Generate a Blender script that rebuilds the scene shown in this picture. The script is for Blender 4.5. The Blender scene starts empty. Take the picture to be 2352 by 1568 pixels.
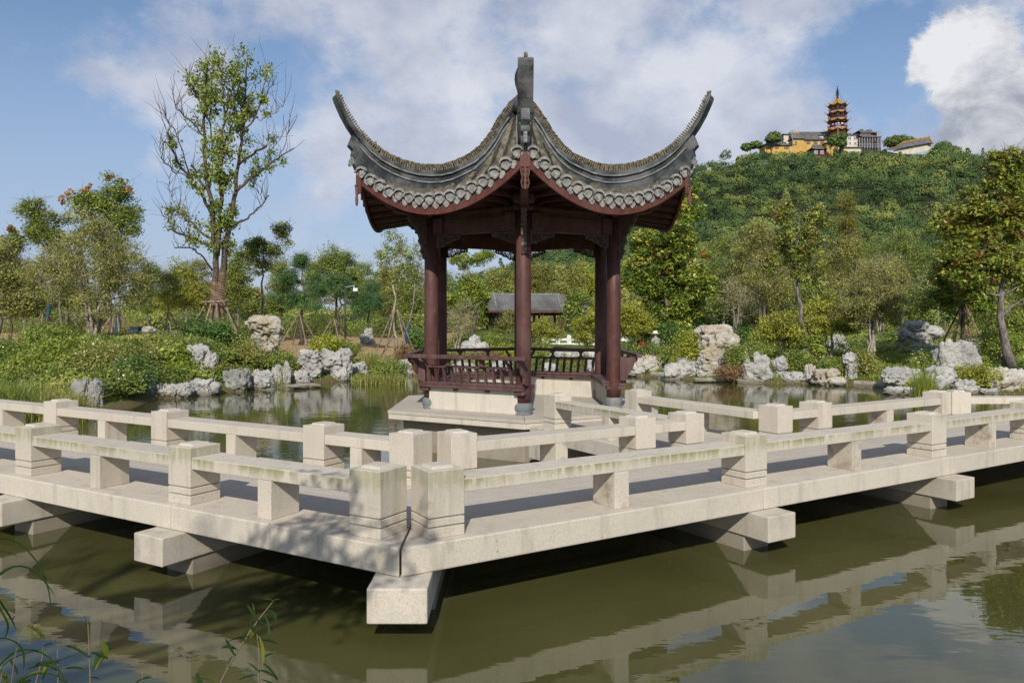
import bpy, math, random
import numpy as np
from mathutils import Vector, noise as mnoise

# ---------------------------------------------------------------- camera, sky, sun, exposure
S = bpy.context.scene
COL = S.collection
CAM_Z = 2.42                      # metres above the pond's surface
FP = 1751.5                       # focal length in units of a 2352-wide picture
HOR = 739.6                       # eye level in the same units
cam = bpy.data.cameras.new("camera")
cam.sensor_width = 36.0
cam.lens = 36.0 * 1751.5 / 2352.0
cam.shift_y = -0.0189
cam.clip_start = 0.05
cam.clip_end = 9000
camo = bpy.data.objects.new("camera", cam)
COL.objects.link(camo)
camo.location = (0, 0, CAM_Z)
camo.rotation_euler = (math.radians(90), 0, 0)
S.camera = camo

SUN_EL = math.radians(35.5)
SUN_AZ = math.radians(183.0)      # compass angle of the sun seen from the pond (0 = +Y): behind the viewer
w = bpy.data.worlds.new("World")
S.world = w
w.use_nodes = True
nt = w.node_tree
nt.nodes.clear()
N = nt.nodes
LK = nt.links


def wn(t, **k):
    n = N.new(t)
    for a, b in k.items():
        setattr(n, a, b)
    return n


def wmath(op, a, b=None, c=None):
    n = wn('ShaderNodeMath', operation=op)
    for i, x in enumerate((a, b, c)):
        if x is None:
            continue
        if isinstance(x, (int, float)):
            n.inputs[i].default_value = x
        else:
            LK.new(x, n.inputs[i])
    return n.outputs[0]


sky = wn('ShaderNodeTexSky', sky_type='NISHITA')
sky.sun_disc = False
sky.sun_elevation = SUN_EL
sky.sun_rotation = SUN_AZ
sky.air_density = 1.0
sky.dust_density = 0.4
sky.ozone_density = 3.0
bg1 = wn('ShaderNodeBackground')
bg1.inputs[1].default_value = 0.105
LK.new(sky.outputs[0], bg1.inputs[0])
# clouds: noise over the directions of the dome
tc = wn('ShaderNodeTexCoord')
sep = wn('ShaderNodeSeparateXYZ')
LK.new(tc.outputs['Generated'], sep.inputs[0])
dx, dy, dz = sep.outputs
az = wmath('ARCTAN2', dx, dy)
hyp = wmath('SQRT', wmath('ADD', wmath('MULTIPLY', dx, dx), wmath('MULTIPLY', dy, dy)))
el = wmath('ARCTAN2', dz, hyp)
cmb = wn('ShaderNodeCombineXYZ')
LK.new(az, cmb.inputs[0])
LK.new(wmath('MULTIPLY', el, 1.3), cmb.inputs[1])


def wnoise(scale, detail, rough, dist=0.0, off=0.0):
    mp = wn('ShaderNodeMapping')
    mp.inputs['Location'].default_value = (off, off * 0.7, off * 1.3)
    LK.new(cmb.outputs[0], mp.inputs[0])
    n = wn('ShaderNodeTexNoise')
    n.inputs['Scale'].default_value = scale
    n.inputs['Detail'].default_value = detail
    n.inputs['Roughness'].default_value = rough
    n.inputs['Distortion'].default_value = dist
    LK.new(mp.outputs[0], n.inputs['Vector'])
    return n.outputs[0]


def blob(a0, e0, ra, re, amp):
    """a soft patch of cloud cover round one direction of the dome"""
    u = wmath('DIVIDE', wmath('SUBTRACT', az, a0), ra)
    v = wmath('DIVIDE', wmath('SUBTRACT', el, e0), re)
    q = wmath('ADD', wmath('MULTIPLY', u, u), wmath('MULTIPLY', v, v))
    return wmath('MULTIPLY', wmath('POWER', 2.718, wmath('MULTIPLY', q, -1.0)), amp)


def ramp01(x, lo, hi):
    n = wn('ShaderNodeMapRange', interpolation_type='SMOOTHSTEP')
    n.inputs[1].default_value = lo
    n.inputs[2].default_value = hi
    LK.new(x, n.inputs[0])
    return n.outputs[0]


def addall(*xs):
    r = xs[0]
    for x in xs[1:]:
        r = wmath('ADD', r, x)
    return r


base = wnoise(6.5, 9, 0.60, 0.0, 5.3)
cover = addall(base,
               blob(-0.02, 0.36, 0.36, 0.16, 0.15), blob(0.22, 0.24, 0.30, 0.10, 0.15),
               blob(-0.44, 0.285, 0.085, 0.05, 0.28), blob(-0.25, 0.24, 0.16, 0.06, 0.16),
               blob(0.0, 0.17, 0.45, 0.05, 0.10), blob(-0.28, 0.40, 0.30, 0.07, 0.10), blob(0.42, 0.42, 0.35, 0.06, 0.10),
               blob(-0.62, 0.30, 0.20, 0.25, -0.22), blob(0.445, 0.285, 0.07, 0.07, -0.22), blob(-0.5, 0.09, 0.3, 0.09, -0.12),
               blob(0.0, 1.1, 1.6, 0.5, 0.12), blob(3.0, 0.5, 1.6, 0.6, 0.02), blob(-3.0, 0.5, 1.6, 0.6, 0.02))
m_soft = ramp01(cover, 0.45, 0.72)
m_veil = wmath('MULTIPLY', ramp01(el, 0.42, -0.03), 0.85)
# billowing white cumulus on the right
puff = wnoise(11.0, 8, 0.62, 0.2, 7.1)
cum = addall(puff, blob(0.555, 0.235, 0.085, 0.085, 0.42), blob(0.525, 0.305, 0.048, 0.050, 0.42), blob(0.64, 0.19, 0.10, 0.05, 0.26),
             blob(0.63, 0.285, 0.04, 0.035, 0.20), blob(0.60, 0.12, 0.2, 0.035, 0.12))
m_cum = ramp01(cum, 0.70, 0.82)
shade = wnoise(7.0, 8, 0.55, 0.0, 4.4)
ctone = wn('ShaderNodeValToRGB')
ctone.color_ramp.elements[0].position = 0.36
ctone.color_ramp.elements[0].color = (0.45, 0.485, 0.60, 1)
ctone.color_ramp.elements[1].position = 0.66
ctone.color_ramp.elements[1].color = (0.78, 0.79, 0.85, 1)
LK.new(shade, ctone.inputs[0])
cshade = wnoise(14.0, 7, 0.6, 0.3, 9.9)
ctone2 = wn('ShaderNodeValToRGB')
ctone2.color_ramp.elements[0].position = 0.40
ctone2.color_ramp.elements[0].color = (0.36, 0.39, 0.46, 1)
ctone2.color_ramp.elements[1].position = 0.70
ctone2.color_ramp.elements[1].color = (0.86, 0.865, 0.89, 1)
LK.new(addall(cshade, blob(0.52, 0.30, 0.07, 0.06, 0.20), blob(0.66, 0.12, 0.2, 0.06, -0.14)), ctone2.inputs[0])
bg2 = wn('ShaderNodeBackground')
bg2.inputs[1].default_value = 0.88
LK.new(ctone.outputs[0], bg2.inputs[0])
bg3 = wn('ShaderNodeBackground')
bg3.inputs[1].default_value = 0.88
LK.new(ctone2.outputs[0], bg3.inputs[0])
bg0 = wn('ShaderNodeBackground')      # pale lavender air low over the horizon
bg0.inputs[0].default_value = (0.37, 0.43, 0.60, 1)
bg0.inputs[1].default_value = 0.92
mx0 = wn('ShaderNodeMixShader')
LK.new(m_veil, mx0.inputs[0])
LK.new(bg1.outputs[0], mx0.inputs[1])
LK.new(bg0.outputs[0], mx0.inputs[2])
mx1 = wn('ShaderNodeMixShader')
LK.new(wmath('MULTIPLY', m_soft, 0.86), mx1.inputs[0])
LK.new(mx0.outputs[0], mx1.inputs[1])
LK.new(bg2.outputs[0], mx1.inputs[2])
mx2 = wn('ShaderNodeMixShader')
LK.new(wmath('MULTIPLY', m_cum, 0.95), mx2.inputs[0])
LK.new(mx1.outputs[0], mx2.inputs[1])
LK.new(bg3.outputs[0], mx2.inputs[2])
out = wn('ShaderNodeOutputWorld')
LK.new(mx2.outputs[0], out.inputs[0])

sun = bpy.data.lights.new("sun", 'SUN')
sun.energy = 4.0
sun.angle = math.radians(0.53)
sun.color = (1.0, 0.95, 0.86)
suno = bpy.data.objects.new("sun", sun)
COL.objects.link(suno)
# light travels towards +Y (away from the viewer), slightly to the right, and down
ldir = Vector((-math.sin(SUN_AZ) * math.cos(SUN_EL), -math.cos(SUN_AZ) * math.cos(SUN_EL), -math.sin(SUN_EL)))
suno.rotation_euler = ldir.to_track_quat('-Z', 'Y').to_euler()
suno.location = (0, -20, 30)
S.view_settings.view_transform = 'Standard'
S.view_settings.look = 'None'
S.view_settings.exposure = 0.15
S.view_settings.gamma = 1.0
S.cycles.max_bounces = 6
S.cycles.diffuse_bounces = 3
S.cycles.glossy_bounces = 3
S.cycles.transmission_bounces = 3
S.cycles.use_denoising = True
S.cycles.use_adaptive_sampling = True
S.cycles.adaptive_threshold = 0.012
S.cycles.sample_clamp_indirect = 6.0


# ---------------------------------------------------------------- helpers
def at(px, py, Y):
    """point at distance Y that the 2352-wide picture shows at (px, py)"""
    return Vector(((px - 1176) * Y / FP, Y, CAM_Z + (HOR - py) * Y / FP))


def link(o, parent=None):
    COL.objects.link(o)
    if parent is not None:
        o.parent = parent
    return o


ROOT = {}


def tag(o, label=None, cat=None, group=None, kind=None):
    if label:
        o['label'] = label
    if cat:
        o['category'] = cat
    if group:
        o['group'] = group
    if kind:
        o['kind'] = kind
    return o


def thing(name, label, cat, loc=(0, 0, 0), group=None):
    o = bpy.data.objects.new(name, None)
    o.empty_display_size = 0.2
    o.location = loc
    link(o)
    ROOT[o.name] = Vector(loc)
    return tag(o, label, cat, group)


class MB:
    def __init__(s):
        s.v = []
        s.f = []

    def add(s, vs, fs):
        k = len(s.v)
        s.v.extend([tuple(p) for p in vs])
        s.f.extend([tuple(i + k for i in f) for f in fs])
        return s

    def obox(s, o, u, n, s0, s1, d0, d1, z0, z1):
        """box in the frame: origin o, horizontal axes u and n"""
        c = []
        for z in (z0, z1):
            for a, b in ((s0, d0), (s1, d0), (s1, d1), (s0, d1)):
                c.append((o[0] + u[0] * a + n[0] * b, o[1] + u[1] * a + n[1] * b, z))
        return s.add(c, [(3, 2, 1, 0), (4, 5, 6, 7), (0, 1, 5, 4), (1, 2, 6, 5), (2, 3, 7, 6), (3, 0, 4, 7)])

    def box(s, c, sz):
        return s.obox((c[0], c[1]), (1, 0), (0, 1), -sz[0] / 2, sz[0] / 2, -sz[1] / 2, sz[1] / 2, c[2] - sz[2] / 2, c[2] + sz[2] / 2)

    def prism(s, poly, z0, z1):
        m = len(poly)
        vs = [(p[0], p[1], z0) for p in poly] + [(p[0], p[1], z1) for p in poly]
        fs = [tuple(range(m - 1, -1, -1)), tuple(range(m, 2 * m))]
        fs += [(i, (i + 1) % m, m + (i + 1) % m, m + i) for i in range(m)]
        return s.add(vs, fs)

    def prof(s, poly, o, u, n, th, off=0.0):
        """vertical plate: outline poly of (a, z) along u, thickness th along n"""
        m = len(poly)
        vs = []
        for k in (-0.5, 0.5):
            for a, z in poly:
                d = th * k + off
                vs.append((o[0] + u[0] * a + n[0] * d, o[1] + u[1] * a + n[1] * d, z))
        fs = [tuple(range(m)), tuple(range(2 * m - 1, m - 1, -1))]
        fs += [(i, m + i, m + (i + 1) % m, (i + 1) % m) for i in range(m)]
        return s.add(vs, fs)

    def tube(s, pts, rad, n=6, cap=True):
        pts = [Vector(p) for p in pts]
        m = len(pts)
        if not hasattr(rad, '__len__'):
            rad = [rad] * m
        vs = []
        ref = None
        for i, p in enumerate(pts):
            t = (pts[min(i + 1, m - 1)] - pts[max(i - 1, 0)])
            if t.length < 1e-9:
                t = Vector((0, 0, 1))
            t.normalize()
            if ref is None:
                ref = Vector((0, 0, 1)) if abs(t.z) < 0.9 else Vector((1, 0, 0))
            a = t.cross(ref)
            if a.length < 1e-6:
                a = t.cross(Vector((0.3, 1, 0.2)))
            a.normalize()
            b = a.cross(t)
            ref = b
            for k in range(n):
                q = 2 * math.pi * (k + 0.5) / n
                vs.append(p + a * math.cos(q) * rad[i] + b * math.sin(q) * rad[i])
        fs = []
        for i in range(m - 1):
            for k in range(n):
                k2 = (k + 1) % n
                fs.append((i * n + k, i * n + k2, (i + 1) * n + k2, (i + 1) * n + k))
        if cap:
            fs.append(tuple(range(n - 1, -1, -1)))
            fs.append(tuple((m - 1) * n + k for k in range(n)))
        return s.add(vs, fs)

    def bar(s, p, q, wd, h):
        """straight timber of width wd and height h from p to q"""
        p = Vector(p)
        q = Vector(q)
        t = (q - p).normalized()
        a = t.cross(Vector((0, 0, 1)))
        if a.length < 1e-5:
            a = Vector((1, 0, 0))
        a.normalize()
        b = a.cross(t)
        c = []
        for r in (p, q):
            for i, j in ((-1, -1), (1, -1), (1, 1), (-1, 1)):
                c.append(r + a * i * wd / 2 + b * j * h / 2)
        return s.add(c, [(3, 2, 1, 0), (4, 5, 6, 7), (0, 1, 5, 4), (1, 2, 6, 5), (2, 3, 7, 6), (3, 0, 4, 7)])

    def lathe(s, prof, c, n=20):
        vs = []
        for r, z in prof:
            for k in range(n):
                q = 2 * math.pi * k / n
                vs.append((c[0] + r * math.cos(q), c[1] + r * math.sin(q), z))
        fs = []
        m = len(prof)
        for i in range(m - 1):
            for k in range(n):
                k2 = (k + 1) % n
                fs.append((i * n + k, i * n + k2, (i + 1) * n + k2, (i + 1) * n + k))
        fs.append(tuple(range(n - 1, -1, -1)))
        fs.append(tuple((m - 1) * n + k for k in range(n)))
        return s.add(vs, fs)

    def build(s, name, mat, parent=None, bevel=0.0, smooth=False):
        off = Vector((0, 0, 0))
        if parent is not None:
            r = parent
            while r.parent is not None:
                r = r.parent
            off = Vector(r.location)
        me = bpy.data.meshes.new(name)
        me.from_pydata([(x - off.x, y - off.y, z - off.z) for x, y, z in s.v], [], s.f)
        me.validate()
        if smooth:
            me.polygons.foreach_set('use_smooth', [True] * len(me.polygons))
        me.materials.append(mat)
        o = bpy.data.objects.new(name, me)
        link(o, parent)
        if bevel:
            b = o.modifiers.new('bevel', 'BEVEL')
            b.width = bevel
            b.segments = 2
            b.limit_method = 'ANGLE'
            b.angle_limit = math.radians(40)
        return o

    def solo(s, name, mat, loc, bevel=0.0, smooth=False):
        """one-mesh top-level thing with its origin at loc"""
        L = Vector(loc)
        s.v = [(x - L.x, y - L.y, z - L.z) for x, y, z in s.v]
        o = s.build(name, mat, None, bevel, smooth)
        o.location = L
        return o


def np_mesh(name, V, F, mat, parent=None, tint=None, smooth=False, loc=None):
    """V (n,3) array, F (m,k) array; tint: one value per face"""
    off = np.zeros(3)
    if parent is not None:
        r = parent
        while r.parent is not None:
            r = r.parent
        off = np.array(r.location)
    if loc is not None:
        off = np.array(loc)
    me = bpy.data.meshes.new(name)
    V = np.asarray(V, dtype=np.float32) - off.astype(np.float32)
    F = np.asarray(F, dtype=np.int32)
    k = F.shape[1]
    me.vertices.add(len(V))
    me.vertices.foreach_set('co', V.ravel())
    me.loops.add(F.size)
    me.loops.foreach_set('vertex_index', F.ravel())
    me.polygons.add(len(F))
    me.polygons.foreach_set('loop_start', np.arange(0, F.size, k, dtype=np.int32))
    if tint is not None:
        a = me.attributes.new('tint', 'FLOAT', 'FACE')
        a.data.foreach_set('value', np.asarray(tint, dtype=np.float32))
    if smooth:
        me.polygons.foreach_set('use_smooth', np.ones(len(F), dtype=bool))
    me.update(calc_edges=True)
    me.materials.append(mat)
    o = bpy.data.objects.new(name, me)
    link(o, parent)
    if loc is not None:
        o.location = loc
    return o


# ---------------------------------------------------------------- materials
class MT:
    def __init__(s, name):
        s.m = bpy.data.materials.new(name)
        s.m.use_nodes = True
        s.t = s.m.node_tree
        s.n = s.t.nodes
        s.b = s.n['Principled BSDF']
        s.pos = s.n.new('ShaderNodeNewGeometry').outputs['Position']

    def new(s, t, **k):
        n = s.n.new(t)
        for a, b in k.items():
            setattr(n, a, b)
        return n

    def l(s, a, b):
        s.t.links.new(a, b)

    def noise(s, scale, detail=4, rough=0.55, vec=None, stretch=None, dist=0):
        n = s.new('ShaderNodeTexNoise')
        n.inputs['Scale'].default_value = scale
        n.inputs['Detail'].default_value = detail
        n.inputs['Roughness'].default_value = rough
        n.inputs['Distortion'].default_value = dist
        v = vec or s.pos
        if stretch:
            mp = s.new('ShaderNodeMapping')
            mp.inputs['Scale'].default_value = stretch
            s.l(v, mp.inputs[0])
            v = mp.outputs[0]
        s.l(v, n.inputs['Vector'])
        return n.outputs[0]

    def ramp(s, x, stops):
        r = s.new('ShaderNodeValToRGB')
        e = r.color_ramp.elements
        while len(e) < len(stops):
            e.new(0.5)
        for i, (p, c) in enumerate(stops):
            e[i].position = p
            e[i].color = (c[0], c[1], c[2], 1) if hasattr(c, '__len__') else (c, c, c, 1)
        s.l(x, r.inputs[0])
        return r.outputs[0]

    def mix(s, f, a, b, mode='MIX'):
        n = s.new('ShaderNodeMix', data_type='RGBA', blend_type=mode)
        for i, x in ((0, f), (6, a), (7, b)):
            if isinstance(x, (int, float)):
                n.inputs[i].default_value = x
            elif isinstance(x, tuple):
                n.inputs[i].default_value = (x[0], x[1], x[2], 1)
            else:
                s.l(x, n.inputs[i])
        return n.outputs[2]

    def math(s, op, a, b=None):
        n = s.new('ShaderNodeMath', operation=op)
        for i, x in enumerate((a, b)):
            if x is None:
                continue
            if isinstance(x, (int, float)):
                n.inputs[i].default_value = x
            else:
                s.l(x, n.inputs[i])
        return n.outputs[0]

    def mr(s, x, a, b, c=0.0, d=1.0):
        n = s.new('ShaderNodeMapRange', interpolation_type='SMOOTHSTEP')
        for i, v in ((1, a), (2, b), (3, c), (4, d)):
            n.inputs[i].default_value = v
        s.l(x, n.inputs[0])
        return n.outputs[0]

    def xyz(s):
        n = s.new('ShaderNodeSeparateXYZ')
        s.l(s.pos, n.inputs[0])
        return n.outputs

    def color(s, c):
        if isinstance(c, tuple):
            s.b.inputs['Base Color'].default_value = (c[0], c[1], c[2], 1)
        else:
            s.l(c, s.b.inputs['Base Color'])
        return s

    def rough(s, r, spec=0.4):
        if isinstance(r, (int, float)):
            s.b.inputs['Roughness'].default_value = r
        else:
            s.l(r, s.b.inputs['Roughness'])
        s.b.inputs['Specular IOR Level'].default_value = spec
        return s

    def bump(s, h, strength, dist=0.01):
        n = s.new('ShaderNodeBump')
        n.inputs['Strength'].default_value = strength
        n.inputs['Distance'].default_value = dist
        s.l(h, n.inputs['Height'])
        s.l(n.outputs[0], s.b.inputs['Normal'])
        return s


def granite(name, moss=0.0, tone=(0.555, 0.495, 0.408), dirt=0.35, brown=0.0):
    t = MT(name)
    sp = t.noise(70, 4, 0.8)
    c = t.ramp(sp, [(0.30, tuple(x * 0.52 for x in tone)), (0.46, tone), (0.57, tone), (0.70, tuple(min(1, x * 1.26) for x in tone))])
    sp2 = t.noise(38, 3, 0.7)
    c = t.mix(t.mr(sp2, 0.58, 0.75, 0, 0.30), c, (0.36, 0.27, 0.20))
    big = t.noise(1.7, 5, 0.6)
    c = t.mix(t.mr(big, 0.46, 0.75, 0, dirt), c, (0.36, 0.33, 0.27))
    st = t.noise(1.0, 4, 0.6, stretch=(7, 7, 0.9))
    c = t.mix(t.mr(st, 0.50, 0.72, 0, dirt * 1.3), c, (0.31, 0.27, 0.20))
    pit = t.noise(19, 2, 0.5)
    c = t.mix(t.mr(pit, 0.745, 0.77, 0, 0.8), c, (0.13, 0.12, 0.10))
    if brown:
        bn = t.noise(3.2, 4, 0.6)
        c = t.mix(t.mr(bn, 0.50, 0.70, 0, brown), c, (0.16, 0.095, 0.05))
    if moss:
        x, y, z = t.xyz()
        g = t.noise(1.0, 4, 0.65, stretch=(16, 16, 1.6))
        g2 = t.noise(1.6, 3, 0.5)
        zz = t.mr(z, 0.98, 1.13)
        zz2 = t.mr(z, 1.123, 1.112)      # stains run down from the rail's upper edge
        nz = t.new('ShaderNodeSeparateXYZ')
        ge = t.new('ShaderNodeNewGeometry')
        t.l(ge.outputs['Normal'], nz.inputs[0])
        side = t.mr(nz.outputs[2], 0.6, 0.2)
        f = t.math('MULTIPLY', t.mr(t.math('ADD', g, t.math('MULTIPLY', zz, 0.14)), 0.46, 0.68), side)
        f = t.math('MULTIPLY', f, t.mr(g2, 0.30, 0.55))
        f = t.math('MULTIPLY', f, zz)
        c = t.mix(t.math('MULTIPLY', f, moss), c, t.mix(t.noise(40, 2), (0.16, 0.17, 0.035), (0.26, 0.25, 0.09)))
    oi = t.new('ShaderNodeObjectInfo')
    c = t.mix(t.mr(oi.outputs['Random'], 0.0, 1.0, 0, 0.22), c, tuple(x * 0.62 for x in tone))
    t.color(c).rough(0.82, 0.25)
    t.bump(t.math('ADD', sp, t.math('MULTIPLY', sp2, 0.7)), 0.5, 0.006)
    return t.m


def wood(name, c1, c2, rough=0.42):
    t = MT(name)
    g = t.noise(1.0, 5, 0.6, stretch=(9, 9, 2.2), dist=0.4)
    c = t.mix(t.mr(g, 0.35, 0.7), c1, c2)
    d = t.noise(2.2, 5, 0.65)
    c = t.mix(t.mr(d, 0.52, 0.75, 0, 0.35), c, tuple(min(1, x * 1.9 + 0.02) for x in c1))
    sc = t.noise(26, 2, 0.5, stretch=(1, 1, 0.35))
    c = t.mix(t.mr(sc, 0.69, 0.74, 0, 0.38), c, (0.30, 0.20, 0.17))
    dust = t.noise(0.9, 5, 0.65)
    c = t.mix(t.mr(dust, 0.42, 0.75, 0, 0.30), c, (0.20, 0.13, 0.105))
    t.color(c).rough(t.mr(d, 0.3, 0.7, rough, rough + 0.22), 0.35)
    t.bump(g, 0.25, 0.006)
    return t.m


def plain(name, c, c2=None, scale=3.0, rough=0.7, bump=0.2, spec=0.3, metal=0.0):
    t = MT(name)
    n = t.noise(scale, 5, 0.6)
    t.color(t.mix(t.mr(n, 0.35, 0.68), c, c2 or tuple(x * 0.7 for x in c))).rough(rough, spec)
    if bump:
        t.bump(n, bump, 0.02)
    t.b.inputs['Metallic'].default_value = metal
    return t.m


def leaf(name, c1, c2, c3, rough=0.45, trans=0.28, spec=0.35, wet=None):
    t = MT(name)
    a = t.new('ShaderNodeAttribute', attribute_name='tint')
    c = t.ramp(a.outputs['Fac'], [(0.05, c1), (0.5, c2), (0.95, c3)])
    t.color(c).rough(rough, spec)
    tr = t.new('ShaderNodeBsdfTranslucent')
    hs = t.new('ShaderNodeHueSaturation')
    hs.inputs['Value'].default_value = 1.5
    t.l(c, hs.inputs['Color'])
    t.l(hs.outputs[0], tr.inputs[0])
    mx = t.new('ShaderNodeMixShader')
    mx.inputs[0].default_value = trans
    t.l(t.b.outputs[0], mx.inputs[1])
    t.l(tr.outputs[0], mx.inputs[2])
    t.l(mx.outputs[0], t.n['Material Output'].inputs['Surface'])
    return t.m


def bark(name, c1, c2):
    t = MT(name)
    n = t.noise(1.0, 5, 0.65, stretch=(14, 14, 4))
    t.color(t.mix(t.mr(n, 0.35, 0.65), c1, c2)).rough(0.9, 0.15).bump(n, 0.6, 0.03)
    return t.m


M = {}
M['granite'] = granite('pale_granite', 0.0)
M['granite_moss'] = granite('granite_with_algae_streaks', 0.9)
M['granite_mosspost'] = granite('granite_with_faint_algae', 0.5)
M['granite_brown'] = granite('granite_with_rust_stains', 0.25, brown=0.65)
M['granite_beam'] = granite('granite_beam', 0.0, brown=0.25, dirt=0.5)
M['granite_pave'] = granite('granite_paving', 0.0, tone=(0.47, 0.42, 0.355), dirt=0.25)
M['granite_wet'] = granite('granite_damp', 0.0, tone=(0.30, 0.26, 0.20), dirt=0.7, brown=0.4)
M['granite_dark'] = granite('grey_column_base_granite', 0.0, tone=(0.15, 0.165, 0.175), dirt=0.3)
M['wall'] = granite('bench_wall_granite', 0.0, tone=(0.58, 0.53, 0.44), dirt=0.4)
M['wood'] = wood('red_brown_paint', (0.062, 0.021, 0.017), (0.098, 0.037, 0.029), 0.5)
M['wood_fascia'] = wood('red_brown_fascia', (0.085, 0.026, 0.018), (0.125, 0.042, 0.030))
M['wood_bench'] = wood('weathered_bench_paint', (0.075, 0.034, 0.030), (0.12, 0.065, 0.058), 0.5)
M['wood_dark'] = wood('dark_brown_timber', (0.060, 0.020, 0.014), (0.095, 0.034, 0.023), 0.5)
M['carved'] = plain('carved_dark_timber', (0.060, 0.036, 0.028), (0.11, 0.075, 0.06), 12, 0.6, 0.3)
M['tile'] = plain('weathered_grey_tile', (0.075, 0.067, 0.050), (0.19, 0.165, 0.115), 6.0, 0.85, 0.5)
M['tile_edge'] = plain('ridge_tile_edges', (0.07, 0.062, 0.043), (0.24, 0.20, 0.13), 16.0, 0.85, 0.4)
M['tile_pan'] = plain('dark_pan_tile', (0.022, 0.021, 0.018), (0.05, 0.045, 0.036), 5.0, 0.9, 0.4)
M['tile_end'] = plain('pale_eave_tile', (0.33, 0.32, 0.295), (0.15, 0.14, 0.13), 14.0, 0.75, 0.8)
M['ridge'] = plain('black_plaster_ridge', (0.022, 0.024, 0.027), (0.14, 0.142, 0.142), 2.6, 0.7, 0.3)
M['ridge_trim'] = plain('grey_plaster_trim', (0.12, 0.14, 0.135), (0.26, 0.26, 0.24), 6.0, 0.8, 0.2)
M['rope'] = plain('straw_rope', (0.20, 0.13, 0.08), (0.32, 0.23, 0.15), 20, 0.95, 0.6)
M['stake'] = plain('weathered_stake', (0.16, 0.115, 0.085), (0.30, 0.23, 0.18), 6, 0.9, 0.3)
M['bark'] = bark('brown_bark', (0.055, 0.040, 0.032), (0.14, 0.105, 0.082))
M['bark_pale'] = bark('pale_grey_bark', (0.22, 0.18, 0.14), (0.42, 0.36, 0.28))
M['bark_grey'] = bark('grey_bark', (0.10, 0.085, 0.075), (0.26, 0.22, 0.19))
M['lf_dark'] = leaf('dark_green_leaves', (0.040, 0.093, 0.020), (0.099, 0.184, 0.042), (0.279, 0.355, 0.086))
M['lf_mid'] = leaf('mid_green_leaves', (0.086, 0.138, 0.028), (0.201, 0.263, 0.050), (0.430, 0.443, 0.097))
M['lf_olive'] = leaf('olive_leaves', (0.125, 0.143, 0.032), (0.263, 0.275, 0.064), (0.504, 0.449, 0.138))
M['lf_yellow'] = leaf('yellow_green_leaves', (0.154, 0.186, 0.023), (0.324, 0.348, 0.041), (0.551, 0.518, 0.082))
M['lf_bright'] = leaf('bright_green_leaves', (0.104, 0.162, 0.023), (0.229, 0.298, 0.041), (0.434, 0.435, 0.079))
M['lf_mag'] = leaf('glossy_magnolia_leaves', (0.053, 0.113, 0.021), (0.212, 0.283, 0.035), (0.554, 0.502, 0.089), 0.40, 0.25, 0.45)
M['lf_magr'] = leaf('magnolia_leaves_turning', (0.252, 0.103, 0.027), (0.173, 0.240, 0.032), (0.459, 0.459, 0.081), 0.42, 0.25, 0.45)
M['lf_pine'] = leaf('pine_needles', (0.046, 0.114, 0.036), (0.102, 0.217, 0.065), (0.217, 0.318, 0.102), 0.6, 0.1)
M['lf_rust'] = leaf('rusty_leaves', (0.168, 0.076, 0.042), (0.286, 0.168, 0.084), (0.336, 0.286, 0.101))
M['lf_orange'] = leaf('orange_seed_pods', (0.30, 0.13, 0.045), (0.46, 0.24, 0.09), (0.55, 0.36, 0.15), 0.7)
M['lf_hill'] = leaf('hill_forest_leaves', (0.040, 0.075, 0.030), (0.095, 0.145, 0.045), (0.28, 0.29, 0.075), 0.75, 0.12, 0.12)
M['lf_conifer'] = leaf('bronze_conifer_leaves', (0.122, 0.131, 0.027), (0.227, 0.210, 0.044), (0.350, 0.315, 0.088), 0.7)
M['flower'] = plain('white_petals', (0.8, 0.8, 0.76), (0.7, 0.7, 0.65), 5, 0.7, 0)
M['flower_y'] = plain('yellow_petals', (0.7, 0.5, 0.05), (0.6, 0.4, 0.04), 5, 0.7, 0)
M['iron'] = plain('dark_iron', (0.03, 0.03, 0.032), (0.05, 0.05, 0.05), 8, 0.5, 0.1)
M['steel'] = plain('grey_steel', (0.35, 0.36, 0.38), (0.25, 0.26, 0.28), 8, 0.45, 0.1)
M['blue'] = plain('dark_blue_panel', (0.012, 0.035, 0.065), (0.02, 0.05, 0.085), 3, 0.5, 0.1)
M['teal'] = plain('teal_wrapping', (0.010, 0.055, 0.075), (0.015, 0.085, 0.11), 9, 0.7, 0.3)
M['white'] = plain('white_paint', (0.74, 0.73, 0.70), (0.6, 0.58, 0.55), 3, 0.6, 0.1)
M['yellow_wall'] = plain('ochre_yellow_plaster', (0.56, 0.36, 0.10), (0.46, 0.29, 0.08), 0.4, 0.85, 0)
M['yellow_tile'] = plain('golden_glazed_tile', (0.42, 0.20, 0.022), (0.26, 0.115, 0.015), 0.9, 0.55, 0.2)
M['temple_red'] = plain('temple_red_timber', (0.12, 0.022, 0.018), (0.07, 0.016, 0.013), 0.8, 0.7, 0)
M['temple_dark'] = plain('dark_window_void', (0.06, 0.045, 0.04), (0.09, 0.06, 0.05), 0.8, 0.7, 0)
M['temple_roof'] = plain('grey_temple_tile', (0.085, 0.085, 0.085), (0.15, 0.145, 0.14), 0.6, 0.85, 0)
M['cream'] = plain('cream_plaster', (0.62, 0.56, 0.44), (0.5, 0.45, 0.36), 0.5, 0.85, 0)
M['glass'] = plain('window_glass', (0.10, 0.12, 0.14), (0.2, 0.22, 0.25), 0.6, 0.15, 0, 0.6)
M['skin'] = plain('skin', (0.45, 0.27, 0.19), (0.40, 0.24, 0.17), 5, 0.6, 0)
M['grey_cloth'] = plain('grey_cloth', (0.30, 0.34, 0.34), (0.22, 0.26, 0.26), 20, 0.9, 0.2)
M['red_cloth'] = plain('red_cloth', (0.35, 0.012, 0.02), (0.25, 0.01, 0.015), 20, 0.9, 0.2)
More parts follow.
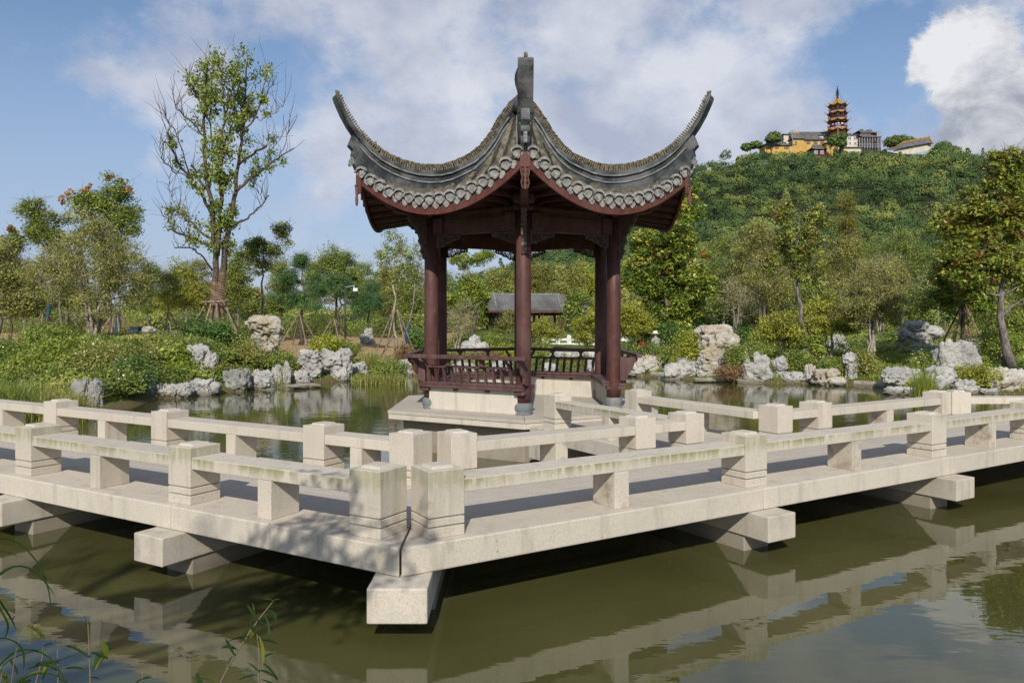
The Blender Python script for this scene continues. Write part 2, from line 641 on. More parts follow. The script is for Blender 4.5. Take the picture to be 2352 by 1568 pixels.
M['black_cloth'] = plain('black_cloth', (0.012, 0.012, 0.014), (0.02, 0.02, 0.022), 20, 0.9, 0.2)
M['hat'] = plain('pale_hat', (0.70, 0.64, 0.52), (0.6, 0.55, 0.45), 20, 0.9, 0.2)


def rock_mat(name, a, b, c):
    t = MT(name)
    n1 = t.noise(1.3, 6, 0.62)
    n2 = t.noise(7, 5, 0.65)
    n3 = t.noise(2.2, 4, 0.6, stretch=(1, 1, 2.2), dist=1.5)
    col = t.mix(t.mr(n1, 0.38, 0.66), a, b)
    col = t.mix(t.mr(n2, 0.50, 0.72, 0, 0.65), col, c)
    col = t.mix(t.mr(n3, 0.63, 0.68, 0, 0.35), col, tuple(x * 0.35 for x in c))
    mo = t.noise(0.8, 5, 0.65)
    col = t.mix(t.mr(mo, 0.54, 0.70, 0, 0.45), col, (0.13, 0.14, 0.06))
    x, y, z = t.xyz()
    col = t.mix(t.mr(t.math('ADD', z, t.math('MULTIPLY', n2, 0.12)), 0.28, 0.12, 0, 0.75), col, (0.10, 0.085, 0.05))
    t.color(col).rough(0.88, 0.2)
    t.bump(t.math('ADD', n2, t.math('MULTIPLY', n3, 1.2)), 0.9, 0.06)
    return t.m


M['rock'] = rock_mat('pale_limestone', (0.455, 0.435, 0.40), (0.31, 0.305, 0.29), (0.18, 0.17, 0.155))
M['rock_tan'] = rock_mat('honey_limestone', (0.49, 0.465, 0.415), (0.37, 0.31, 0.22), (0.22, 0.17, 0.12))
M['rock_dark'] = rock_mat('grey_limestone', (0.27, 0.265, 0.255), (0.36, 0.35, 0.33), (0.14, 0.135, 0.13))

# ---------------------------------------------------------------- the lie of the land
def wl(px, py, z=0.0):
    Y = (CAM_Z - z) * FP / (py - HOR)
    return ((px - 1176) * Y / FP, Y)


POND = [(-60, 4.6), (-12, 4.4), (-4.2, 4.0), (-1.9, 3.5), (-0.4, 2.7), (2.5, 2.2), (60, 1.8), (60, 27), (26, 26.0),
        wl(2352, 908), wl(2250, 908), wl(2085, 905), wl(2040, 892), wl(1950, 885), wl(1860, 882), wl(1740, 880), wl(1660, 876),
        wl(1570, 872), wl(1460, 865), wl(1420, 861), wl(1330, 856), wl(1230, 858), wl(1120, 862), wl(1040, 864), wl(960, 863),
        wl(900, 864), wl(820, 872), wl(760, 879), wl(690, 884), wl(640, 888), wl(560, 899), wl(500, 905), wl(420, 914),
        wl(340, 919), wl(325, 932), wl(250, 944), wl(205, 946), (-15.2, 21.2), (-19, 20.4), (-60, 21)]
_P = np.array(POND)


def pond_dist(X, Y):
    """signed distance to the pond's edge, negative over the water"""
    X = np.asarray(X, dtype=float)
    Y = np.asarray(Y, dtype=float)
    d = np.full(X.shape, 1e9)
    ins = np.zeros(X.shape, dtype=bool)
    m = len(_P)
    for i in range(m):
        ax, ay = _P[i]
        bx, by = _P[(i + 1) % m]
        ex, ey = bx - ax, by - ay
        t = np.clip(((X - ax) * ex + (Y - ay) * ey) / (ex * ex + ey * ey), 0, 1)
        d = np.minimum(d, np.hypot(X - ax - t * ex, Y - ay - t * ey))
        c = (ay > Y) != (by > Y)
        with np.errstate(divide='ignore', invalid='ignore'):
            xi = ax + (Y - ay) * ex / (ey if ey != 0 else 1e-9)
        ins ^= c & (X < xi)
    return np.where(ins, -d, d)


def sst(a, b, x):
    t = np.clip((x - a) / (b - a), 0, 1)
    return t * t * (3 - 2 * t)


CREST = [(-500, -1), (-150, -1), (-60, 5), (-40, 9), (-17, 20), (17, 36), (62, 61), (91, 77), (108, 82), (120, 86), (138, 88), (172, 89.5),
         (200, 89), (220, 87), (234, 84), (269, 76), (348, 52), (460, 22), (600, 4), (900, 0)]
_cx = np.array([c[0] for c in CREST], dtype=float)
_cz = np.array([c[1] for c in CREST], dtype=float)


def hill_z(X, Y):
    zc = np.maximum(np.interp(X, _cx, _cz) - 7.5, 0)
    up = np.clip((Y - 112) / 262, 0, 1)
    up = 0.65 * up + 0.35 * up * up * (3 - 2 * up)
    down = 1 - 0.8 * sst(430, 800, Y)
    lump = 2.2 * np.sin(X * 0.071 + 1.3) * np.sin(Y * 0.053) + 1.3 * np.sin(X * 0.16 + Y * 0.13)
    return zc * up * down + lump * np.clip(zc / 30, 0, 1) * up


def ground_z(X, Y):
    X = np.asarray(X, dtype=float)
    Y = np.asarray(Y, dtype=float)
    d = pond_dist(X, Y)
    h = 0.32 * sst(0, 0.7, d) + 0.45 * sst(0.4, 4.5, d) + 0.45 * sst(3, 14, d) + 0.35 * sst(12, 40, d)
    h = np.where(d < 0, -1.1 * sst(0, -1.4, d) - 0.02, h)
    # planted mound on the left bank, hollow of the upper pool behind the pavilion
    far = (Y > 15)
    h = h + far * (d > 0) * 0.75 * np.exp(-(((X + 14.5) / 5) ** 2 + ((Y - 27) / 4.0) ** 2)) * sst(0, 2.5, d)
    h = h + far * (d > 0) * 0.35 * np.exp(-(((X + 11) / 3) ** 2 + ((Y - 30) / 3.0) ** 2)) * sst(0, 2.5, d)
    h = h - far * 0.55 * sst(5.5, 3.0, np.abs(X - 3.6 - (Y - 40) * 0.07)) * sst(37.0, 39.0, Y) * sst(62, 58, Y) * (d > 0)
    h = h - (Y < 15) * (d > 0) * 0.25 * sst(0.5, 3, d)
    n = 0.07 * np.sin(X * 0.9 + 1.7 * np.sin(Y * 0.5)) * np.sin(Y * 0.8 + 0.6) + 0.03 * np.sin(X * 2.7 + Y * 1.9)
    return h + n * sst(0.5, 3, d) + hill_z(X, Y)


def gz(x, y):
    return float(ground_z(np.array([x]), np.array([y]))[0])


def grid(xs, ys):
    XX, YY = np.meshgrid(xs, ys)
    ZZ = ground_z(XX, YY)
    V = np.stack([XX.ravel(), YY.ravel(), ZZ.ravel()], 1)
    nx, ny = len(xs), len(ys)
    i = np.arange(nx - 1)
    j = np.arange(ny - 1)
    II, JJ = np.meshgrid(i, j)
    a = (JJ * nx + II).ravel()
    return V, np.stack([a, a + 1, a + nx + 1, a + nx], 1)


g = MT('ground_soil_and_grass')
n1 = g.noise(0.35, 5, 0.6)
n2 = g.noise(3.5, 6, 0.7)
n3 = g.noise(0.9, 4, 0.6)
gx, gy, gzz = g.xyz()
tan = g.mix(g.mr(n2, 0.3, 0.7), (0.30, 0.205, 0.10), (0.40, 0.29, 0.155))
grn = g.mix(g.mr(n2, 0.3, 0.7), (0.045, 0.075, 0.012), (0.12, 0.15, 0.028))
# dry lawn on the left side, green lawn on the right: where each was sown
f = g.math('ADD', g.mr(gx, -6.0, -2.0, 0, 1), g.math('MULTIPLY', g.math('SUBTRACT', n1, 0.5), 0.9))
near = g.mr(gy, 33.5, 30.0)
f = g.math('MAXIMUM', g.mr(f, 0.35, 0.65), g.math('MULTIPLY', near, 0.9))
f = g.math('MAXIMUM', f, g.mr(gy, 70, 120))
c = g.mix(f, tan, grn)
c = g.mix(g.mr(n3, 0.56, 0.74, 0, 0.55), c, (0.15, 0.115, 0.065))
c = g.mix(g.mr(gzz, 0.22, 0.02), c, (0.12, 0.09, 0.05))
c = g.mix(g.mr(gy, 105, 125), c, (0.032, 0.042, 0.017))     # hill floor darkened: shade between the crowns put into the colour
g.color(c).rough(0.95, 0.1).bump(n2, 0.9, 0.08)
M['ground'] = g.m

V, F = grid(np.concatenate([np.arange(-700, -60, 12.0), np.arange(-60, 60, 0.7), np.arange(60, 701, 10.0)]),
            np.concatenate([np.arange(-60, -4, 5.0), np.arange(-4, 8, 0.5), np.arange(8, 20, 1.0), np.arange(20, 64, 0.55), np.arange(64, 130, 3.0),
                            np.arange(130, 900, 12.0)]))
# skirt to the horizon
o = np_mesh('ground', V, F, M['ground'], smooth=True)
tag(o, kind='structure')
far = MB()
for q in ((-6000, -2500, -700, 6000), (700, -2500, 6000, 6000), (-700, 888, 700, 6000), (-700, -2500, 700, -60)):
    far.add([(q[0], q[1], -0.6), (q[2], q[1], -0.6), (q[2], q[3], -0.6), (q[0], q[3], -0.6)], [(0, 1, 2, 3)])
tag(far.build('far_ground', M['ground']), kind='structure')

# ---------------------------------------------------------------- water
t = MT('green_pond_water')
b = t.b
tn = t.noise(0.5, 3, 0.5)
t.color(t.mix(t.mr(tn, 0.3, 0.7), (0.058, 0.058, 0.018), (0.076, 0.074, 0.026)))
b.inputs['Roughness'].default_value = 0.015
b.inputs['IOR'].default_value = 1.60
b.inputs['Specular IOR Level'].default_value = 0.5
wx, wy, wz = t.xyz()
r1 = t.noise(1.0, 3, 0.5, stretch=(1.1, 2.4, 1))
r2 = t.noise(1.0, 2, 0.5, stretch=(6, 12, 1))
calm = t.mr(t.noise(0.22, 2, 0.5), 0.42, 0.62, 0.25, 1.0)
far_r = t.mr(wy, 9.0, 16.0, 0.30, 1.0)
h = t.math('ADD', t.math('MULTIPLY', r1, 0.55), t.math('MULTIPLY', t.math('MULTIPLY', r2, 0.30), t.math('MULTIPLY', calm, far_r)))
t.bump(h, 0.16, 0.05)
M['water'] = t.m
wm = MB()
wm.add([(-60, 1.2, 0), (60, 1.2, 0), (60, 40, 0), (-60, 40, 0)], [(0, 1, 2, 3)])
o = wm.build('water', M['water'])
tag(o, kind='structure')
up = MB()
up.prism([(2.2, 39.5), (5.8, 39.2), (8.2, 47), (9.5, 58), (4.0, 59), (2.4, 47)], 0.20, 0.62)
tag(up.build('upper_pool_water', M['water']), kind='structure')

# ---------------------------------------------------------------- the zigzag stone footbridge
DK = 0.66          # deck level
PH = 0.55          # post height
SB = 0.434         # underside of the slabs


class Wing:
    def __init__(s, name, label, o, u, n):
        s.o, s.u, s.n = o, u, n
        s.root = thing(name, label, 'footbridge', (o[0] + u[0] * 3 + n[0], o[1] + u[1] * 3 + n[1], 0))
        s.moss = True

    def P(s, a, d):
        return (s.o[0] + s.u[0] * a + s.n[0] * d, s.o[1] + s.u[1] * a + s.n[1] * d)

    def post(s, a, d, wa=0.33, wd=0.35, mat='granite_mosspost'):
        """square post: two grooves near its foot and a raised chamfered cap"""
        m = MB()
        z0 = DK
        g1, g2 = z0 + 0.085, z0 + 0.158
        gh = 0.012
        i = 0.012
        for (za, zb, k) in ((z0, g1, 0), (g1, g1 + gh, i), (g1 + gh, g2, 0), (g2, g2 + gh, i), (g2 + gh, z0 + PH, 0)):
            m.obox(s.o, s.u, s.n, a + k, a + wa - k, d + k, d + wd - k, za, zb)
        ca, cd = wa * 0.19, wd * 0.19
        zt = z0 + PH
        q = []
        for z, e in ((zt, 0.0), (zt + 0.024, 0.014)):
            for aa, dd in ((a + ca + e, d + cd + e), (a + wa - ca - e, d + cd + e), (a + wa - ca - e, d + wd - cd - e), (a + ca + e, d + wd - cd - e)):
                q.append((*s.P(aa, dd), z))
        m.add(q, [(4, 5, 6, 7), (0, 1, 5, 4), (1, 2, 6, 5), (2, 3, 7, 6), (3, 0, 4, 7)])
        return m.build('post', M[mat], s.root, 0.006)

    def rail(s, a0, a1, d, mat='granite_moss', sup=True):
        m = MB()
        m.obox(s.o, s.u, s.n, a0 + 0.003, a1 - 0.003, d + 0.01, d + 0.34, DK + 0.3465, DK + 0.458)
        m.build('rail', M[mat], s.root, 0.007)
        if sup:
            c = (a0 + a1) / 2
            m = MB()
            m.obox(s.o, s.u, s.n, c - 0.086, c + 0.086, d + 0.004, d + 0.346, DK, DK + 0.3455)
            m.build('rail_support', M['granite_brown' if s.rust else mat], s.root, 0.006)

    def row(s, starts, d, mat, sup=None, wa=0.33):
        for i, a in enumerate(starts):
            s.post(a, d, wa, mat='granite_mosspost' if mat == 'granite_moss' else mat)
            if i + 1 < len(starts):
                s.rail(a + wa, starts[i + 1], d, mat, (starts[i + 1] - a > 1.0))

    def strip(s, name, d0, d1, cuts, end0, end1, z0, z1, mat, bevel=0.008):
        """stones side by side between d0 and d1, cut at each a in cuts; end0/end1(d) give the mitred ends"""
        lim = [None] + list(cuts) + [None]
        for i in range(len(lim) - 1):
            g = 0.003
            A = (end0(d0) + g, end0(d1) + g) if lim[i] is None else (lim[i] + g, lim[i] + g)
            B = (end1(d0) - g, end1(d1) - g) if lim[i + 1] is None else (lim[i + 1] - g, lim[i + 1] - g)
            m = MB()
            m.prism([s.P(A[0], d0), s.P(B[0], d0), s.P(B[1], d1), s.P(A[1], d1)], z0, z1)
            m.build(name, M[mat], s.root, bevel)

    def beam(s, a, d0, d1, wa=0.42, pier=True, k0=0.34, k1=0.34):
        m = MB()
        m.obox(s.o, s.u, s.n, a - wa / 2, a + wa / 2, d0, d1, 0.165, SB - 0.002)
        m.build('cross_beam', M['granite_beam'], s.root, 0.012)
        if pier:
            m = MB()
            m.obox(s.o, s.u, s.n, a - 0.19, a + 0.19, d0 + k0, d1 - k1, -1.0, 0.163)
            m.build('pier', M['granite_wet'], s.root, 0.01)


def isect(p, u, q, v):
    """parameter along p + t*u where it meets q + r*v"""
    den = u[0] * v[1] - u[1] * v[0]
    return ((q[0] - p[0]) * v[1] - (q[1] - p[1]) * v[0]) / den


aL, aR = math.radians(29.9), math.radians(31.3)
WL = Wing('footbridge', 'left arm of the stone zigzag footbridge, from the near corner to the left frame edge', (-1.064, 6.154),
          (-math.cos(aL), math.sin(aL)), (math.sin(aL), math.cos(aL)))
WR = Wing('footbridge', 'right arm of the pale stone zigzag footbridge, with the opening that leads to the pavilion', (-0.675, 6.162),
          (math.cos(aR), math.sin(aR)), (-math.sin(aR), math.cos(aR)))
DL, DR = 1.74, 1.70
WL.rust, WR.rust = False, True
TO, TI = -0.10, 2.19           # slab edges across the deck (outer, inner)
W3 = Wing('footbridge', 'short far right arm of the stone footbridge, beyond the gap between paired posts', (8.10, 11.45), (1, 0), (0, 1))
W3.rust = False


def miter(Wa, Wb):
    oa, ia = Wa.P(0, TO), Wa.P(0, TI)
    ob, ib = Wb.P(0, TO), Wb.P(0, TI)
    return (isect(oa, Wa.u, ob, Wb.u), isect(ia, Wa.u, ib, Wb.u))


def line(v0, v1):
    return lambda d: v0 + (v1 - v0) * (d - TO) / (TI - TO)


mL = miter(WL, WR)
mR = miter(WR, WL)
mR3 = miter(WR, W3)
m3 = miter(W3, WR)
GAP = 0.007
eL0 = line(mL[0] + GAP, mL[1] + GAP)
eR0 = line(mR[0] + GAP, mR[1] + GAP)
eR1 = line(mR3[0] - GAP, mR3[1] - GAP)
e30 = line(m3[0] + GAP, m3[1] + GAP)
LEND = 16.2
for W, e0, e1, cuts, D in ((WL, eL0, lambda d: LEND, [2.5, 5.27, 8.05, 10.8, 13.6], DL),
                           (WR, eR0, eR1, [3.857, 7.335], DR),
                           (W3, e30, lambda d: 9.0, [3.3, 6.2], DR)):
    W.strip('edge_stone', TO, 0.43, cuts, e0, e1, SB, DK, 'granite', 0.012)
    W.strip('edge_stone', 1.66, TI, cuts, e0, e1, SB, DK, 'granite', 0.012)
    c2 = sorted(cuts + [(a + b) / 2 for a, b in zip(cuts[:-1], cuts[1:])] + [cuts[0] / 2 + 0.6])
    W.strip('paving_slab', 0.436, 1.05, c2, e0, e1, 0.56, DK - 0.001, 'granite_pave', 0.004)
    W.strip('paving_slab', 1.056, 1.654, [x + 0.0 for x in c2], e0, e1, 0.56, DK - 0.001, 'granite_pave', 0.004)
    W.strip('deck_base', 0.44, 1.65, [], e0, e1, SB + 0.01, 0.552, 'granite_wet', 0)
    for c in cuts:
        W.beam(c, TO - 0.235, TI + 0.235)
    for c0, c1 in zip(cuts[:-1], cuts[1:]):
        m = MB()
        m.obox(W.o, W.u, W.n, c0 + 0.22, c1 - 0.22, 1.90, 2.12, -0.4, SB - 0.003)
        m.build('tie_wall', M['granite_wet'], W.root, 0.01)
    m = MB()
    m.obox(W.o, W.u, W.n, e0(2.0) + 0.12, cuts[0] - 0.22, 1.90, 2.12, -0.4, SB - 0.003)
    m.build('tie_wall', M['granite_wet'], W.root, 0.01)
# railings
WL.row([0.0, 2.335, 5.107, 7.88, 10.65, 13.4], 0.0, 'granite_moss')
WL.row([0.992, 2.28, 5.11, 7.72, 10.6, 13.4], DL, 'granite')
WR.row([0.0, 3.692, 7.17, 9.84], 0.0, 'granite_moss')
WR.row([1.06, 3.64, 4.49], DR, 'granite', wa=0.32)
WR.row([6.26, 7.16, 10.43], DR, 'granite', wa=0.32)
W3.row([0.35, 3.2, 6.1], 0.0, 'granite')
W3.row([-0.51, 2.9, 5.8], DR, 'granite')
# corner beam under the near joint: straight back along the bisector, carried by the left arm
m = MB()
cx, cy = WL.P(mL[0], TO)
m.box((cx + 0.01, cy - 0.235 + 1.55, (0.165 + SB - 0.002) / 2), (0.455, 3.1, SB - 0.167))
m.build('cross_beam', M['granite'], WL.root, 0.012)
m = MB()
m.box((cx + 0.02, cy + 1.6, -0.42), (0.40, 2.2, 1.16))
m.build('pier', M['granite_wet'], WL.root, 0.01)
# branch to the pavilion, in the frame of the right arm
BR = Wing('footbridge', 'short stone walkway with low rails joining the zigzag footbridge to the pavilion', WR.P(0, 0), WR.u, WR.n)
BR.rust = False
PC = (0.2, 15.8)               # pavilion centre
for a0, a1 in ((4.36, 4.92), (6.12, 6.70)):
    m = MB()
    m.obox(BR.o, BR.u, BR.n, a0, a1, TI + 0.004, 5.30, SB, DK)
    m.build('edge_stone', M['granite'], BR.root, 0.012)
for k in range(3):
    m = MB()
    m.obox(BR.o, BR.u, BR.n, 4.926, 6.114, TI + 0.006 + k * 1.035, TI + 1.035 * (k + 1), 0.50, DK - 0.001)
    m.build('paving_slab', M['granite_pave'], BR.root, 0.004)
m = MB()
m.obox(BR.o, BR.u, BR.n, 4.2, 6.86, 4.68, 5.08, 0.165, SB - 0.002)
m.build('cross_beam', M['granite_beam'], BR.root, 0.012)
for a in (4.50, 6.20):
    m = MB()
    m.obox(BR.o, BR.u, BR.n, a, a + 0.38, 4.70, 5.06, -1.0, 0.163)
    m.build('pier', M['granite_wet'], BR.root, 0.01)
for a, db, mt in ((4.47, 4.70, 'granite_moss'), (6.15, 4.62, 'granite')):
    BR.post(a, db, 0.34, 0.33, 'granite')
    m = MB()
    m.obox(BR.o, BR.u, BR.n, a + 0.008, a + 0.332, DR + 0.353, db - 0.003, DK + 0.3465, DK + 0.458)
    m.build('rail', M[mt], BR.root, 0.007)
    c = (DR + 0.35 + db) / 2
    m = MB()
    m.obox(BR.o, BR.u, BR.n, a + 0.002, a + 0.338, c - 0.086, c + 0.086, DK, DK + 0.3455)
    m.build('rail_support', M['granite_brown'], BR.root, 0.006)

# ---------------------------------------------------------------- the pavilion
PAV = thing('pavilion', 'six sided red timber pavilion with grey tiled roof and long upswept ridge tips', 'pavilion', (PC[0], PC[1], 0.76))
PHI = math.radians(0.2)
R3 = math.sqrt(3)


def hexv(k, r):
    """corner k (0 faces the viewer, then counter-clockwise) at radius r"""
    a = -math.pi / 2 + PHI + k * math.pi / 3
    return (PC[0] + r * math.cos(a), PC[1] + r * math.sin(a))


def hdir(k):
    a = -math.pi / 2 + PHI + k * math.pi / 3
    return (math.cos(a), math.sin(a))


def side(k):
    """outward direction and edge direction of side k (between corners k and k+1)"""
    a = -math.pi / 2 + PHI + (k + 0.5) * math.pi / 3
    return (math.cos(a), math.sin(a)), (-math.sin(a), math.cos(a))


RP = 2.92
ZP = 0.76
m = MB()
m.prism([hexv(k, RP) for k in range(6)], 0.60, ZP - 0.058)
m.build('platform_edge', M['granite'], PAV, 0.012)
# coping stones: six mitred pairs with fine joints
for k in range(6):
    (ox, oy), (ex, ey) = side(k)
    for s0, s1 in ((-1.0, -0.34), (-0.34, 0.34), (0.34, 1.0)):
        q = []
        for dd in (RP * R3 / 2 + 0.012, 1.6):
            for ss in ((s0, s1) if dd > 2 else (s1, s0)):
                a = ss * dd / R3
                if abs(ss) < 1:
                    a = ss * RP / 2 * 0.98
                a -= math.copysign(0.003, ss) if abs(ss) == 1 else (0.003 if ss == s1 else -0.003)
                q.append((PC[0] + ox * dd + ex * a, PC[1] + oy * dd + ey * a))
        m = MB()
        m.prism(q, ZP - 0.056, ZP)
        m.build('coping_stone', M['granite_pave'], PAV, 0.006)
m = MB()
m.prism([hexv(k, 1.6 * 2 / R3 - 0.005) for k in range(6)], ZP - 0.056, ZP - 0.001)
m.build('floor', M['granite_pave'], PAV)
m = MB()
m.prism([hexv(k, 2.62) for k in range(6)], -1.0, 0.60)
m.build('foundation', M['granite_wet'], PAV, 0.02)
RC = 2.04
for k in range(6):
    x, y = hexv(k, RC)
    m = MB()
    m.lathe([(0.165, ZP), (0.168, ZP + 0.022), (0.150, ZP + 0.032), (0.170, ZP + 0.07), (0.178, ZP + 0.115), (0.170, ZP + 0.165),
             (0.146, ZP + 0.205), (0.14, ZP + 0.21)], (x, y), 28)
    b0 = m.build('column_base', M['granite_dark'], PAV, smooth=True)
    m = MB()
    m.lathe([(0.136, ZP + 0.2105), (0.1375, ZP + 0.4), (0.136, ZP + 1.8), (0.130, 4.62)], (x, y), 28)
    m.build('column', M['wood'], PAV, smooth=True)
DCOL = RC * R3 / 2
ZL0, ZL1 = 4.075, 4.36


def sp(k, d, a):
    (ox, oy), (ex, ey) = side(k)
    return (PC[0] + ox * d + ex * a, PC[1] + oy * d + ey * a)


def spiral(cx, cz, r0, turns, a0, sgn, n=16):
    return [(cx + (r0 * (1 - 0.86 * i / (n - 1))) * math.cos(a0 + sgn * 2 * math.pi * turns * i / (n - 1)),
             cz + (r0 * (1 - 0.86 * i / (n - 1))) * math.sin(a0 + sgn * 2 * math.pi * turns * i / (n - 1))) for i in range(n)]


def carved_bracket(k, sgn):
    """pierced scroll bracket in the angle between a column and the lintel"""
    (ox, oy), (ex, ey) = side(k)
    m = MB()
    x0 = (RC / 2 - 0.135)
    W_, H_ = 0.52, 0.215
    zt = ZL0 - 0.002

    def p3(q):
        a = sgn * (x0 - q[0])
        return (*sp(k, DCOL, a), zt - q[1])

    def wire(pts, r=0.014):
        m.tube([p3(q) for q in pts], r, 5)
    m.bar(p3((0.0, 0.017)), p3((W_, 0.017)), 0.05, 0.03)
    m.bar(p3((0.016, 0.03)), p3((0.016, H_)), 0.05, 0.03)
    m.bar(p3((W_ - 0.012, 0.0)), p3((W_ - 0.012, 0.075)), 0.05, 0.024)
    edge = [(0.0, H_), (0.05, H_ + 0.006), (0.10, H_ - 0.02), (0.15, H_ - 0.01), (0.20, H_ - 0.05), (0.26, H_ - 0.075), (0.31, H_ - 0.075),
            (0.36, H_ - 0.11), (0.42, H_ - 0.13), (0.47, H_ - 0.135), (W_, H_ - 0.15)]
    wire(edge, 0.017)
    for (cx, cz, r, tr, a0, sg) in ((0.075, 0.095, 0.055, 1.4, 0.5, 1), (0.18, 0.095, 0.058, 1.5, 2.0, -1), (0.285, 0.075, 0.043, 1.4, 0.3, 1),
                                    (0.375, 0.055, 0.034, 1.3, 2.4, -1), (0.445, 0.052, 0.024, 1.2, 0.4, 1), (0.06, 0.175, 0.032, 1.2, 4.0, -1),
                                    (0.13, 0.165, 0.028, 1.2, 1.0, 1)):
        wire(spiral(cx, cz, r, tr, a0, sg), 0.0125)
    for q in ([(0.02, 0.04), (0.10, 0.05), (0.16, 0.04)], [(0.23, 0.13), (0.26, 0.10), (0.25, 0.04)], [(0.33, 0.09), (0.34, 0.05), (0.33, 0.03)],
              [(0.12, 0.13), (0.135, 0.09), (0.12, 0.05)]):
        wire(q, 0.012)
    return m.build('carved_bracket', M['carved'], PAV)


for k in range(6):
    (ox, oy), (ex, ey) = side(k)
    hl = RC / 2
    m = MB()
    m.obox(PC, (ex, ey), (ox, oy), -hl + 0.09, hl - 0.09, DCOL - 0.075, DCOL + 0.075, ZL0, ZL1)
    m.build('lintel', M['wood'], PAV, 0.008)
    m = MB()
    m.obox(PC, (ex, ey), (ox, oy), -hl + 0.10, hl - 0.10, DCOL - 0.05, DCOL + 0.05, ZL1 + 0.002, ZL1 + 0.075)
    m.build('upper_lintel', M['wood_dark'], PAV)
    m = MB()
    m.tube([(*sp(k, DCOL, -hl - 0.20), 4.49), (*sp(k, DCOL, hl + 0.20), 4.49)], 0.068, 14)
    m.build('purlin', M['wood'], PAV, smooth=True)
    for sgn in (-1, 1):
        carved_bracket(k, sgn)

# roof shape: heights under the hip ridges and along the middle of a side, by r / 3.5
RE = 3.5
DE = RE * R3 / 2
_rs = np.array([0.0, 0.2, 0.52, 0.92, 1.41, 1.88, 2.34, 2.87, 3.3, 3.5]) / RE
_zh = np.array([6.98, 6.74, 6.18, 5.58, 5.18, 4.97, 4.89, 4.95, 5.12, 5.25])
_zm = np.array([6.98, 6.74, 6.16, 5.55, 5.14, 4.92, 4.80, 4.68, 4.59, 4.545])


def roofz(d, a):
    s = min(d / DE, 1.06)
    t = min(1.0, abs(a) * R3 / max(d, 1e-6))
    zh = float(np.interp(s, _rs, _zh)) + max(0, s - 1) * 2.0
    zm = float(np.interp(s, _rs, _zm)) - max(0, s - 1) * 1.2
    return zm + (zh - zm) * t * t


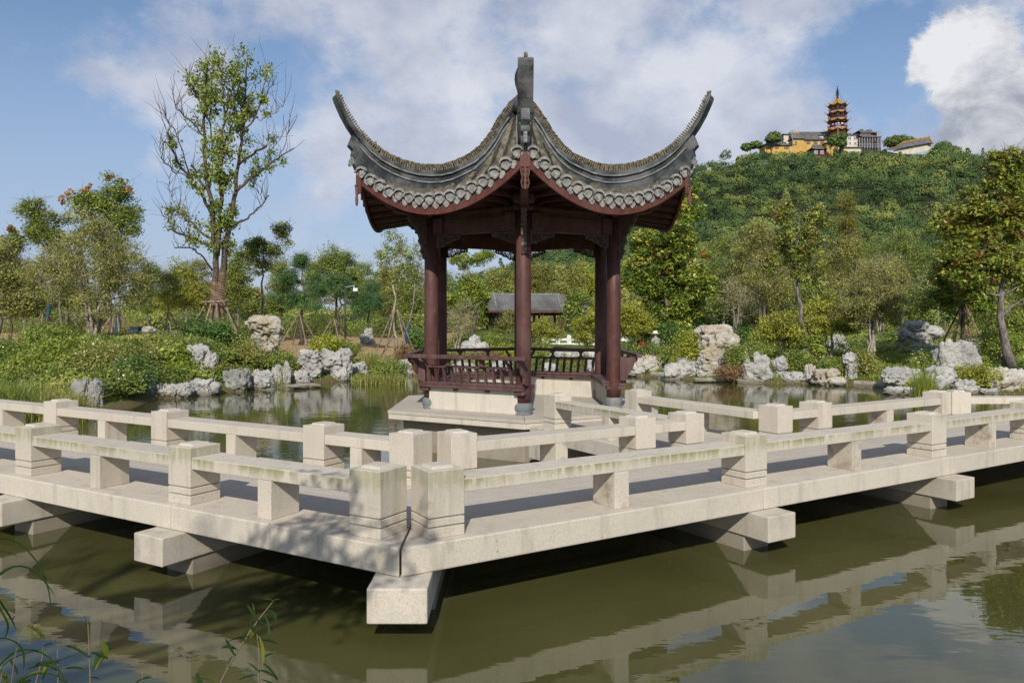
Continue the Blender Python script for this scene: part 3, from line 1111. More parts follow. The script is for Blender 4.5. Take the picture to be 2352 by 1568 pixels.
ND, NT = 26, 16
for k in range(6):
    m = MB()
    pan = MB()
    vs = []
    for i in range(ND + 1):
        d = 0.06 + (DE - 0.06) * i / ND
        for j in range(NT + 1):
            a = (-1 + 2 * j / NT) * d / R3
            vs.append((*sp(k, d, a), roofz(d, a) - 0.035))
    fs = [(i * (NT + 1) + j, i * (NT + 1) + j + 1, (i + 1) * (NT + 1) + j + 1, (i + 1) * (NT + 1) + j) for i in range(ND) for j in range(NT)]
    pan.add(vs, fs)
    # courses of cover tiles running down the slope, each tile lapping the next
    NR = 16
    for r in range(NR):
        a = (r + 0.5 - NR / 2) * RE / NR
        d0 = max(abs(a) * R3 + 0.03, 0.16)
        L = DE + 0.02 - d0
        nseg = max(1, int(L / 0.10))
        for i in range(nseg):
            da, db = d0 + L * i / nseg, d0 + L * (i + 1) / nseg + 0.004
            za, zb = roofz(da, a), roofz(db, a)
            vs = []
            jit = random.Random(k * 7919 + r * 131 + i).uniform(-0.006, 0.006)
            for dd, zz, rad, lift in ((da, za, 0.058, -0.004), (db, zb, 0.076, 0.022)):
                for q in range(7):
                    ang = math.pi * q / 6
                    vs.append((*sp(k, dd, a + jit + rad * math.cos(ang)), zz + lift + rad * 0.95 * math.sin(ang)))
            vs += [(*sp(k, db, a + jit + 0.05 * math.cos(math.pi * q / 6)), zb + 0.0 + 0.05 * math.sin(math.pi * q / 6)) for q in range(7)]
            fs = [(q, q + 1, 8 + q, 7 + q) for q in range(6)] + [(7 + q, 8 + q, 15 + q, 14 + q) for q in range(6)]
            m.add(vs, fs)
        # hollow pan tiles between the courses
        a2 = a + RE / NR / 2
        if r < NR - 1:
            d0 = max(abs(a2) * R3 + 0.05, 0.25)
            L = DE + 0.02 - d0
            nseg = max(1, int(L / 0.13))
            for i in range(nseg):
                da, db = d0 + L * i / nseg, d0 + L * (i + 1) / nseg
                za, zb = roofz(da, a2), roofz(db, a2)
                pan.add([(*sp(k, da, a2 - 0.06), za - 0.03), (*sp(k, da, a2 + 0.06), za - 0.03), (*sp(k, db, a2 + 0.06), zb - 0.005), (*sp(k, db, a2 - 0.06), zb - 0.005),
                       (*sp(k, db, a2 + 0.06), zb - 0.03), (*sp(k, db, a2 - 0.06), zb - 0.03)], [(0, 1, 2, 3), (3, 2, 4, 5)])
    pan.build('pan_tiles', M['tile_pan'], PAV)
    m.build('cover_tiles', M['tile'], PAV)
    # eave ends: a round-headed cover end with a drip shield, and a smaller drip between
    (ox, oy), (ex, ey) = side(k)
    m = MB()
    for r in range(NR):
        a = (r + 0.5 - NR / 2) * RE / NR
        rr = random.Random(k * 97 + r)
        z = roofz(DE, a) + 0.012 + rr.uniform(-0.008, 0.008)
        o_ = (PC[0] + ox * (DE + 0.035), PC[1] + oy * (DE + 0.035))
        arch = [(a + 0.108 * math.cos(math.pi * q / 10), z + 0.005 + 0.088 * math.sin(math.pi * q / 10)) for q in range(11)]
        arch_in = [(a + 0.096 * math.cos(math.pi * q / 10), z - 0.01 + 0.058 * math.sin(math.pi * q / 10)) for q in range(10, -1, -1)]
        m.prof(arch + arch_in, o_, (ex, ey), (ox, oy), 0.07, 0.02)
        ts = rr.uniform(-0.012, 0.012)
        sh = [(a - 0.094, z - 0.008), (a - 0.05, z + 0.024), (a, z + 0.036), (a + 0.05, z + 0.024), (a + 0.094, z - 0.008), (a + 0.090, z - 0.055),
              (a + 0.048 + ts, z - 0.095), (a + ts, z - 0.125), (a - 0.048 + ts, z - 0.095), (a - 0.090, z - 0.055)]
        m.prof(sh, o_, (ex, ey), (ox, oy), 0.035, 0.0)
        if r < NR - 1:
            a2 = a + RE / NR / 2
            z2 = roofz(DE, a2) - 0.055
            sh = [(a2 - 0.07, z2), (a2, z2 + 0.02), (a2 + 0.07, z2), (a2 + 0.066, z2 - 0.06), (a2 + 0.03 + ts, z2 - 0.105), (a2 + ts, z2 - 0.125),
                  (a2 - 0.03 + ts, z2 - 0.105), (a2 - 0.066, z2 - 0.06)]
            m.prof(sh, o_, (ex, ey), (ox, oy), 0.03, -0.03)
    m.build('eave_tile_ends', M['tile_end'], PAV)
    # curved fascia board
    m = MB()
    pts = []
    NF = 24
    for i in range(NF + 1):
        a = (-1 + 2 * i / NF) * (RE / 2 - 0.04)
        pts.append((a, roofz(DE, a)))
    vs, fs = [], []
    for a, z in pts:
        for d, zz in ((DE - 0.035, z - 0.045), (DE + 0.010, z - 0.045), (DE - 0.005, z - 0.265), (DE - 0.05, z - 0.265)):
            vs.append((*sp(k, d, a), zz))
    for i in range(NF):
        for q in range(4):
            fs.append((i * 4 + q, i * 4 + (q + 1) % 4, (i + 1) * 4 + (q + 1) % 4, (i + 1) * 4 + q))
    m.add(vs, fs)
    m.build('fascia_board', M['wood_fascia'], PAV)

    # soffit boards and rafters
    def sof(d, a):
        f_ = (d - 1.70) / (DE - 0.05 - 1.70)
        ze = roofz(DE, a / max(d, .1) * DE) - 0.13
        return 4.63 + (ze - 4.63) * f_
    m = MB()
    vs = []
    for i in range(9):
        d = 1.70 + (DE - 0.05 - 1.70) * i / 8
        for j in range(NT + 1):
            a = (-1 + 2 * j / NT) * d / R3
            vs.append((*sp(k, d, a), sof(d, a)))
    m.add(vs, [(i * (NT + 1) + j, i * (NT + 1) + j + 1, (i + 1) * (NT + 1) + j + 1, (i + 1) * (NT + 1) + j) for i in range(8) for j in range(NT)])
    m.build('soffit', M['wood_dark'], PAV)
    for j in range(-6, 7):
        a = j * 0.245
        d0 = max(1.62, abs(a) * R3 + 0.04)
        if d0 > DE - 0.2:
            continue
        m = MB()
        n_ = 6
        P_ = [(*sp(k, d0 + (DE - 0.06 - d0) * i / n_, a), sof(d0 + (DE - 0.06 - d0) * i / n_, a) - 0.045) for i in range(n_ + 1)]
        for i in range(n_):
            m.bar(P_[i], P_[i + 1], 0.07, 0.075)
        m.build('rafter', M['wood'], PAV)

# hip ridges with their flying tips
RT = [(0.10, 7.14), (0.2, 7.03), (0.36, 6.80), (0.52, 6.58), (0.70, 6.28), (0.92, 6.0), (1.15, 5.80), (1.41, 5.655), (1.65, 5.54), (1.88, 5.47), (2.1, 5.44),
      (2.34, 5.435), (2.6, 5.465), (2.87, 5.54), (3.1, 5.64), (3.3, 5.775), (3.5, 5.96), (3.68, 6.20), (3.80, 6.40), (3.875, 6.56)]
rt_r = np.array([q[0] for q in RT])
rt_z = np.array([q[1] for q in RT])
RT_ALL = RT
for k in range(6):
    RT = RT_ALL if k != 2 else [q for q in RT_ALL if q[0] < 3.6]      # far right tip shortened to stay hidden behind the nearer ridge
    u = hdir(k)
    n = (-u[1], u[0])
    m = MB()
    # lower wall of black plaster, up to the moulding
    low = [(r, z - 0.20) for r, z in RT if 0.15 < r < 3.45]
    bot = [(0.2, 6.6), (0.92, 5.40), (1.41, 5.0), (1.88, 4.80), (2.34, 4.78), (2.87, 4.85), (3.3, 5.0), (3.52, 5.14)]
    bot += [(3.60, 5.30), (3.575, 5.40), (3.64, 5.47), (3.62, 5.56), (3.70, 5.64), (3.66, 5.74), (3.62, 5.84)]
    m.prof(low[::-1] + bot, PC, u, n, 0.15)
    rid = m.build('hip_ridge', M['ridge'], PAV, 0.008)
    # upper band that sweeps out to the tip
    m = MB()
    hi = [(r, z - 0.11) for r, z in RT if r > 0.15]
    lo = [(r, z - 0.205) for r, z in RT if 0.15 < r < 3.4]
    lo += [] if k == 2 else [(3.55, 5.79), (3.70, 5.99), (3.82, 6.19), (3.93, 6.42), (3.955, 6.50), (3.93, 6.54)]
    m.prof(hi[::-1] + lo, PC, u, n, 0.20)
    tipo = [] if k == 2 else [q for q in hi if q[0] > 3.25] + [(3.93, 6.545), (3.96, 6.50), (3.935, 6.42), (3.825, 6.185), (3.705, 5.985), (3.555, 5.785), (3.4, 5.66), (3.25, 5.56)]
    if k != 2:
        m.prof(tipo, PC, u, n, 0.25)
    m.build('ridge_tip', M['ridge'], PAV, 0.01)
    for off in (0.205, 0.335):
        for sg in (-1, 1):
            m = MB()
            w_ = 0.098 if off < 0.3 else 0.082
            pp = [(PC[0] + u[0] * r + n[0] * sg * w_, PC[1] + u[1] * r + n[1] * sg * w_, z - off) for r, z in RT if 0.3 < r < (3.75 if off < 0.3 else 3.52)]
            for p_, q_ in zip(pp[:-1], pp[1:]):
                m.bar(p_, q_, 0.03, 0.028)
            m.build('ridge_moulding', M['ridge_trim'], rid)
    # stack of upright tiles on the crest
    m = MB()
    rng = random.Random(40 + k)
    ss = np.concatenate([[0], np.cumsum(np.hypot(np.diff(rt_r), np.diff(rt_z)))])
    s_ = 0.25
    while s_ < (ss[-1] if k != 2 else ss[-4]) - 0.02:
        r = float(np.interp(s_, ss, rt_r))
        z = float(np.interp(s_, ss, rt_z))
        r2 = float(np.interp(s_ + 0.02, ss, rt_r))
        z2 = float(np.interp(s_ + 0.02, ss, rt_z))
        tx, tz = (r2 - r), (z2 - z)
        ln = math.hypot(tx, tz) or 1
        tx, tz = tx / ln, tz / ln
        nx, nz = -tz, tx
        lean = rng.uniform(-0.05, 0.15)
        nx, nz = nx + lean * tx, nz + lean * tz
        h0, h1 = (-0.13 if r < 3.35 else -0.085 if r < 3.6 else -0.05), rng.uniform(0.008, 0.024)
        th = 0.015
        w2 = 0.085 + rng.uniform(-0.006, 0.006)
        c = [(r - tx * th + nx * h0, z - tz * th + nz * h0), (r + tx * th + nx * h0, z + tz * th + nz * h0),
             (r + tx * th + nx * h1, z + tz * th + nz * h1), (r - tx * th + nx * h1, z - tz * th + nz * h1)]
        m.prof(c, PC, u, n, 2 * w2)
        s_ += 0.046
    m.build('ridge_tile_row', M['tile_edge'], PAV)
    # small carved tail under the flying tip and cap at its end
    m = MB()
    m.tube([(PC[0] + u[0] * r, PC[1] + u[1] * r, z) for r, z in (((3.40, 5.75), (3.42, 5.78), (3.43, 5.8), (3.4, 5.8)) if k == 2 else ((3.86, 6.50), (3.90, 6.57), (3.92, 6.60), (3.86, 6.60)))], [0.03, 0.035, 0.03, 0.015], 8)
    m.build('tip_cap', M['tile_edge'], PAV)
    m = MB()
    for r, z, s1 in ((3.63, 5.36, 0.05), (3.60, 5.43, 0.045), (3.66, 5.30, 0.035)):
        m.tube([(PC[0] + u[0] * r - n[0] * 0.03, PC[1] + u[1] * r - n[1] * 0.03, z), (PC[0] + u[0] * r + n[0] * 0.03, PC[1] + u[1] * r + n[1] * 0.03, z)], s1, 12)
    m.build('scroll_ornament', M['ridge_trim'], PAV)
    # hip beam, corner board with its carved pendant
    m = MB()
    m.bar((*hexv(k, RC - 0.2), 4.45), (*hexv(k, RC + 0.75), 4.60), 0.15, 0.2)
    m.bar((*hexv(k, RC + 0.72), 4.60), (*hexv(k, RE - 0.02), 5.02), 0.13, 0.17)
    m.build('hip_beam', M['wood_dark'], PAV, 0.006)
    m = MB()
    o_ = hexv(k, RE + 0.0)
    m.prof([(-0.085, 5.22), (0.085, 5.22), (0.085, 4.88), (0.07, 4.78), (-0.07, 4.78), (-0.085, 4.88)], o_, n, u, 0.05)
    m.build('corner_board', M['wood_fascia'], PAV, 0.005)
    m = MB()

    def q3(a, z):
        return (o_[0] + n[0] * a + u[0] * 0.035, o_[1] + n[1] * a + u[1] * 0.035, z)
    m.bar(q3(-0.08, 4.93), q3(0.08, 4.93), 0.03, 0.03)
    m.bar(q3(0, 4.93), q3(0, 4.56), 0.03, 0.026)
    for sg in (-1, 1):
        for cz, r_ in ((4.86, 0.035), (4.78, 0.030), (4.70, 0.033), (4.62, 0.028)):
            m.tube([q3(sg * (x + 0.032), z) for x, z in spiral(0.0, cz, r_, 1.1, 1.0, -1, 12)], 0.009, 5)
        m.tube([q3(sg * x, z) for x, z in ((0.068, 4.93), (0.066, 4.82), (0.045, 4.74), (0.066, 4.67), (0.05, 4.59), (0.0, 4.56))], 0.010, 5)
    m.build('carved_pendant', M['wood_fascia'], PAV)
    # block across the hip beam and the carved strut below it
    m = MB()
    x, y = hexv(k, RC + 0.42)
    m.obox((x, y), n, u, -0.19, 0.19, -0.07, 0.10, 4.50, 4.67)
    m.build('bracket_block', M['wood'], PAV, 0.03)
    m = MB()
    x, y = hexv(k, RC)
    st = [(0.11, 4.46), (0.47, 4.46), (0.485, 4.40), (0.45, 4.35), (0.43, 4.35), (0.43, 4.29), (0.34, 4.25), (0.32, 4.19), (0.33, 4.13), (0.27, 4.10),
          (0.25, 4.03), (0.27, 3.97), (0.22, 3.91), (0.205, 3.84), (0.225, 3.79), (0.19, 3.72), (0.165, 3.64), (0.11, 3.62)]
    m.prof(st, (x, y), u, n, 0.10)
    m.build('carved_strut', M['carved'], PAV, 0.006)
    for sgn in (-1, 1):
        m = MB()
        kk = k if sgn > 0 else (k - 1) % 6
        aa = -sgn * (RC / 2 - 0.20) if True else 0
        m.obox(PC, side(kk)[1], side(kk)[0], (-(RC / 2) + 0.11) if sgn > 0 else (RC / 2 - 0.34), (-(RC / 2) + 0.34) if sgn > 0 else (RC / 2 - 0.11),
               DCOL - 0.12, DCOL + 0.12, ZL0 + 0.03, ZL1 + 0.05)
        m.build('beam_sleeve', M['wood_dark'], PAV, 0.02)
# finial
m = MB()
m.lathe([(0.30, 6.72), (0.28, 6.95), (0.20, 7.02), (0.13, 7.08), (0.085, 7.14), (0.10, 7.22), (0.135, 7.33), (0.15, 7.45), (0.135, 7.57), (0.10, 7.66), (0.06, 7.72),
         (0.02, 7.76)], PC, 20)
m.build('finial', M['ridge'], PAV, smooth=True)

# benches with curved backrests on five sides (side 0, to the right of the front column, is the way in)
for k in range(1, 6):
    (ox, oy), (ex, ey) = side(k)
    hl = RC / 2
    m = MB()
    m.obox(PC, (ex, ey), (ox, oy), -hl + 0.05, hl - 0.05, DCOL - 0.13, DCOL + 0.14, ZP, 1.175)
    m.build('bench_wall', M['wall'], PAV, 0.006)
    m = MB()
    m.obox(PC, (ex, ey), (ox, oy), -hl - 0.10, hl + 0.10, DCOL - 0.24, DCOL + 0.235, 1.245, 1.29)
    m.obox(PC, (ex, ey), (ox, oy), -hl - 0.10, hl + 0.10, DCOL - 0.22, DCOL + 0.25, 1.185, 1.242)
    seat = m.build('bench_seat', M['wood_bench'], PAV, 0.006)
    for a, hw_, do_, z_ in ((-hl - 0.02, 0.10, 0.22, 1.115), (hl + 0.02, 0.10, 0.22, 1.115), (-0.35, 0.04, 0.19, 1.13), (0.35, 0.04, 0.19, 1.13)):
        m = MB()
        m.obox(PC, (ex, ey), (ox, oy), a - hw_, a + hw_, DCOL - 0.15, DCOL + do_, z_, 1.182)
        m.build('seat_bearer', M['wood_bench'], seat, 0.01)
    back = MB()
    back.obox(PC, (ex, ey), (ox, oy), -hl - 0.30, hl + 0.30, DCOL + 0.40, DCOL + 0.50, 1.745, 1.815)
    tr = back.build('top_rail', M['wood_bench'], PAV, 0.008)

    def back_d(z):
        f_ = (z - 1.28) / 0.44
        return DCOL + 0.20 + 0.02 * math.sin(f_ * math.pi * 2) + 0.225 * f_ * f_
    m = MB()
    m.obox(PC, (ex, ey), (ox, oy), -hl + 0.14, hl - 0.14, back_d(1.59) - 0.025, back_d(1.59) + 0.025, 1.57, 1.615)
    m.build('mid_rail', M['wood_bench'], PAV, 0.005)
    for j in range(11):
        a = -hl + 0.12 + j * (2 * hl - 0.24) / 10
        zt = 1.75 if j in (0, 10) else 1.575
        m = MB()
        zs = [1.285 + (zt - 1.285) * i / 8 for i in range(9)]
        poly = [(back_d(z) - DCOL - 0.028, z) for z in zs] + [(back_d(z) - DCOL + 0.028, z) for z in zs[::-1]]
        x, y = sp(k, DCOL, a)
        m.prof(poly, (x, y), (ox, oy), (ex, ey), 0.042)
        m.build('spindle', M['wood_bench'], PAV)
    for a in (-0.36, 0.36):
        m = MB()
        z0, z1 = 1.613, 1.748
        d_ = (back_d(1.61) + DCOL + 0.44) / 2
        m.prof([(-0.085, z0), (-0.03, z0 + 0.03), (-0.022, z0 + 0.07), (-0.05, z1 - 0.02), (-0.10, z1), (0.10, z1), (0.05, z1 - 0.02), (0.022, z0 + 0.07),
                (0.03, z0 + 0.03), (0.085, z0)], (PC[0] + ox * d_ + ex * a, PC[1] + oy * d_ + ey * a), (ex, ey), (ox, oy), 0.045)
        m.build('rail_connector', M['wood_bench'], PAV)
    for a in (-hl - 0.14, hl + 0.14):
        m = MB()
        x, y = sp(k, DCOL, a)
        m.prof([(0.10, 1.74), (0.44, 1.74), (0.44, 1.69), (0.37, 1.62), (0.33, 1.50), (0.26, 1.42), (0.25, 1.33), (0.21, 1.295), (0.10, 1.295)], (x, y), (ox, oy),
               (ex, ey), 0.05)
        m.build('rail_bracket', M['wood_bench'], PAV, 0.004)

# ---------------------------------------------------------------- foliage helpers
def rnd_frames(rng, n, up=0.35, outward=None, ow=0.0):
    """random leaf frames: axis a (length), b (width)"""
    nrm = rng.normal(size=(n, 3))
    nrm[:, 2] = np.abs(nrm[:, 2]) * (1 + up) + up
    if outward is not None:
        nrm = nrm + outward * ow
    nrm /= np.linalg.norm(nrm, axis=1, keepdims=True) + 1e-9
    r = rng.normal(size=(n, 3))
    a = np.cross(nrm, r)
    a /= np.linalg.norm(a, axis=1, keepdims=True) + 1e-9
    return a, np.cross(nrm, a), nrm


def leaf_quads(rng, C, size, aspect=0.5, up=0.35, outward=None, ow=0.0, droop=0.0):
    """diamond leaves at points C, folded a little along the midrib"""
    n = len(C)
    a, b, nn = rnd_frames(rng, n, up, outward, ow)
    if droop:
        a[:, 2] -= droop
        a /= np.linalg.norm(a, axis=1, keepdims=True) + 1e-9
    L = (size * rng.uniform(0.65, 1.25, n))[:, None]
    W = L * aspect
    V = np.empty((n, 4, 3))
    V[:, 0] = C - a * L * 0.5
    V[:, 1] = C + b * W * 0.5 - nn * L * 0.06
    V[:, 2] = C + a * L * 0.5 - nn * L * 0.12
    V[:, 3] = C - b * W * 0.5 - nn * L * 0.06
    F = np.arange(n * 4).reshape(n, 4)
    return V.reshape(-1, 3), F


def ell_points(rng, n, c, r, shell=0.55):
    """points inside an ellipsoid, thicker towards its skin"""
    d = rng.normal(size=(n, 3))
    d /= np.linalg.norm(d, axis=1, keepdims=True) + 1e-9
    q = rng.uniform(0, 1, n) ** (1 / 3.0)
    q = shell + (1 - shell) * q
    q *= rng.uniform(0.55, 1.06, n)
    return np.asarray(c) + d * q[:, None] * np.asarray(r), d


def curve(p, q, sag, rng, n=6, wob=0.05):
    p, q = np.array(p, float), np.array(q, float)
    L = np.linalg.norm(q - p)
    mid = (p + q) / 2 + np.array([rng.normal() * wob * L, rng.normal() * wob * L, sag * L])
    t = np.linspace(0, 1, n)[:, None]
    c = (1 - t) ** 2 * p + 2 * t * (1 - t) * mid + t * t * q
    w_ = rng.normal(size=(n, 3)) * wob * 0.22 * L
    w_[0] = w_[-1] = 0
    return c + w_


def tree(name, label, base, Y, crown, lmat, bmat='bark', nleaf=5000, size=0.16, trunk_r=0.12, fork=0.4, clump=0.42, nclump=60, group=None, seed=1,
         trunk_top=None, stems=1, cat='tree', aspect=0.55, twigs=True, accents=None, stakes=0, droop=0.0, up=0.35, by=None, lean=0.0, twig_r=0.012,
         stake_mat='stake', wrap=None, bare=0.0, depth=0.85, solid=False, dens=1.0):
    """base: picture x of the foot; crown: ellipses (px, py, rx, ry) on the picture at distance Y, made into ellipsoids"""
    nleaf = int(nleaf * 2.8 * dens)
    size *= 0.80
    nclump = int(nclump * 1.5)
    clump *= 1.18
    size *= 1.06
    rng = np.random.default_rng(seed)
    sc = Y / FP
    X0 = (base - 1176) * sc
    z0 = gz(X0, Y) - 0.05
    if by is not None:
        z0 = CAM_Z + (HOR - by) * sc
    root = thing(name, label, cat, (X0, Y, z0), group)
    E = []
    for (px, py, rx, ry) in crown:
        c = at(px, py, Y + rng.uniform(-0.3, 0.3) * rx * sc)
        E.append((np.array(c), np.array([rx * sc, rx * sc * depth, ry * sc])))
    vol = np.array([e[1][0] * e[1][2] for e in E])
    vol = vol / vol.sum()
    top = max(e[0][2] + e[1][2] for e in E)
    low = min(e[0][2] - e[1][2] for e in E)
    cx = sum(e[0][0] * v for e, v in zip(E, vol))
    cy = Y
    # trunk line(s)
    tb = MB()
    stemsL = []
    for s_ in range(stems):
        ang = 2 * math.pi * (s_ + rng.uniform(0, .5)) / max(1, stems)
        spread = 0.0 if stems == 1 else 0.33 * max(e[1][0] for e in E)
        zt = trunk_top if trunk_top else low + (top - low) * (0.80 if stems == 1 else 0.6)
        p0 = np.array([X0 + (0 if stems == 1 else 0.08 * math.cos(ang)), Y + (0 if stems == 1 else 0.08 * math.sin(ang)), z0 - 0.1])
        p1 = np.array([cx + spread * math.cos(ang) + rng.normal() * 0.1, cy + spread * math.sin(ang) * depth, zt])
        if stems == 1:
            pts = curve(p0, p1, 0.0, rng, 12, 0.05)
            pts[:, 0] += lean * np.sin(np.linspace(0, math.pi, 12)) * (p1[2] - p0[2])
        else:
            mid = np.array([X0 + 0.35 * (p1[0] - X0), Y + 0.35 * (p1[1] - Y), z0 + 0.55 * (zt - z0)])
            t = np.linspace(0, 1, 10)[:, None]
            pts = (1 - t) ** 2 * p0 + 2 * t * (1 - t) * mid + t * t * p1 + rng.normal(size=(10, 3)) * 0.03
        rr = trunk_r * (1 if stems == 1 else 0.62) * (1 - 0.90 * np.linspace(0, 1, len(pts)) ** 0.8)
        rr[0] *= 1.25
        tb.tube(pts, list(rr), 8)
        stemsL.append((pts, rr))
    allp = np.concatenate([s_[0][2:] for s_ in stemsL])
    allr = np.concatenate([s_[1][2:] for s_ in stemsL])
    # clumps of leaves, each on a limb from the trunk
    CL = []
    for i in range(nclump):
        e = E[rng.choice(len(E), p=vol)]
        p, d = ell_points(rng, 1, e[0], e[1] * 0.93, 0.35)
        CL.append(p[0])
    CL = np.array(CL)
    limbs = MB()
    nodes = [(allp, allr)]
    order = np.argsort(np.linalg.norm(CL - np.array([cx, cy, (top + low) / 2]), axis=1))
    P_ = allp.copy()
    R_ = allr.copy()
    for i in order:
        c = CL[i]
        ok = P_[:, 2] < c[2] - 0.12 * np.hypot(P_[:, 0] - c[0], P_[:, 1] - c[1]) + 0.1
        if not ok.any():
            ok = np.ones(len(P_), bool)
        dd = np.linalg.norm(P_ - c, axis=1) + np.where(ok, 0, 50) + 0.35 * np.abs(P_[:, 2] - c[2])
        j = int(np.argmin(dd))
        st = P_[j]
        br = min(R_[j] * 0.62, trunk_r * 0.34)
        br = max(br, twig_r)
        pts = curve(st, c, rng.uniform(0.0, 0.14), rng, 6, 0.10)
        r_ = np.linspace(br, max(twig_r * 0.6, br * 0.25), 6)
        limbs.tube(pts, list(r_), 5, False)
        P_ = np.concatenate([P_, pts[2:]])
        R_ = np.concatenate([R_, r_[2:]])
        if twigs:
            for q in range(3):
                e_ = c + rng.normal(size=3) * clump * 0.75 + np.array([0, 0, clump * 0.3])
                limbs.tube(curve(pts[rng.integers(3, 6)], e_, 0.05, rng, 4, 0.1), [twig_r * 0.7, twig_r * 0.6, twig_r * 0.5, twig_r * 0.3], 4, False)
    trunk = tb.build('trunk', M[bmat], root, smooth=True)
    limbs.build('branches', M[bmat], root, smooth=True)
    # leaves
    keep = CL if bare == 0 else CL[rng.uniform(size=len(CL)) > bare]
    per = max(1, int(nleaf / max(1, len(keep))))
    ctint = rng.uniform(0, 1, len(keep))
    C = np.repeat(keep, per, axis=0)
    csz = np.repeat(rng.uniform(0.6, 1.25, len(keep)), per)[:, None]
    n = len(C)
    off = rng.normal(size=(n, 3))
    off /= np.linalg.norm(off, axis=1, keepdims=True)
    off *= (rng.uniform(0, 1, n) ** 0.45)[:, None] * clump * csz
    off[:, 2] *= 0.72
    tint = np.clip(0.55 * np.repeat(ctint, per) + 0.45 * rng.uniform(0, 1, n), 0, 1)
    if solid:
        ei = rng.choice(len(E), n, p=vol)
        ec = np.array([e[0] for e in E])[ei]
        er = np.array([e[1] for e in E])[ei]
        q, dd = ell_points(rng, n, (0, 0, 0), (1, 1, 1), 0.8)
        lump_ = 1 + 0.16 * np.sin(dd[:, 0] * 7 + ei) * np.sin(dd[:, 2] * 8 + 2 * ei)
        C, off = ec + q * er * lump_[:, None], np.zeros((n, 3))
        V, F = leaf_quads(rng, C, size, 0.8, 0.0, dd, 3.0)
    else:
        V, F = leaf_quads(rng, C + off, size, aspect, up, off / (clump + 1e-9), 0.9, droop)
    np_mesh('crown', V, F, M[lmat], root, tint)
    if accents:
        for (amat, ell, na, asz) in accents:
            pts = []
            for (px, py, rx, ry) in ell:
                c = np.array(at(px, py, Y - 0.2 * rx * sc))
                k = rng.integers(5, 8)
                cc, _ = ell_points(rng, k, c, np.array([rx * sc, rx * sc * 0.7, ry * sc]), 0.3)
                q, _ = ell_points(rng, na // len(ell), (0, 0, 0), np.array([1, 1, 1]) * min(rx, ry) * sc * 0.5, 0.2)
                pts.append(cc[rng.integers(0, k, len(q))] + q)
            pts = np.concatenate(pts)
            V, F = leaf_quads(rng, pts, asz, 0.8, 0.2)
            np_mesh('seed_clusters' if 'orange' in amat else 'turning_leaves', V, F, M[amat], root, rng.uniform(0, 1, len(pts)))
    if wrap:
        m = MB()
        pts, rr = stemsL[0]
        m.tube([np.array(pts[0]) * (1 - t) + np.array(pts[4]) * t for t in (0.15, 0.4, 0.7, 1.0)], [rr[0] * 0.9 + 0.008, rr[1] * 1.0 + 0.008, rr[2] * 1.0 + 0.008, rr[4] + 0.006], 9)
        m.build('trunk_wrapping', M[wrap], root, smooth=True)
    for q in range(stakes):
        a = 2 * math.pi * (q + 0.4) / stakes
        hz = z0 + min(1.75, (low - z0) * 0.9 + 1.0)
        m = MB()
        R_s = 1.15
        bx, by_ = X0 + R_s * math.cos(a), Y + R_s * math.sin(a)
        m.tube([(bx, by_, gz(bx, by_) - 0.08), (X0 + 0.10 * math.cos(a), Y + 0.10 * math.sin(a), hz)], [0.04, 0.035], 6)
        m.build('stake', M[stake_mat], root)
    return root


def shrub(name, label, px, py, rx, ry, Y, lmat, n=1500, size=0.09, seed=1, group=None, flowers=0, fmat='flower', aspect=0.5, cat='shrub', stems=True, up=0.3,
          depth=0.9, droop=0.0, extra=None):
    """leafy mound filling the ellipse (px, py, rx, ry) of the picture at distance Y, rooted in the ground"""
    rng = np.random.default_rng(seed)
    sc = Y / FP
    c = np.array(at(px, py, Y))
    r = np.array([rx * sc, rx * sc * depth, ry * sc])
    zg = gz(c[0], Y)
    root = thing(name, label, cat, (c[0], Y, max(zg, 0.02) - 0.03), group)
    k = max(6, int(n / 45))
    cc, dd = ell_points(rng, k, c, r * 0.86, 0.5)
    lo = zg + 0.05
    cc[:, 2] = np.maximum(cc[:, 2], lo)
    ctint = rng.uniform(0, 1, k)
    idx = rng.integers(0, k, n)
    cs = 0.30 * min(r[0], r[2] * 1.2)
    off = rng.normal(size=(n, 3)) * cs * 0.62
    C = cc[idx] + off
    C[:, 2] = np.maximum(C[:, 2], zg - 0.02 if zg > 0 else 0.03)
    tint = np.clip(0.55 * ctint[idx] + 0.45 * rng.uniform(0, 1, n), 0, 1)
    V, F = leaf_quads(rng, C, size, aspect, up, (C - c) / r, 0.8, droop)
    np_mesh('foliage', V, F, M[lmat], root, tint)
    if stems:
        m = MB()
        for i in range(min(k, 22)):
            m.tube(curve((c[0] + rng.normal() * 0.05 * r[0], Y + rng.normal() * 0.05, max(zg, 0) - 0.05), cc[i], 0.06, rng, 5, 0.06), [0.016, 0.014, 0.012, 0.009, 0.005], 4, False)
        m.build('stems', M['bark'], root, smooth=True)
    if flowers:
        q = rng.integers(0, n, flowers)
        Cf = C[q] + (C[q] - c) / np.linalg.norm(C[q] - c, axis=1, keepdims=True) * 0.06
        Cf[:, 1] -= 0.05
        V, F = leaf_quads(rng, Cf, 0.055, 0.9, 0.5, np.array([[0, -1.0, 0.3]]), 1.5)
        np_mesh('flowers', V, F, M[fmat], root)
    return root


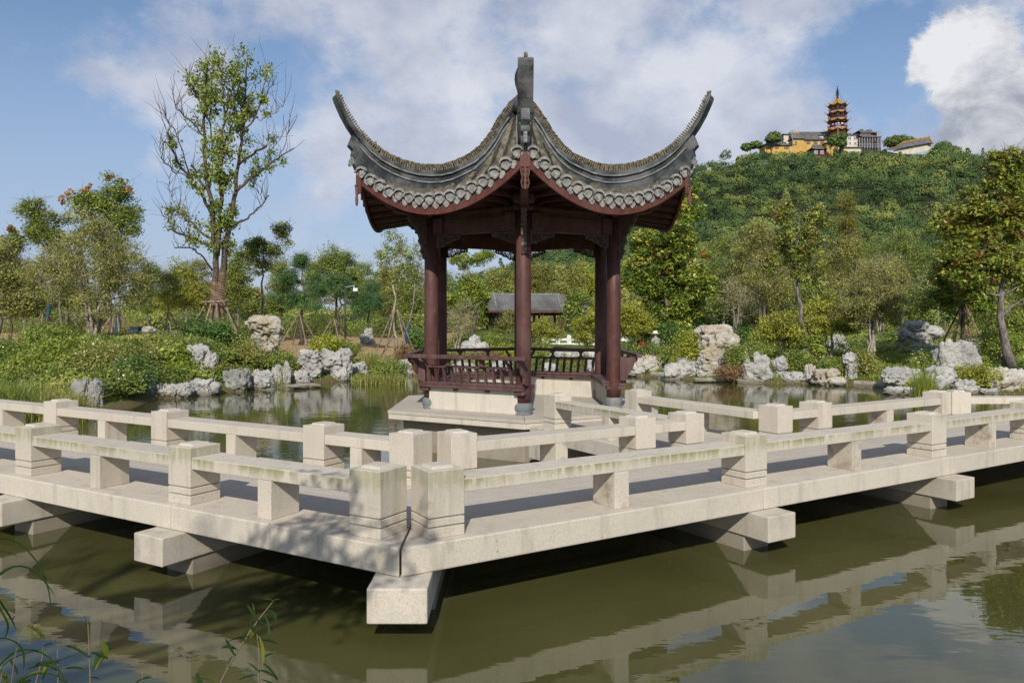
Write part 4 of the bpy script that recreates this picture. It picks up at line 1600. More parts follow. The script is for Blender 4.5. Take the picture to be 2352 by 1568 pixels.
def blades(name, label, spots, lmat, seed=1, n=60, h=0.6, wd=0.018, spread=0.2, bend=0.5, cat='grass', group=None, stuff=False, zfun=None):
    """arching grass blades growing from each (x, y) spot; one object"""
    rng = np.random.default_rng(seed)
    Vs, Fs, T = [], [], []
    k = 0
    sp_ = np.array(spots)
    tot = n * len(sp_)
    base = np.repeat(sp_, n, axis=0) + rng.normal(size=(tot, 2)) * spread
    z = ground_z(base[:, 0], base[:, 1]) if zfun is None else np.full(tot, zfun)
    z = np.maximum(z, -0.02)
    hh = h * rng.uniform(0.5, 1.15, tot)
    a = rng.uniform(0, 2 * math.pi, tot)
    bd = bend * rng.uniform(0.2, 1.2, tot) * hh
    dirx, diry = np.cos(a), np.sin(a)
    sx, sy = -np.sin(a), np.cos(a)
    V = np.empty((tot, 6, 3))
    for i, t in enumerate((0.0, 0.55, 1.0)):
        x = base[:, 0] + dirx * bd * t * t
        y = base[:, 1] + diry * bd * t * t
        zz = z + hh * (t - 0.28 * t * t * (bd / hh))
        w_ = wd * (1.0, 0.85, 0.08)[i]
        V[:, i * 2] = np.stack([x - sx * w_ / 2, y - sy * w_ / 2, zz], 1)
        V[:, i * 2 + 1] = np.stack([x + sx * w_ / 2, y + sy * w_ / 2, zz], 1)
    o_ = np.arange(tot)[:, None] * 6
    F = np.concatenate([o_ + np.array([[0, 1, 3, 2]]), o_ + np.array([[2, 3, 5, 4]])])
    tint = rng.uniform(0, 1, tot)
    c = (float(sp_[:, 0].mean()), float(sp_[:, 1].mean()), float(z.mean()))
    o = np_mesh(name, V.reshape(-1, 3), F, M[lmat], None, np.concatenate([tint, tint]), loc=c)
    return tag(o, label, cat, group, 'stuff' if stuff else None)


# ---------------------------------------------------------------- rocks
import bmesh


def ico(sub):
    bm = bmesh.new()
    bmesh.ops.create_icosphere(bm, subdivisions=sub, radius=1.0)
    v = [x.co.copy() for x in bm.verts]
    f = [tuple(y.index for y in x.verts) for x in bm.faces]
    bm.free()
    return v, f


ICO = {s: ico(s) for s in (3, 4, 5)}


def lump(c, r, seed, sub=4, rough=0.30, holes=0, block=0.0, sharp=0.5):
    """weathered limestone lump: displaced, cracked, pitted with deep hollows"""
    vs, fs = ICO[sub]
    rng = random.Random(seed)
    hs = []
    for i in range(holes):
        a = rng.uniform(-1.2, 1.2) - math.pi / 2
        e = rng.uniform(-0.8, 0.9)
        hs.append((Vector((math.cos(a) * math.cos(e), math.sin(a) * math.cos(e), math.sin(e))), rng.uniform(0.12, 0.27), rng.uniform(0.40, 0.70)))
    o1 = Vector((rng.uniform(-50, 50), rng.uniform(-50, 50), rng.uniform(-50, 50)))
    out_ = []
    for p in vs:
        q = p.copy()
        if block:
            mx_ = max(abs(q.x), abs(q.y), abs(q.z))
            q = q.lerp(q / mx_ * 0.86, block)
        n1_ = mnoise.fractal(q * 1.25 + o1, 1.0, 2.0, 3)
        n2_ = 1 - abs(mnoise.noise(q * 2.3 + o1 * 1.3)) * 2
        n3_ = 1 - abs(mnoise.noise(Vector((q.x * 4.5, q.y * 4.5, q.z * 6.5)) + o1)) * 2
        n4_ = mnoise.noise(q * 9 + o1)
        n5_ = mnoise.noise(q * 2.0 + o1 * 0.7)
        d = 1 + rough * (0.95 * n1_ + 0.35 * (abs(n5_) ** 0.5) - sharp * 0.36 * max(0, n2_) ** 3 - 0.10 * max(0, n3_) ** 5 * sharp + 0.05 * n4_)
        vd = mnoise.voronoi(q * 1.7 + o1 * 0.5 + Vector((n4_, n1_, n4_)) * 0.12)[0]
        d -= rough * 0.42 * max(0.0, 1 - (vd[1] - vd[0]) / 0.14) ** 1.5
        for hd, hr, hd2 in hs:
            ang = p.angle(hd)
            if ang < hr:
                x = 1 - ang / hr
                d -= hd2 * 1.15 * (x * x * (3 - 2 * x))
        out_.append((c[0] + q.x * r[0] * d, c[1] + q.y * r[1] * d, c[2] + q.z * r[2] * d))
    return out_, fs


def rock(label, px, pyb, wpx, hpx, Y, seed, mat='rock', holes=2, rough=0.34, block=0.25, lumps=None, name='rock', cat='rock', zbase=None, group=None, sharp=0.8):
    """limestone boulder whose foot shows at (px, pyb), wpx wide and hpx high on the picture"""
    # stand the foot where that line of sight meets the water or the ground
    for yy in np.arange(18.0, 60.0, 0.12):
        zr_ = CAM_Z - (pyb - HOR) * yy / FP
        if zr_ <= max(gz((px - 1176) * yy / FP, yy), 0.0):
            Y = float(yy)
            break
    sc = Y / FP
    c = at(px, pyb, Y)
    w_, h_ = wpx * sc, hpx * sc
    Y += w_ * 0.22
    c.y = Y
    c.z -= 0.04 + 0.04 * h_
    m = MB()
    if lumps is None:
        m.add(*lump((c.x, Y, c.z + h_ * 0.42), (w_ * 0.5, w_ * 0.40, h_ * 0.60), seed, 5, rough, holes + 2, block, sharp))
        rg = random.Random(seed + 5)
        for i in range(2):
            m.add(*lump((c.x + rg.uniform(-0.33, 0.33) * w_, Y - rg.uniform(0.0, 0.25) * w_, c.z + rg.uniform(0.1, 0.45) * h_),
                        (w_ * rg.uniform(0.2, 0.3), w_ * 0.25, h_ * rg.uniform(0.25, 0.4)), seed * 3 + i, 3, rough, 0, block, sharp))
    else:
        for i, (lx, lz, lw, lh, hl, sb) in enumerate(lumps):
            m.add(*lump((c.x + lx * w_, Y + random.Random(seed + i).uniform(-0.12, 0.12) * w_, c.z + lz * h_), (lw * w_, lw * w_ * 0.75, lh * h_), seed * 7 + i, 5 if sb == 4 else sb, rough, hl + 1, block, sharp))
    o = m.solo(name, M[mat], (c.x, Y, c.z), smooth=True)
    return tag(o, label, cat, group)


def wy(py, z=0.0):
    return (CAM_Z - z) * FP / (py - HOR)


ROCKS = [
    # label, px, foot y, w, h, Y, seed, material, holes, lumps
    ("flat pale boulder half in the water, left of the far bank's reeds", 385, 914, 92, 36, 25.0, 3, 'rock', 0,
     [(-0.28, 0.4, 0.24, 0.62, 1, 4), (0.02, 0.42, 0.2, 0.6, 0, 4), (0.27, 0.45, 0.26, 0.6, 0, 4)]),
    ("smooth pale boulder sloping into the pond beside the reeds, right of the flat one", 462, 908, 75, 40, 25.6, 5, 'rock', 0,
     [(-0.1, 0.45, 0.42, 0.6, 0, 4), (0.3, 0.5, 0.22, 0.42, 0, 3)]),
    ("dark undercut rock at the water below the hanging flowering shrub", 327, 905, 44, 48, 24.2, 7, 'rock_dark', 0, None),
    ("grey pierced rock behind the left railing, half covered by creepers", 198, 938, 70, 70, 21.9, 8, 'rock_dark', 4,
     [(-0.25, 0.55, 0.25, 0.5, 2, 4), (0.2, 0.45, 0.25, 0.55, 3, 4), (0.0, 0.1, 0.5, 0.2, 1, 4)]),
    ("low grey stone peeping out of the tall grass at the left edge", 62, 855, 55, 22, 23.5, 9, 'rock', 1, None),
    ("square topped white block among the shrubs, left of the tall mushroom shaped rock", 448, 850, 84, 62, 27.5, 11, 'rock', 1,
     [(-0.1, 0.45, 0.42, 0.58, 1, 4), (0.33, 0.35, 0.2, 0.5, 0, 4)]),
    ("dark pitted rock at the water's edge, leftmost of the waterline group by the mushroom rock", 540, 896, 58, 52, 28.2, 13, 'rock_dark', 4, None),
    ("grey rock with a round hole, at the water below the mushroom rock", 594, 896, 58, 50, 28.6, 15, 'rock', 4,
     [(-0.25, 0.4, 0.27, 0.55, 2, 4), (0.18, 0.52, 0.35, 0.48, 2, 4), (0.3, 0.12, 0.3, 0.2, 0, 3)]),
    ("pale ridged rock with an upright fin beside the dead reeds", 645, 886, 46, 52, 29.2, 17, 'rock', 1,
     [(-0.25, 0.5, 0.3, 0.5, 1, 4), (0.28, 0.5, 0.2, 0.6, 0, 4)]),
    ("low box shaped stone at the water between the reeds and the double rock", 690, 884, 46, 34, 29.8, 19, 'rock', 0,
     [(0, 0.5, 0.5, 0.6, 0, 4)]),
    ("thin flat slab lying on the water at the bank", 672, 893, 92, 12, 29.3, 21, 'rock_tan', 0, [(0, 0.45, 0.5, 0.55, 0, 4), (0.3, 0.6, 0.3, 0.5, 0, 4)]),
    ("stacked rugged rock behind the waterline, left of the big pierced white rock", 707, 864, 54, 64, 31.5, 23, 'rock', 2,
     [(-0.05, 0.72, 0.46, 0.32, 3, 5), (0.1, 0.25, 0.44, 0.36, 1, 4)]),
    ("big white pierced rock at the water left of the pavilion", 768, 873, 68, 82, 31.3, 25, 'rock', 4,
     [(-0.1, 0.62, 0.42, 0.32, 3, 5), (0.16, 0.32, 0.36, 0.40, 1, 5), (0.3, 0.68, 0.24, 0.3, 2, 4)]),
    ("rounded grey boulder right of the big white pierced rock", 823, 862, 40, 36, 32.5, 27, 'rock', 1, None),
    ("pale boulder on the bank close to the pavilion's left bench", 930, 856, 34, 32, 35.0, 29, 'rock', 1, None),
    ("pale boulder higher on the bank, hard by the pavilion's left rail end", 952, 832, 34, 28, 37.0, 30, 'rock', 1, None),
    ("seated figure shaped grey rock alone on the dry lawn", 846, 790, 38, 40, 41.0, 31, 'rock', 1,
     [(-0.12, 0.32, 0.42, 0.36, 1, 4), (-0.02, 0.7, 0.24, 0.34, 0, 4)]),
    ("spiky white rock seen between the pavilion's left and front columns", 1090, 812, 66, 44, 42.0, 33, 'rock', 3,
     [(-0.2, 0.35, 0.3, 0.45, 1, 4), (0.15, 0.3, 0.33, 0.4, 2, 4), (-0.02, 0.65, 0.2, 0.4, 1, 4), (-0.12, 0.75, 0.1, 0.3, 0, 3)]),
    ("white rock just right of the front column, above the upper pool", 1232, 800, 26, 36, 38.6, 35, 'rock', 1, None),
    ("pale boulder beside the little waterfall, left side", 1276, 826, 48, 20, 38.0, 37, 'rock', 0, None),
    ("pale boulder beside the little waterfall, right side", 1310, 838, 40, 26, 37.4, 39, 'rock', 1, None),
    ("grey rocks at the far shore seen low through the pavilion's left rail", 1065, 858, 60, 30, 35.2, 41, 'rock', 1, None),
    ("grey shore rock seen through the rail just left of the front column", 1150, 858, 46, 34, 35.2, 43, 'rock', 1, None),
    ("grey shore rock seen through the rail beside the right back column", 1372, 856, 50, 36, 35.0, 45, 'rock', 1, None),
    ("pale shore rock seen through the rail in the middle of the back bench", 1262, 856, 40, 24, 35.4, 46, 'rock', 0, None),
    ("round pale boulder just right of the pavilion's right rail end", 1487, 856, 62, 44, 34.0, 47, 'rock_tan', 0,
     [(-0.28, 0.45, 0.25, 0.5, 0, 4), (0.15, 0.5, 0.4, 0.55, 1, 4)]),
    ("flat pale stone at the water below the round boulder right of the pavilion", 1458, 865, 48, 16, 33.6, 49, 'rock', 0, [(0, 0.5, 0.5, 0.6, 0, 4)]),
    ("broad grey cracked boulder at the water left of the tall right hand rock", 1571, 872, 92, 54, 32.0, 51, 'rock', 1,
     [(-0.28, 0.3, 0.24, 0.42, 0, 4), (0.08, 0.45, 0.34, 0.55, 1, 5), (0.32, 0.3, 0.2, 0.4, 0, 4)]),
    ("long low stone ledge at the water under the tall right hand rock", 1680, 880, 150, 14, 30.6, 53, 'rock_tan', 0,
     [(-0.3, 0.4, 0.24, 0.5, 0, 3), (0.0, 0.5, 0.3, 0.5, 0, 3), (0.3, 0.4, 0.25, 0.5, 0, 3)]),
    ("many horned white rock at the water right of the tall right hand rock", 1740, 872, 74, 66, 31.0, 55, 'rock', 3,
     [(0.0, 0.3, 0.46, 0.36, 2, 5), (-0.28, 0.66, 0.16, 0.3, 1, 4), (0.02, 0.75, 0.12, 0.3, 0, 4), (0.26, 0.6, 0.2, 0.36, 1, 4)]),
    ("small pierced rock with a knob, right neighbour of the many horned rock", 1793, 868, 40, 50, 31.2, 57, 'rock', 2,
     [(0.0, 0.72, 0.42, 0.32, 2, 4), (0.05, 0.25, 0.36, 0.3, 0, 4)]),
    ("low pale boulder at the water between the knobbed rock and the upright stones", 1826, 878, 60, 26, 30.4, 59, 'rock', 0, None),
    ("small upright pointed stone at the right shore", 1862, 882, 26, 46, 29.8, 61, 'rock_tan', 1, [(0, 0.5, 0.45, 0.6, 1, 4)]),
    ("dark hollowed rock at the right shore beside the upright pointed stone", 1908, 886, 66, 42, 29.4, 63, 'rock_tan', 4, None),
    ("tall pitted rock with a dry tuft on top at the right shore", 1956, 868, 40, 62, 29.8, 65, 'rock', 3,
     [(0, 0.75, 0.44, 0.28, 2, 4), (0.06, 0.35, 0.36, 0.42, 3, 4)]),
    ("long overhanging grey rock pointing left over the water, at the right", 2076, 886, 92, 46, 26.6, 67, 'rock', 1,
     [(-0.3, 0.6, 0.24, 0.38, 1, 4), (0.05, 0.45, 0.4, 0.5, 1, 4), (0.3, 0.6, 0.24, 0.4, 0, 4)]),
    ("low flat rocks in the water below the overhanging grey rock", 2085, 908, 88, 22, 25.2, 69, 'rock', 0,
     [(-0.25, 0.5, 0.26, 0.55, 0, 4), (0.2, 0.45, 0.3, 0.5, 0, 4)]),
    ("grey boulder between the grass tuft and the paired posts", 2170, 884, 66, 46, 26.5, 71, 'rock', 1, None),
    ("big rounded cracked grey rock in two humps on the right lawn", 2212, 868, 112, 86, 27.8, 73, 'rock', 2,
     [(-0.22, 0.5, 0.28, 0.56, 2, 5), (0.2, 0.5, 0.32, 0.5, 1, 5), (-0.1, 0.2, 0.4, 0.3, 0, 4)]),
    ("grey stone behind the paired posts under the yellow shrub", 2222, 902, 56, 34, 25.4, 75, 'rock', 1, None),
    ("large honey coloured boulder at the right edge above the far rail", 2322, 904, 96, 62, 25.0, 77, 'rock_tan', 1,
     [(-0.1, 0.45, 0.46, 0.58, 1, 5), (0.3, 0.4, 0.3, 0.5, 0, 4)]),
    ("low pale stone at the foot of the large honey coloured boulder", 2275, 908, 48, 20, 24.6, 79, 'rock', 0, None),
    ("pale layered rock pile on the lawn left of the tall dark rock", 1926, 806, 54, 44, 34.5, 81, 'rock', 1,
     [(-0.15, 0.3, 0.36, 0.34, 0, 4), (0.1, 0.6, 0.28, 0.38, 0, 4), (0.3, 0.2, 0.25, 0.3, 0, 3)]),
    ("low pale stones at the foot of the tall dark rock, left side", 2080, 806, 40, 30, 32.2, 83, 'rock', 0, None),
    ("pale stones between the staked tree and the thick magnolia trunk", 2260, 808, 60, 36, 30.5, 85, 'rock', 0, None),
    ("small white stone far back between the slim magnolia's trunk and the bushes", 1838, 748, 22, 8, 50.0, 87, 'rock', 0, None),
    ("pale stones on the lawn below the slim magnolia's low branch", 1870, 822, 60, 24, 33.0, 88, 'rock', 0, None),
    ("white stone lying behind the blue box on the dry lawn", 338, 762, 34, 14, 48.0, 89, 'rock', 0, None),
]
for q in ROCKS:
    lab, px, pyb, w_, h_, Y, sd, mt, ho, lm = q
    rock(lab, px, pyb, w_ * 0.98, h_ * 0.98, Y, sd, mt, ho, 0.40, 0.3, lm)
rock("tall honey and white mushroom shaped scholar's rock, wide on top and narrow below", 600, 826, 92, 114, 31.0, 101, 'rock_tan', 3, 0.30, 0.1,
     [(-0.02, 0.80, 0.40, 0.17, 3, 5), (0.24, 0.74, 0.26, 0.18, 2, 5), (-0.30, 0.78, 0.20, 0.10, 1, 4), (0.0, 0.58, 0.32, 0.22, 5, 5), (0.06, 0.38, 0.28, 0.26, 7, 5),
      (0.16, 0.18, 0.17, 0.28, 4, 5), (0.30, 0.54, 0.14, 0.2, 2, 4)], name='scholar_rock')
rock("tall pale pierced scholar's rock standing on the right shore, broad above a waist", 1652, 858, 100, 122, 32.0, 103, 'rock_tan', 3, 0.30, 0.15,
     [(-0.10, 0.82, 0.34, 0.18, 4, 5), (0.12, 0.86, 0.28, 0.13, 2, 5), (-0.08, 0.58, 0.36, 0.24, 6, 5), (0.34, 0.68, 0.19, 0.15, 3, 5), (0.14, 0.64, 0.30, 0.22, 4, 5),
      (-0.14, 0.34, 0.33, 0.20, 5, 5), (-0.16, 0.12, 0.34, 0.22, 3, 5), (0.24, 0.36, 0.18, 0.24, 3, 5), (0.16, 0.14, 0.26, 0.2, 1, 4)], name='scholar_rock')
rock("tall dark scholar's rock with a beak to the right, shaded on the right lawn", 2128, 810, 96, 76, 32.5, 105, 'rock', 2, 0.30, 0.15,
     [(-0.12, 0.60, 0.36, 0.42, 1, 5), (0.22, 0.66, 0.32, 0.22, 2, 5), (-0.12, 0.86, 0.26, 0.16, 0, 4), (0.0, 0.14, 0.44, 0.20, 0, 4)], name='scholar_rock')

# ---------------------------------------------------------------- trees of the left bank
def traced(q):
    """limb points read off an enlargement of the tall tree -> picture coordinates"""
    return ((500 + q[0] / 0.7787) / 1.7415, (150 + q[1] / 0.7787) / 1.7415)


def tall_tree():
    Y = 41.0
    rng = np.random.default_rng(77)
    A = [(278, 905), (280, 800), (285, 680), (275, 560), (262, 480), (250, 380), (245, 300), (250, 200), (256, 90), (263, 70)]
    B = [(293, 905), (297, 780), (312, 660), (330, 560), (345, 480), (355, 380), (365, 280), (375, 180), (383, 60)]
    Cc = [(287, 680), (300, 560), (297, 450), (302, 350), (310, 250), (302, 150), (287, 60)]
    limbs = [(A, 0.22, 0.03, 0), (B, 0.23, 0.03, .5), (Cc, 0.20, 0.025, -.6),
             ([(272, 560), (240, 490), (205, 440), (160, 380), (140, 330), (132, 298)], 0.15, 0.05, -1.2),
             ([(245, 470), (222, 425), (206, 400)], 0.09, 0.06, .6), ([(205, 440), (190, 395), (165, 300), (128, 250), (122, 235)], 0.06, 0.015, -1.0),
             ([(160, 425), (120, 385), (108, 340)], 0.05, 0.012, -1.6), ([(205, 445), (150, 410), (115, 388)], 0.05, 0.012, -1.6),
             ([(285, 640), (230, 600), (185, 555), (150, 540), (122, 530)], 0.12, 0.03, 1.0), ([(283, 655), (230, 632), (180, 610), (132, 600)], 0.13, 0.05, -.6),
             ([(185, 610), (150, 580), (118, 556)], 0.05, 0.012, -.6), ([(272, 725), (240, 680), (200, 655), (155, 655)], 0.07, 0.03, -1.3),
             ([(345, 480), (390, 440), (440, 400), (480, 372), (527, 345)], 0.13, 0.03, 1.0), ([(355, 395), (400, 360), (440, 338)], 0.10, 0.06, -1.0),
             ([(340, 585), (390, 560), (430, 520), (447, 492)], 0.10, 0.03, 1.2), ([(360, 300), (400, 260), (430, 180), (440, 95)], 0.08, 0.02, .9),
             ([(480, 372), (503, 330), (510, 280)], 0.04, 0.012, 1.2), ([(400, 428), (450, 360), (492, 300)], 0.05, 0.012, 1.5),
             ([(250, 310), (200, 255), (160, 220), (150, 170)], 0.07, 0.015, -1.0), ([(255, 250), (222, 180), (190, 140), (200, 120)], 0.07, 0.015, .8),
             ([(375, 210), (420, 260), (470, 230), (495, 205)], 0.05, 0.012, .5), ([(310, 250), (330, 180), (345, 120), (352, 85)], 0.06, 0.015, -.4),
             ([(297, 440), (270, 340), (265, 260), (275, 190), (270, 120)], 0.09, 0.015, 1.0), ([(300, 350), (330, 290), (340, 210), (335, 150)], 0.08, 0.015, .2),
             ([(185, 555), (150, 510), (135, 470), (138, 440)], 0.035, 0.01, 1.0), ([(430, 520), (420, 490), (400, 470)], 0.03, 0.01, 1.2),
             ([(365, 280), (410, 230), (455, 150), (465, 145)], 0.05, 0.012, 1.4), ([(230, 300), (190, 260), (160, 200)], 0.04, 0.01, 1.8)]
    base = traced((286, 905))
    b0 = at(base[0], base[1], Y)
    zg = gz(b0.x, Y)
    root = thing('tall_tree', 'tall twin-trunked tree with rope-bound trunk and mostly bare upswept limbs', 'tree', (b0.x, Y, zg))
    tm, lm = MB(), MB()
    heads = []
    for i, (pts, r0, r1, dpt) in enumerate(limbs):
        P_ = []
        for j, q in enumerate(pts):
            f_ = j / (len(pts) - 1)
            p = at(*traced(q), Y + dpt * 1.4 * f_ * (1 if i < 3 else 1.5))
            P_.append(np.array([p.x, p.y, p.z]))
        P_ = np.array(P_)
        # smooth subdivision
        t = np.linspace(0, len(P_) - 1, len(P_) * 3)
        Q = np.stack([np.interp(t, np.arange(len(P_)), P_[:, c]) for c in range(3)], 1)
        Q[1:-1] += rng.normal(size=(len(Q) - 2, 3)) * 0.04
        rr = (r0 * (1.0 if i < 2 else 0.72) + (r1 - r0 * (1.0 if i < 2 else 0.72)) * np.linspace(0, 1, len(Q)) ** 0.7)
        if i < 2:
            Q[0][2] = zg - 0.1
        (tm if i < 2 else lm).tube(Q, list(rr), 9 if i < 3 else 6)
        # bare twigs
        for k in range(int(len(Q) * (0.9 if i > 2 else 0.4))):
            j = rng.integers(int(len(Q) * 0.45), len(Q))
            s_ = Q[j]
            if i < 3 and s_[2] < zg + 7:
                continue
            e = s_ + np.array([rng.normal() * 0.55, rng.normal() * 0.5, abs(rng.normal()) * 0.9 + 0.25])
            lm.tube(curve(s_, e, 0.08, rng, 4, 0.12), [0.016, 0.012, 0.009, 0.005], 4, False)
        heads.append(Q)
    tm.build('trunk', M['bark'], root, smooth=True)
    lm.build('branches', M['bark'], root, smooth=True)
    cl = []

    def along(Q, z0, z1, n, s):
        for k in range(n):
            zz = rng.uniform(z0, z1)
            j = int(np.argmin(np.abs(Q[:, 2] - zz)))
            cl.append((Q[j] + rng.normal(size=3) * np.array([0.24, 0.24, 0.22]), s * rng.uniform(0.6, 1.2)))
    H = lambda y: at(0, traced((0, y))[1], Y).z
    for Q, n in ((heads[0], 22), (heads[1], 30), (heads[2], 26), (heads[22], 13), (heads[23], 9)):
        along(Q, H(640), H(200), n, 0.30)
        along(Q, H(200), H(60), 8, 0.30)
    for i, n, s in ((3, 5, .36), (8, 6, .34), (9, 4, .36), (12, 9, .36), (15, 6, .3), (17, 3, .25), (19, 4, .3), (4, 3, .3), (21, 5, .3)):
        Q = heads[i]
        for k in range(n):
            j = rng.integers(len(Q) // 4, len(Q))
            if i in (3, 12) and j > len(Q) * 0.8:
                continue
            cl.append((Q[j] + rng.normal(size=3) * 0.2, s * rng.uniform(0.6, 1.1)))
    for q in ((263, 66), (385, 56), (287, 62), (436, 95), (352, 90), (205, 128), (225, 135), (250, 88), (258, 105)):
        p = at(*traced(q), Y)
        cl.append((np.array([p.x, Y + rng.normal() * 0.3, p.z]), 0.36))
    C = np.array([c[0] for c in cl])
    Sz = np.array([c[1] for c in cl])
    per = 62
    idx = np.repeat(np.arange(len(C)), per)
    off = rng.normal(size=(len(idx), 3)) * (Sz[idx] * 0.62)[:, None]
    tint = np.clip(0.4 * rng.uniform(0, 1, len(C))[idx] + 0.6 * rng.uniform(0, 1, len(idx)), 0, 1)
    V, F = leaf_quads(rng, C[idx] + off, 0.20, 0.5, 0.1, off, 1.2, 0.5)
    np_mesh('crown', V, F, M['lf_mid'], root, tint)
    # straw rope bound round both stems
    m = MB()
    for Q, z0, z1, r in ((heads[0], zg + 0.1, zg + 3.4, 0.235), (heads[1], zg + 0.1, zg + 3.9, 0.25)):
        pts = []
        n_ = 50 * 11
        for i in range(n_):
            f_ = i / n_
            z = z0 + (z1 - z0) * f_
            c = np.array([np.interp(z, Q[:, 2], Q[:, c_]) for c_ in range(2)])
            a = 50 * 2 * math.pi * f_
            rr = r * (1.03 - 0.16 * f_) + 0.012 * math.sin(i * 1.7)
            pts.append((c[0] + rr * math.cos(a), c[1] + rr * math.sin(a), z + 0.03 * math.sin(a * 0.37 + i)))
        m.tube(pts, 0.027, 4)
    m.build('straw_rope', M['rope'], root)
    for i, (dx_, dy_) in enumerate(((-1.7, -0.7), (-0.35, -1.7), (0.6, -1.6), (1.6, -0.6), (1.1, 1.3), (-1.2, 1.3))):
        m = MB()
        m.tube([(b0.x + dx_, Y + dy_, gz(b0.x + dx_, Y + dy_) - 0.1), (b0.x + dx_ * 0.26, Y + dy_ * 0.26, zg + 2.35)], [0.06, 0.05], 6)
        m.build('stake', M['stake'], root)
    m = MB()
    for p, q in (((-0.5, -0.5), (0.5, -0.5)), ((0.5, -0.5), (0.5, 0.5)), ((0.5, 0.5), (-0.5, 0.5)), ((-0.5, 0.5), (-0.5, -0.5))):
        m.tube([(b0.x + p[0] * 1.15, Y + p[1] * 1.15, zg + 2.3), (b0.x + q[0] * 1.15, Y + q[1] * 1.15, zg + 2.34)], 0.045, 6)
    m.build('stake_frame', M['stake'], root)


tall_tree()
tree('shrub_tree', 'wide many-stemmed tree with pale slender bare stems and sparse leaves, nearest on the left bank', 215, 27.5,
     [(215, 600, 125, 95), (120, 640, 75, 70), (310, 640, 60, 80), (190, 540, 80, 60), (230, 690, 130, 50)], 'lf_olive', 'bark_pale', 8000, 0.095, 0.15, seed=11, nclump=170,
     clump=0.34, stems=8, cat='tree', twig_r=0.011, trunk_top=at(0, 600, 27.5).z, by=800)
tree('golden_rain_tree', 'dark green tree with orange seed clusters at its top, rising behind the many-stemmed tree', 262, 46.0,
     [(255, 450, 42, 50), (290, 500, 45, 45), (205, 470, 38, 38), (240, 540, 70, 45)], 'lf_mid', 'bark', 6500, 0.17, 0.16, seed=12, nclump=80, clump=0.5, up=0.2,
     accents=[('lf_orange', [(152, 450, 22, 20), (195, 432, 26, 14), (262, 408, 30, 12), (232, 470, 20, 14), (290, 440, 16, 20), (250, 500, 16, 12)], 900, 0.16)], stakes=3)
tree('golden_rain_tree', 'tree with flat layered dark sprays, left of the one with orange seed clusters', 100, 44.0,
     [(70, 480, 38, 28), (85, 525, 30, 28), (130, 500, 38, 22), (110, 545, 50, 32)], 'lf_mid', 'bark', 4200, 0.16, 0.13, seed=13, nclump=60, clump=0.42, up=0.9, wrap='teal', stakes=3)
tree('golden_rain_tree', 'small tree with rusty red top at the far left edge', 22, 43.0, [(28, 560, 26, 36), (10, 600, 30, 40)], 'lf_mid', 'bark', 2200, 0.16, 0.1, seed=14, nclump=36, clump=0.4,
     accents=[('lf_rust', [(26, 528, 20, 12)], 160, 0.16)])
tree('shade_tree', 'leaning dark limbed tree with olive crown cut by the left frame edge', -12, 30.0, [(15, 640, 75, 60), (50, 690, 60, 50), (-20, 600, 60, 60)], 'lf_olive', 'bark_grey', 5200, 0.12, 0.15,
     seed=15, nclump=90, clump=0.42)
tree('slender_tree', 'thin tree wrapped in teal cloth at its foot, behind the many-stemmed tree', 268, 39.0, [(262, 590, 50, 50), (250, 640, 40, 40)], 'lf_mid', 'bark_grey', 2600, 0.13, 0.11, seed=16,
     nclump=40, clump=0.4, wrap='teal', stakes=4)
tree('slender_tree', 'thin tree with teal wrapped foot farther back on the dry lawn, at the far left', 150, 50.0, [(150, 610, 60, 55)], 'lf_olive', 'bark_grey', 2600, 0.15, 0.11, seed=17, nclump=40, clump=0.5,
     wrap='teal', stakes=4)
tree('maple_tree', 'airy yellow-green tree between the many-stemmed tree and the tall bare tree', 428, 58.0, [(425, 650, 50, 50), (400, 690, 45, 40), (455, 690, 40, 45), (420, 615, 30, 26)], 'lf_yellow',
     'bark_grey', 5200, 0.16, 0.12, seed=18, nclump=80, clump=0.55)
tree('young_maple', 'small staked sapling with thin yellow-green leaves on the dry lawn', 386, 52.0, [(388, 660, 34, 55)], 'lf_bright', 'bark_grey', 1500, 0.14, 0.07, seed=19, nclump=40, clump=0.4, stakes=4)
tree('young_maple', 'mid green tree just right of the tall bare tree, dense and upright', 548, 52.0, [(552, 620, 32, 60), (540, 670, 36, 50)], 'lf_mid', 'bark_grey', 4200, 0.15, 0.11, seed=20, nclump=60, clump=0.5)
tree('chinaberry_tree', 'slender forked tree with feathery layered leaves leaning right, above the mushroom rock', 602, 46.0,
     [(648, 525, 20, 20), (655, 548, 18, 20), (590, 560, 28, 22), (575, 585, 30, 22), (625, 575, 22, 20), (600, 610, 30, 22)], 'lf_bright', 'bark_grey', 3600, 0.15, 0.15, seed=21, nclump=52, clump=0.38,
     up=0.8, trunk_top=at(0, 575, 46).z)
tree('black_pine', 'dark pine with stacked horizontal boughs, left of the round green tree', 688, 43.0, [(690, 600, 26, 26), (665, 640, 40, 22), (720, 650, 40, 26), (690, 690, 48, 24), (640, 680, 26, 18)], 'lf_pine',
     'bark', 9000, 0.17, 0.13, seed=22, nclump=64, clump=0.36, aspect=0.16, up=0.9, stakes=4)
tree('camphor_tree', 'round full green tree left of the pavilion, tallest of its cluster', 770, 60.0, [(770, 605, 52, 45), (735, 640, 36, 36), (810, 645, 36, 40), (772, 655, 60, 30)], 'lf_mid', 'bark', 9000, 0.17, 0.16,
     seed=23, nclump=110, clump=0.62)
tree('red_pine', 'bent open pine with bare crooked lower branches and stakes, in front of the round tree', 766, 39.5, [(745, 665, 34, 22), (800, 668, 40, 24), (775, 640, 30, 20), (840, 690, 30, 18), (720, 700, 24, 14)],
     'lf_pine', 'bark', 6200, 0.16, 0.11, seed=24, nclump=44, clump=0.32, aspect=0.16, up=0.9, stakes=4, lean=0.05)
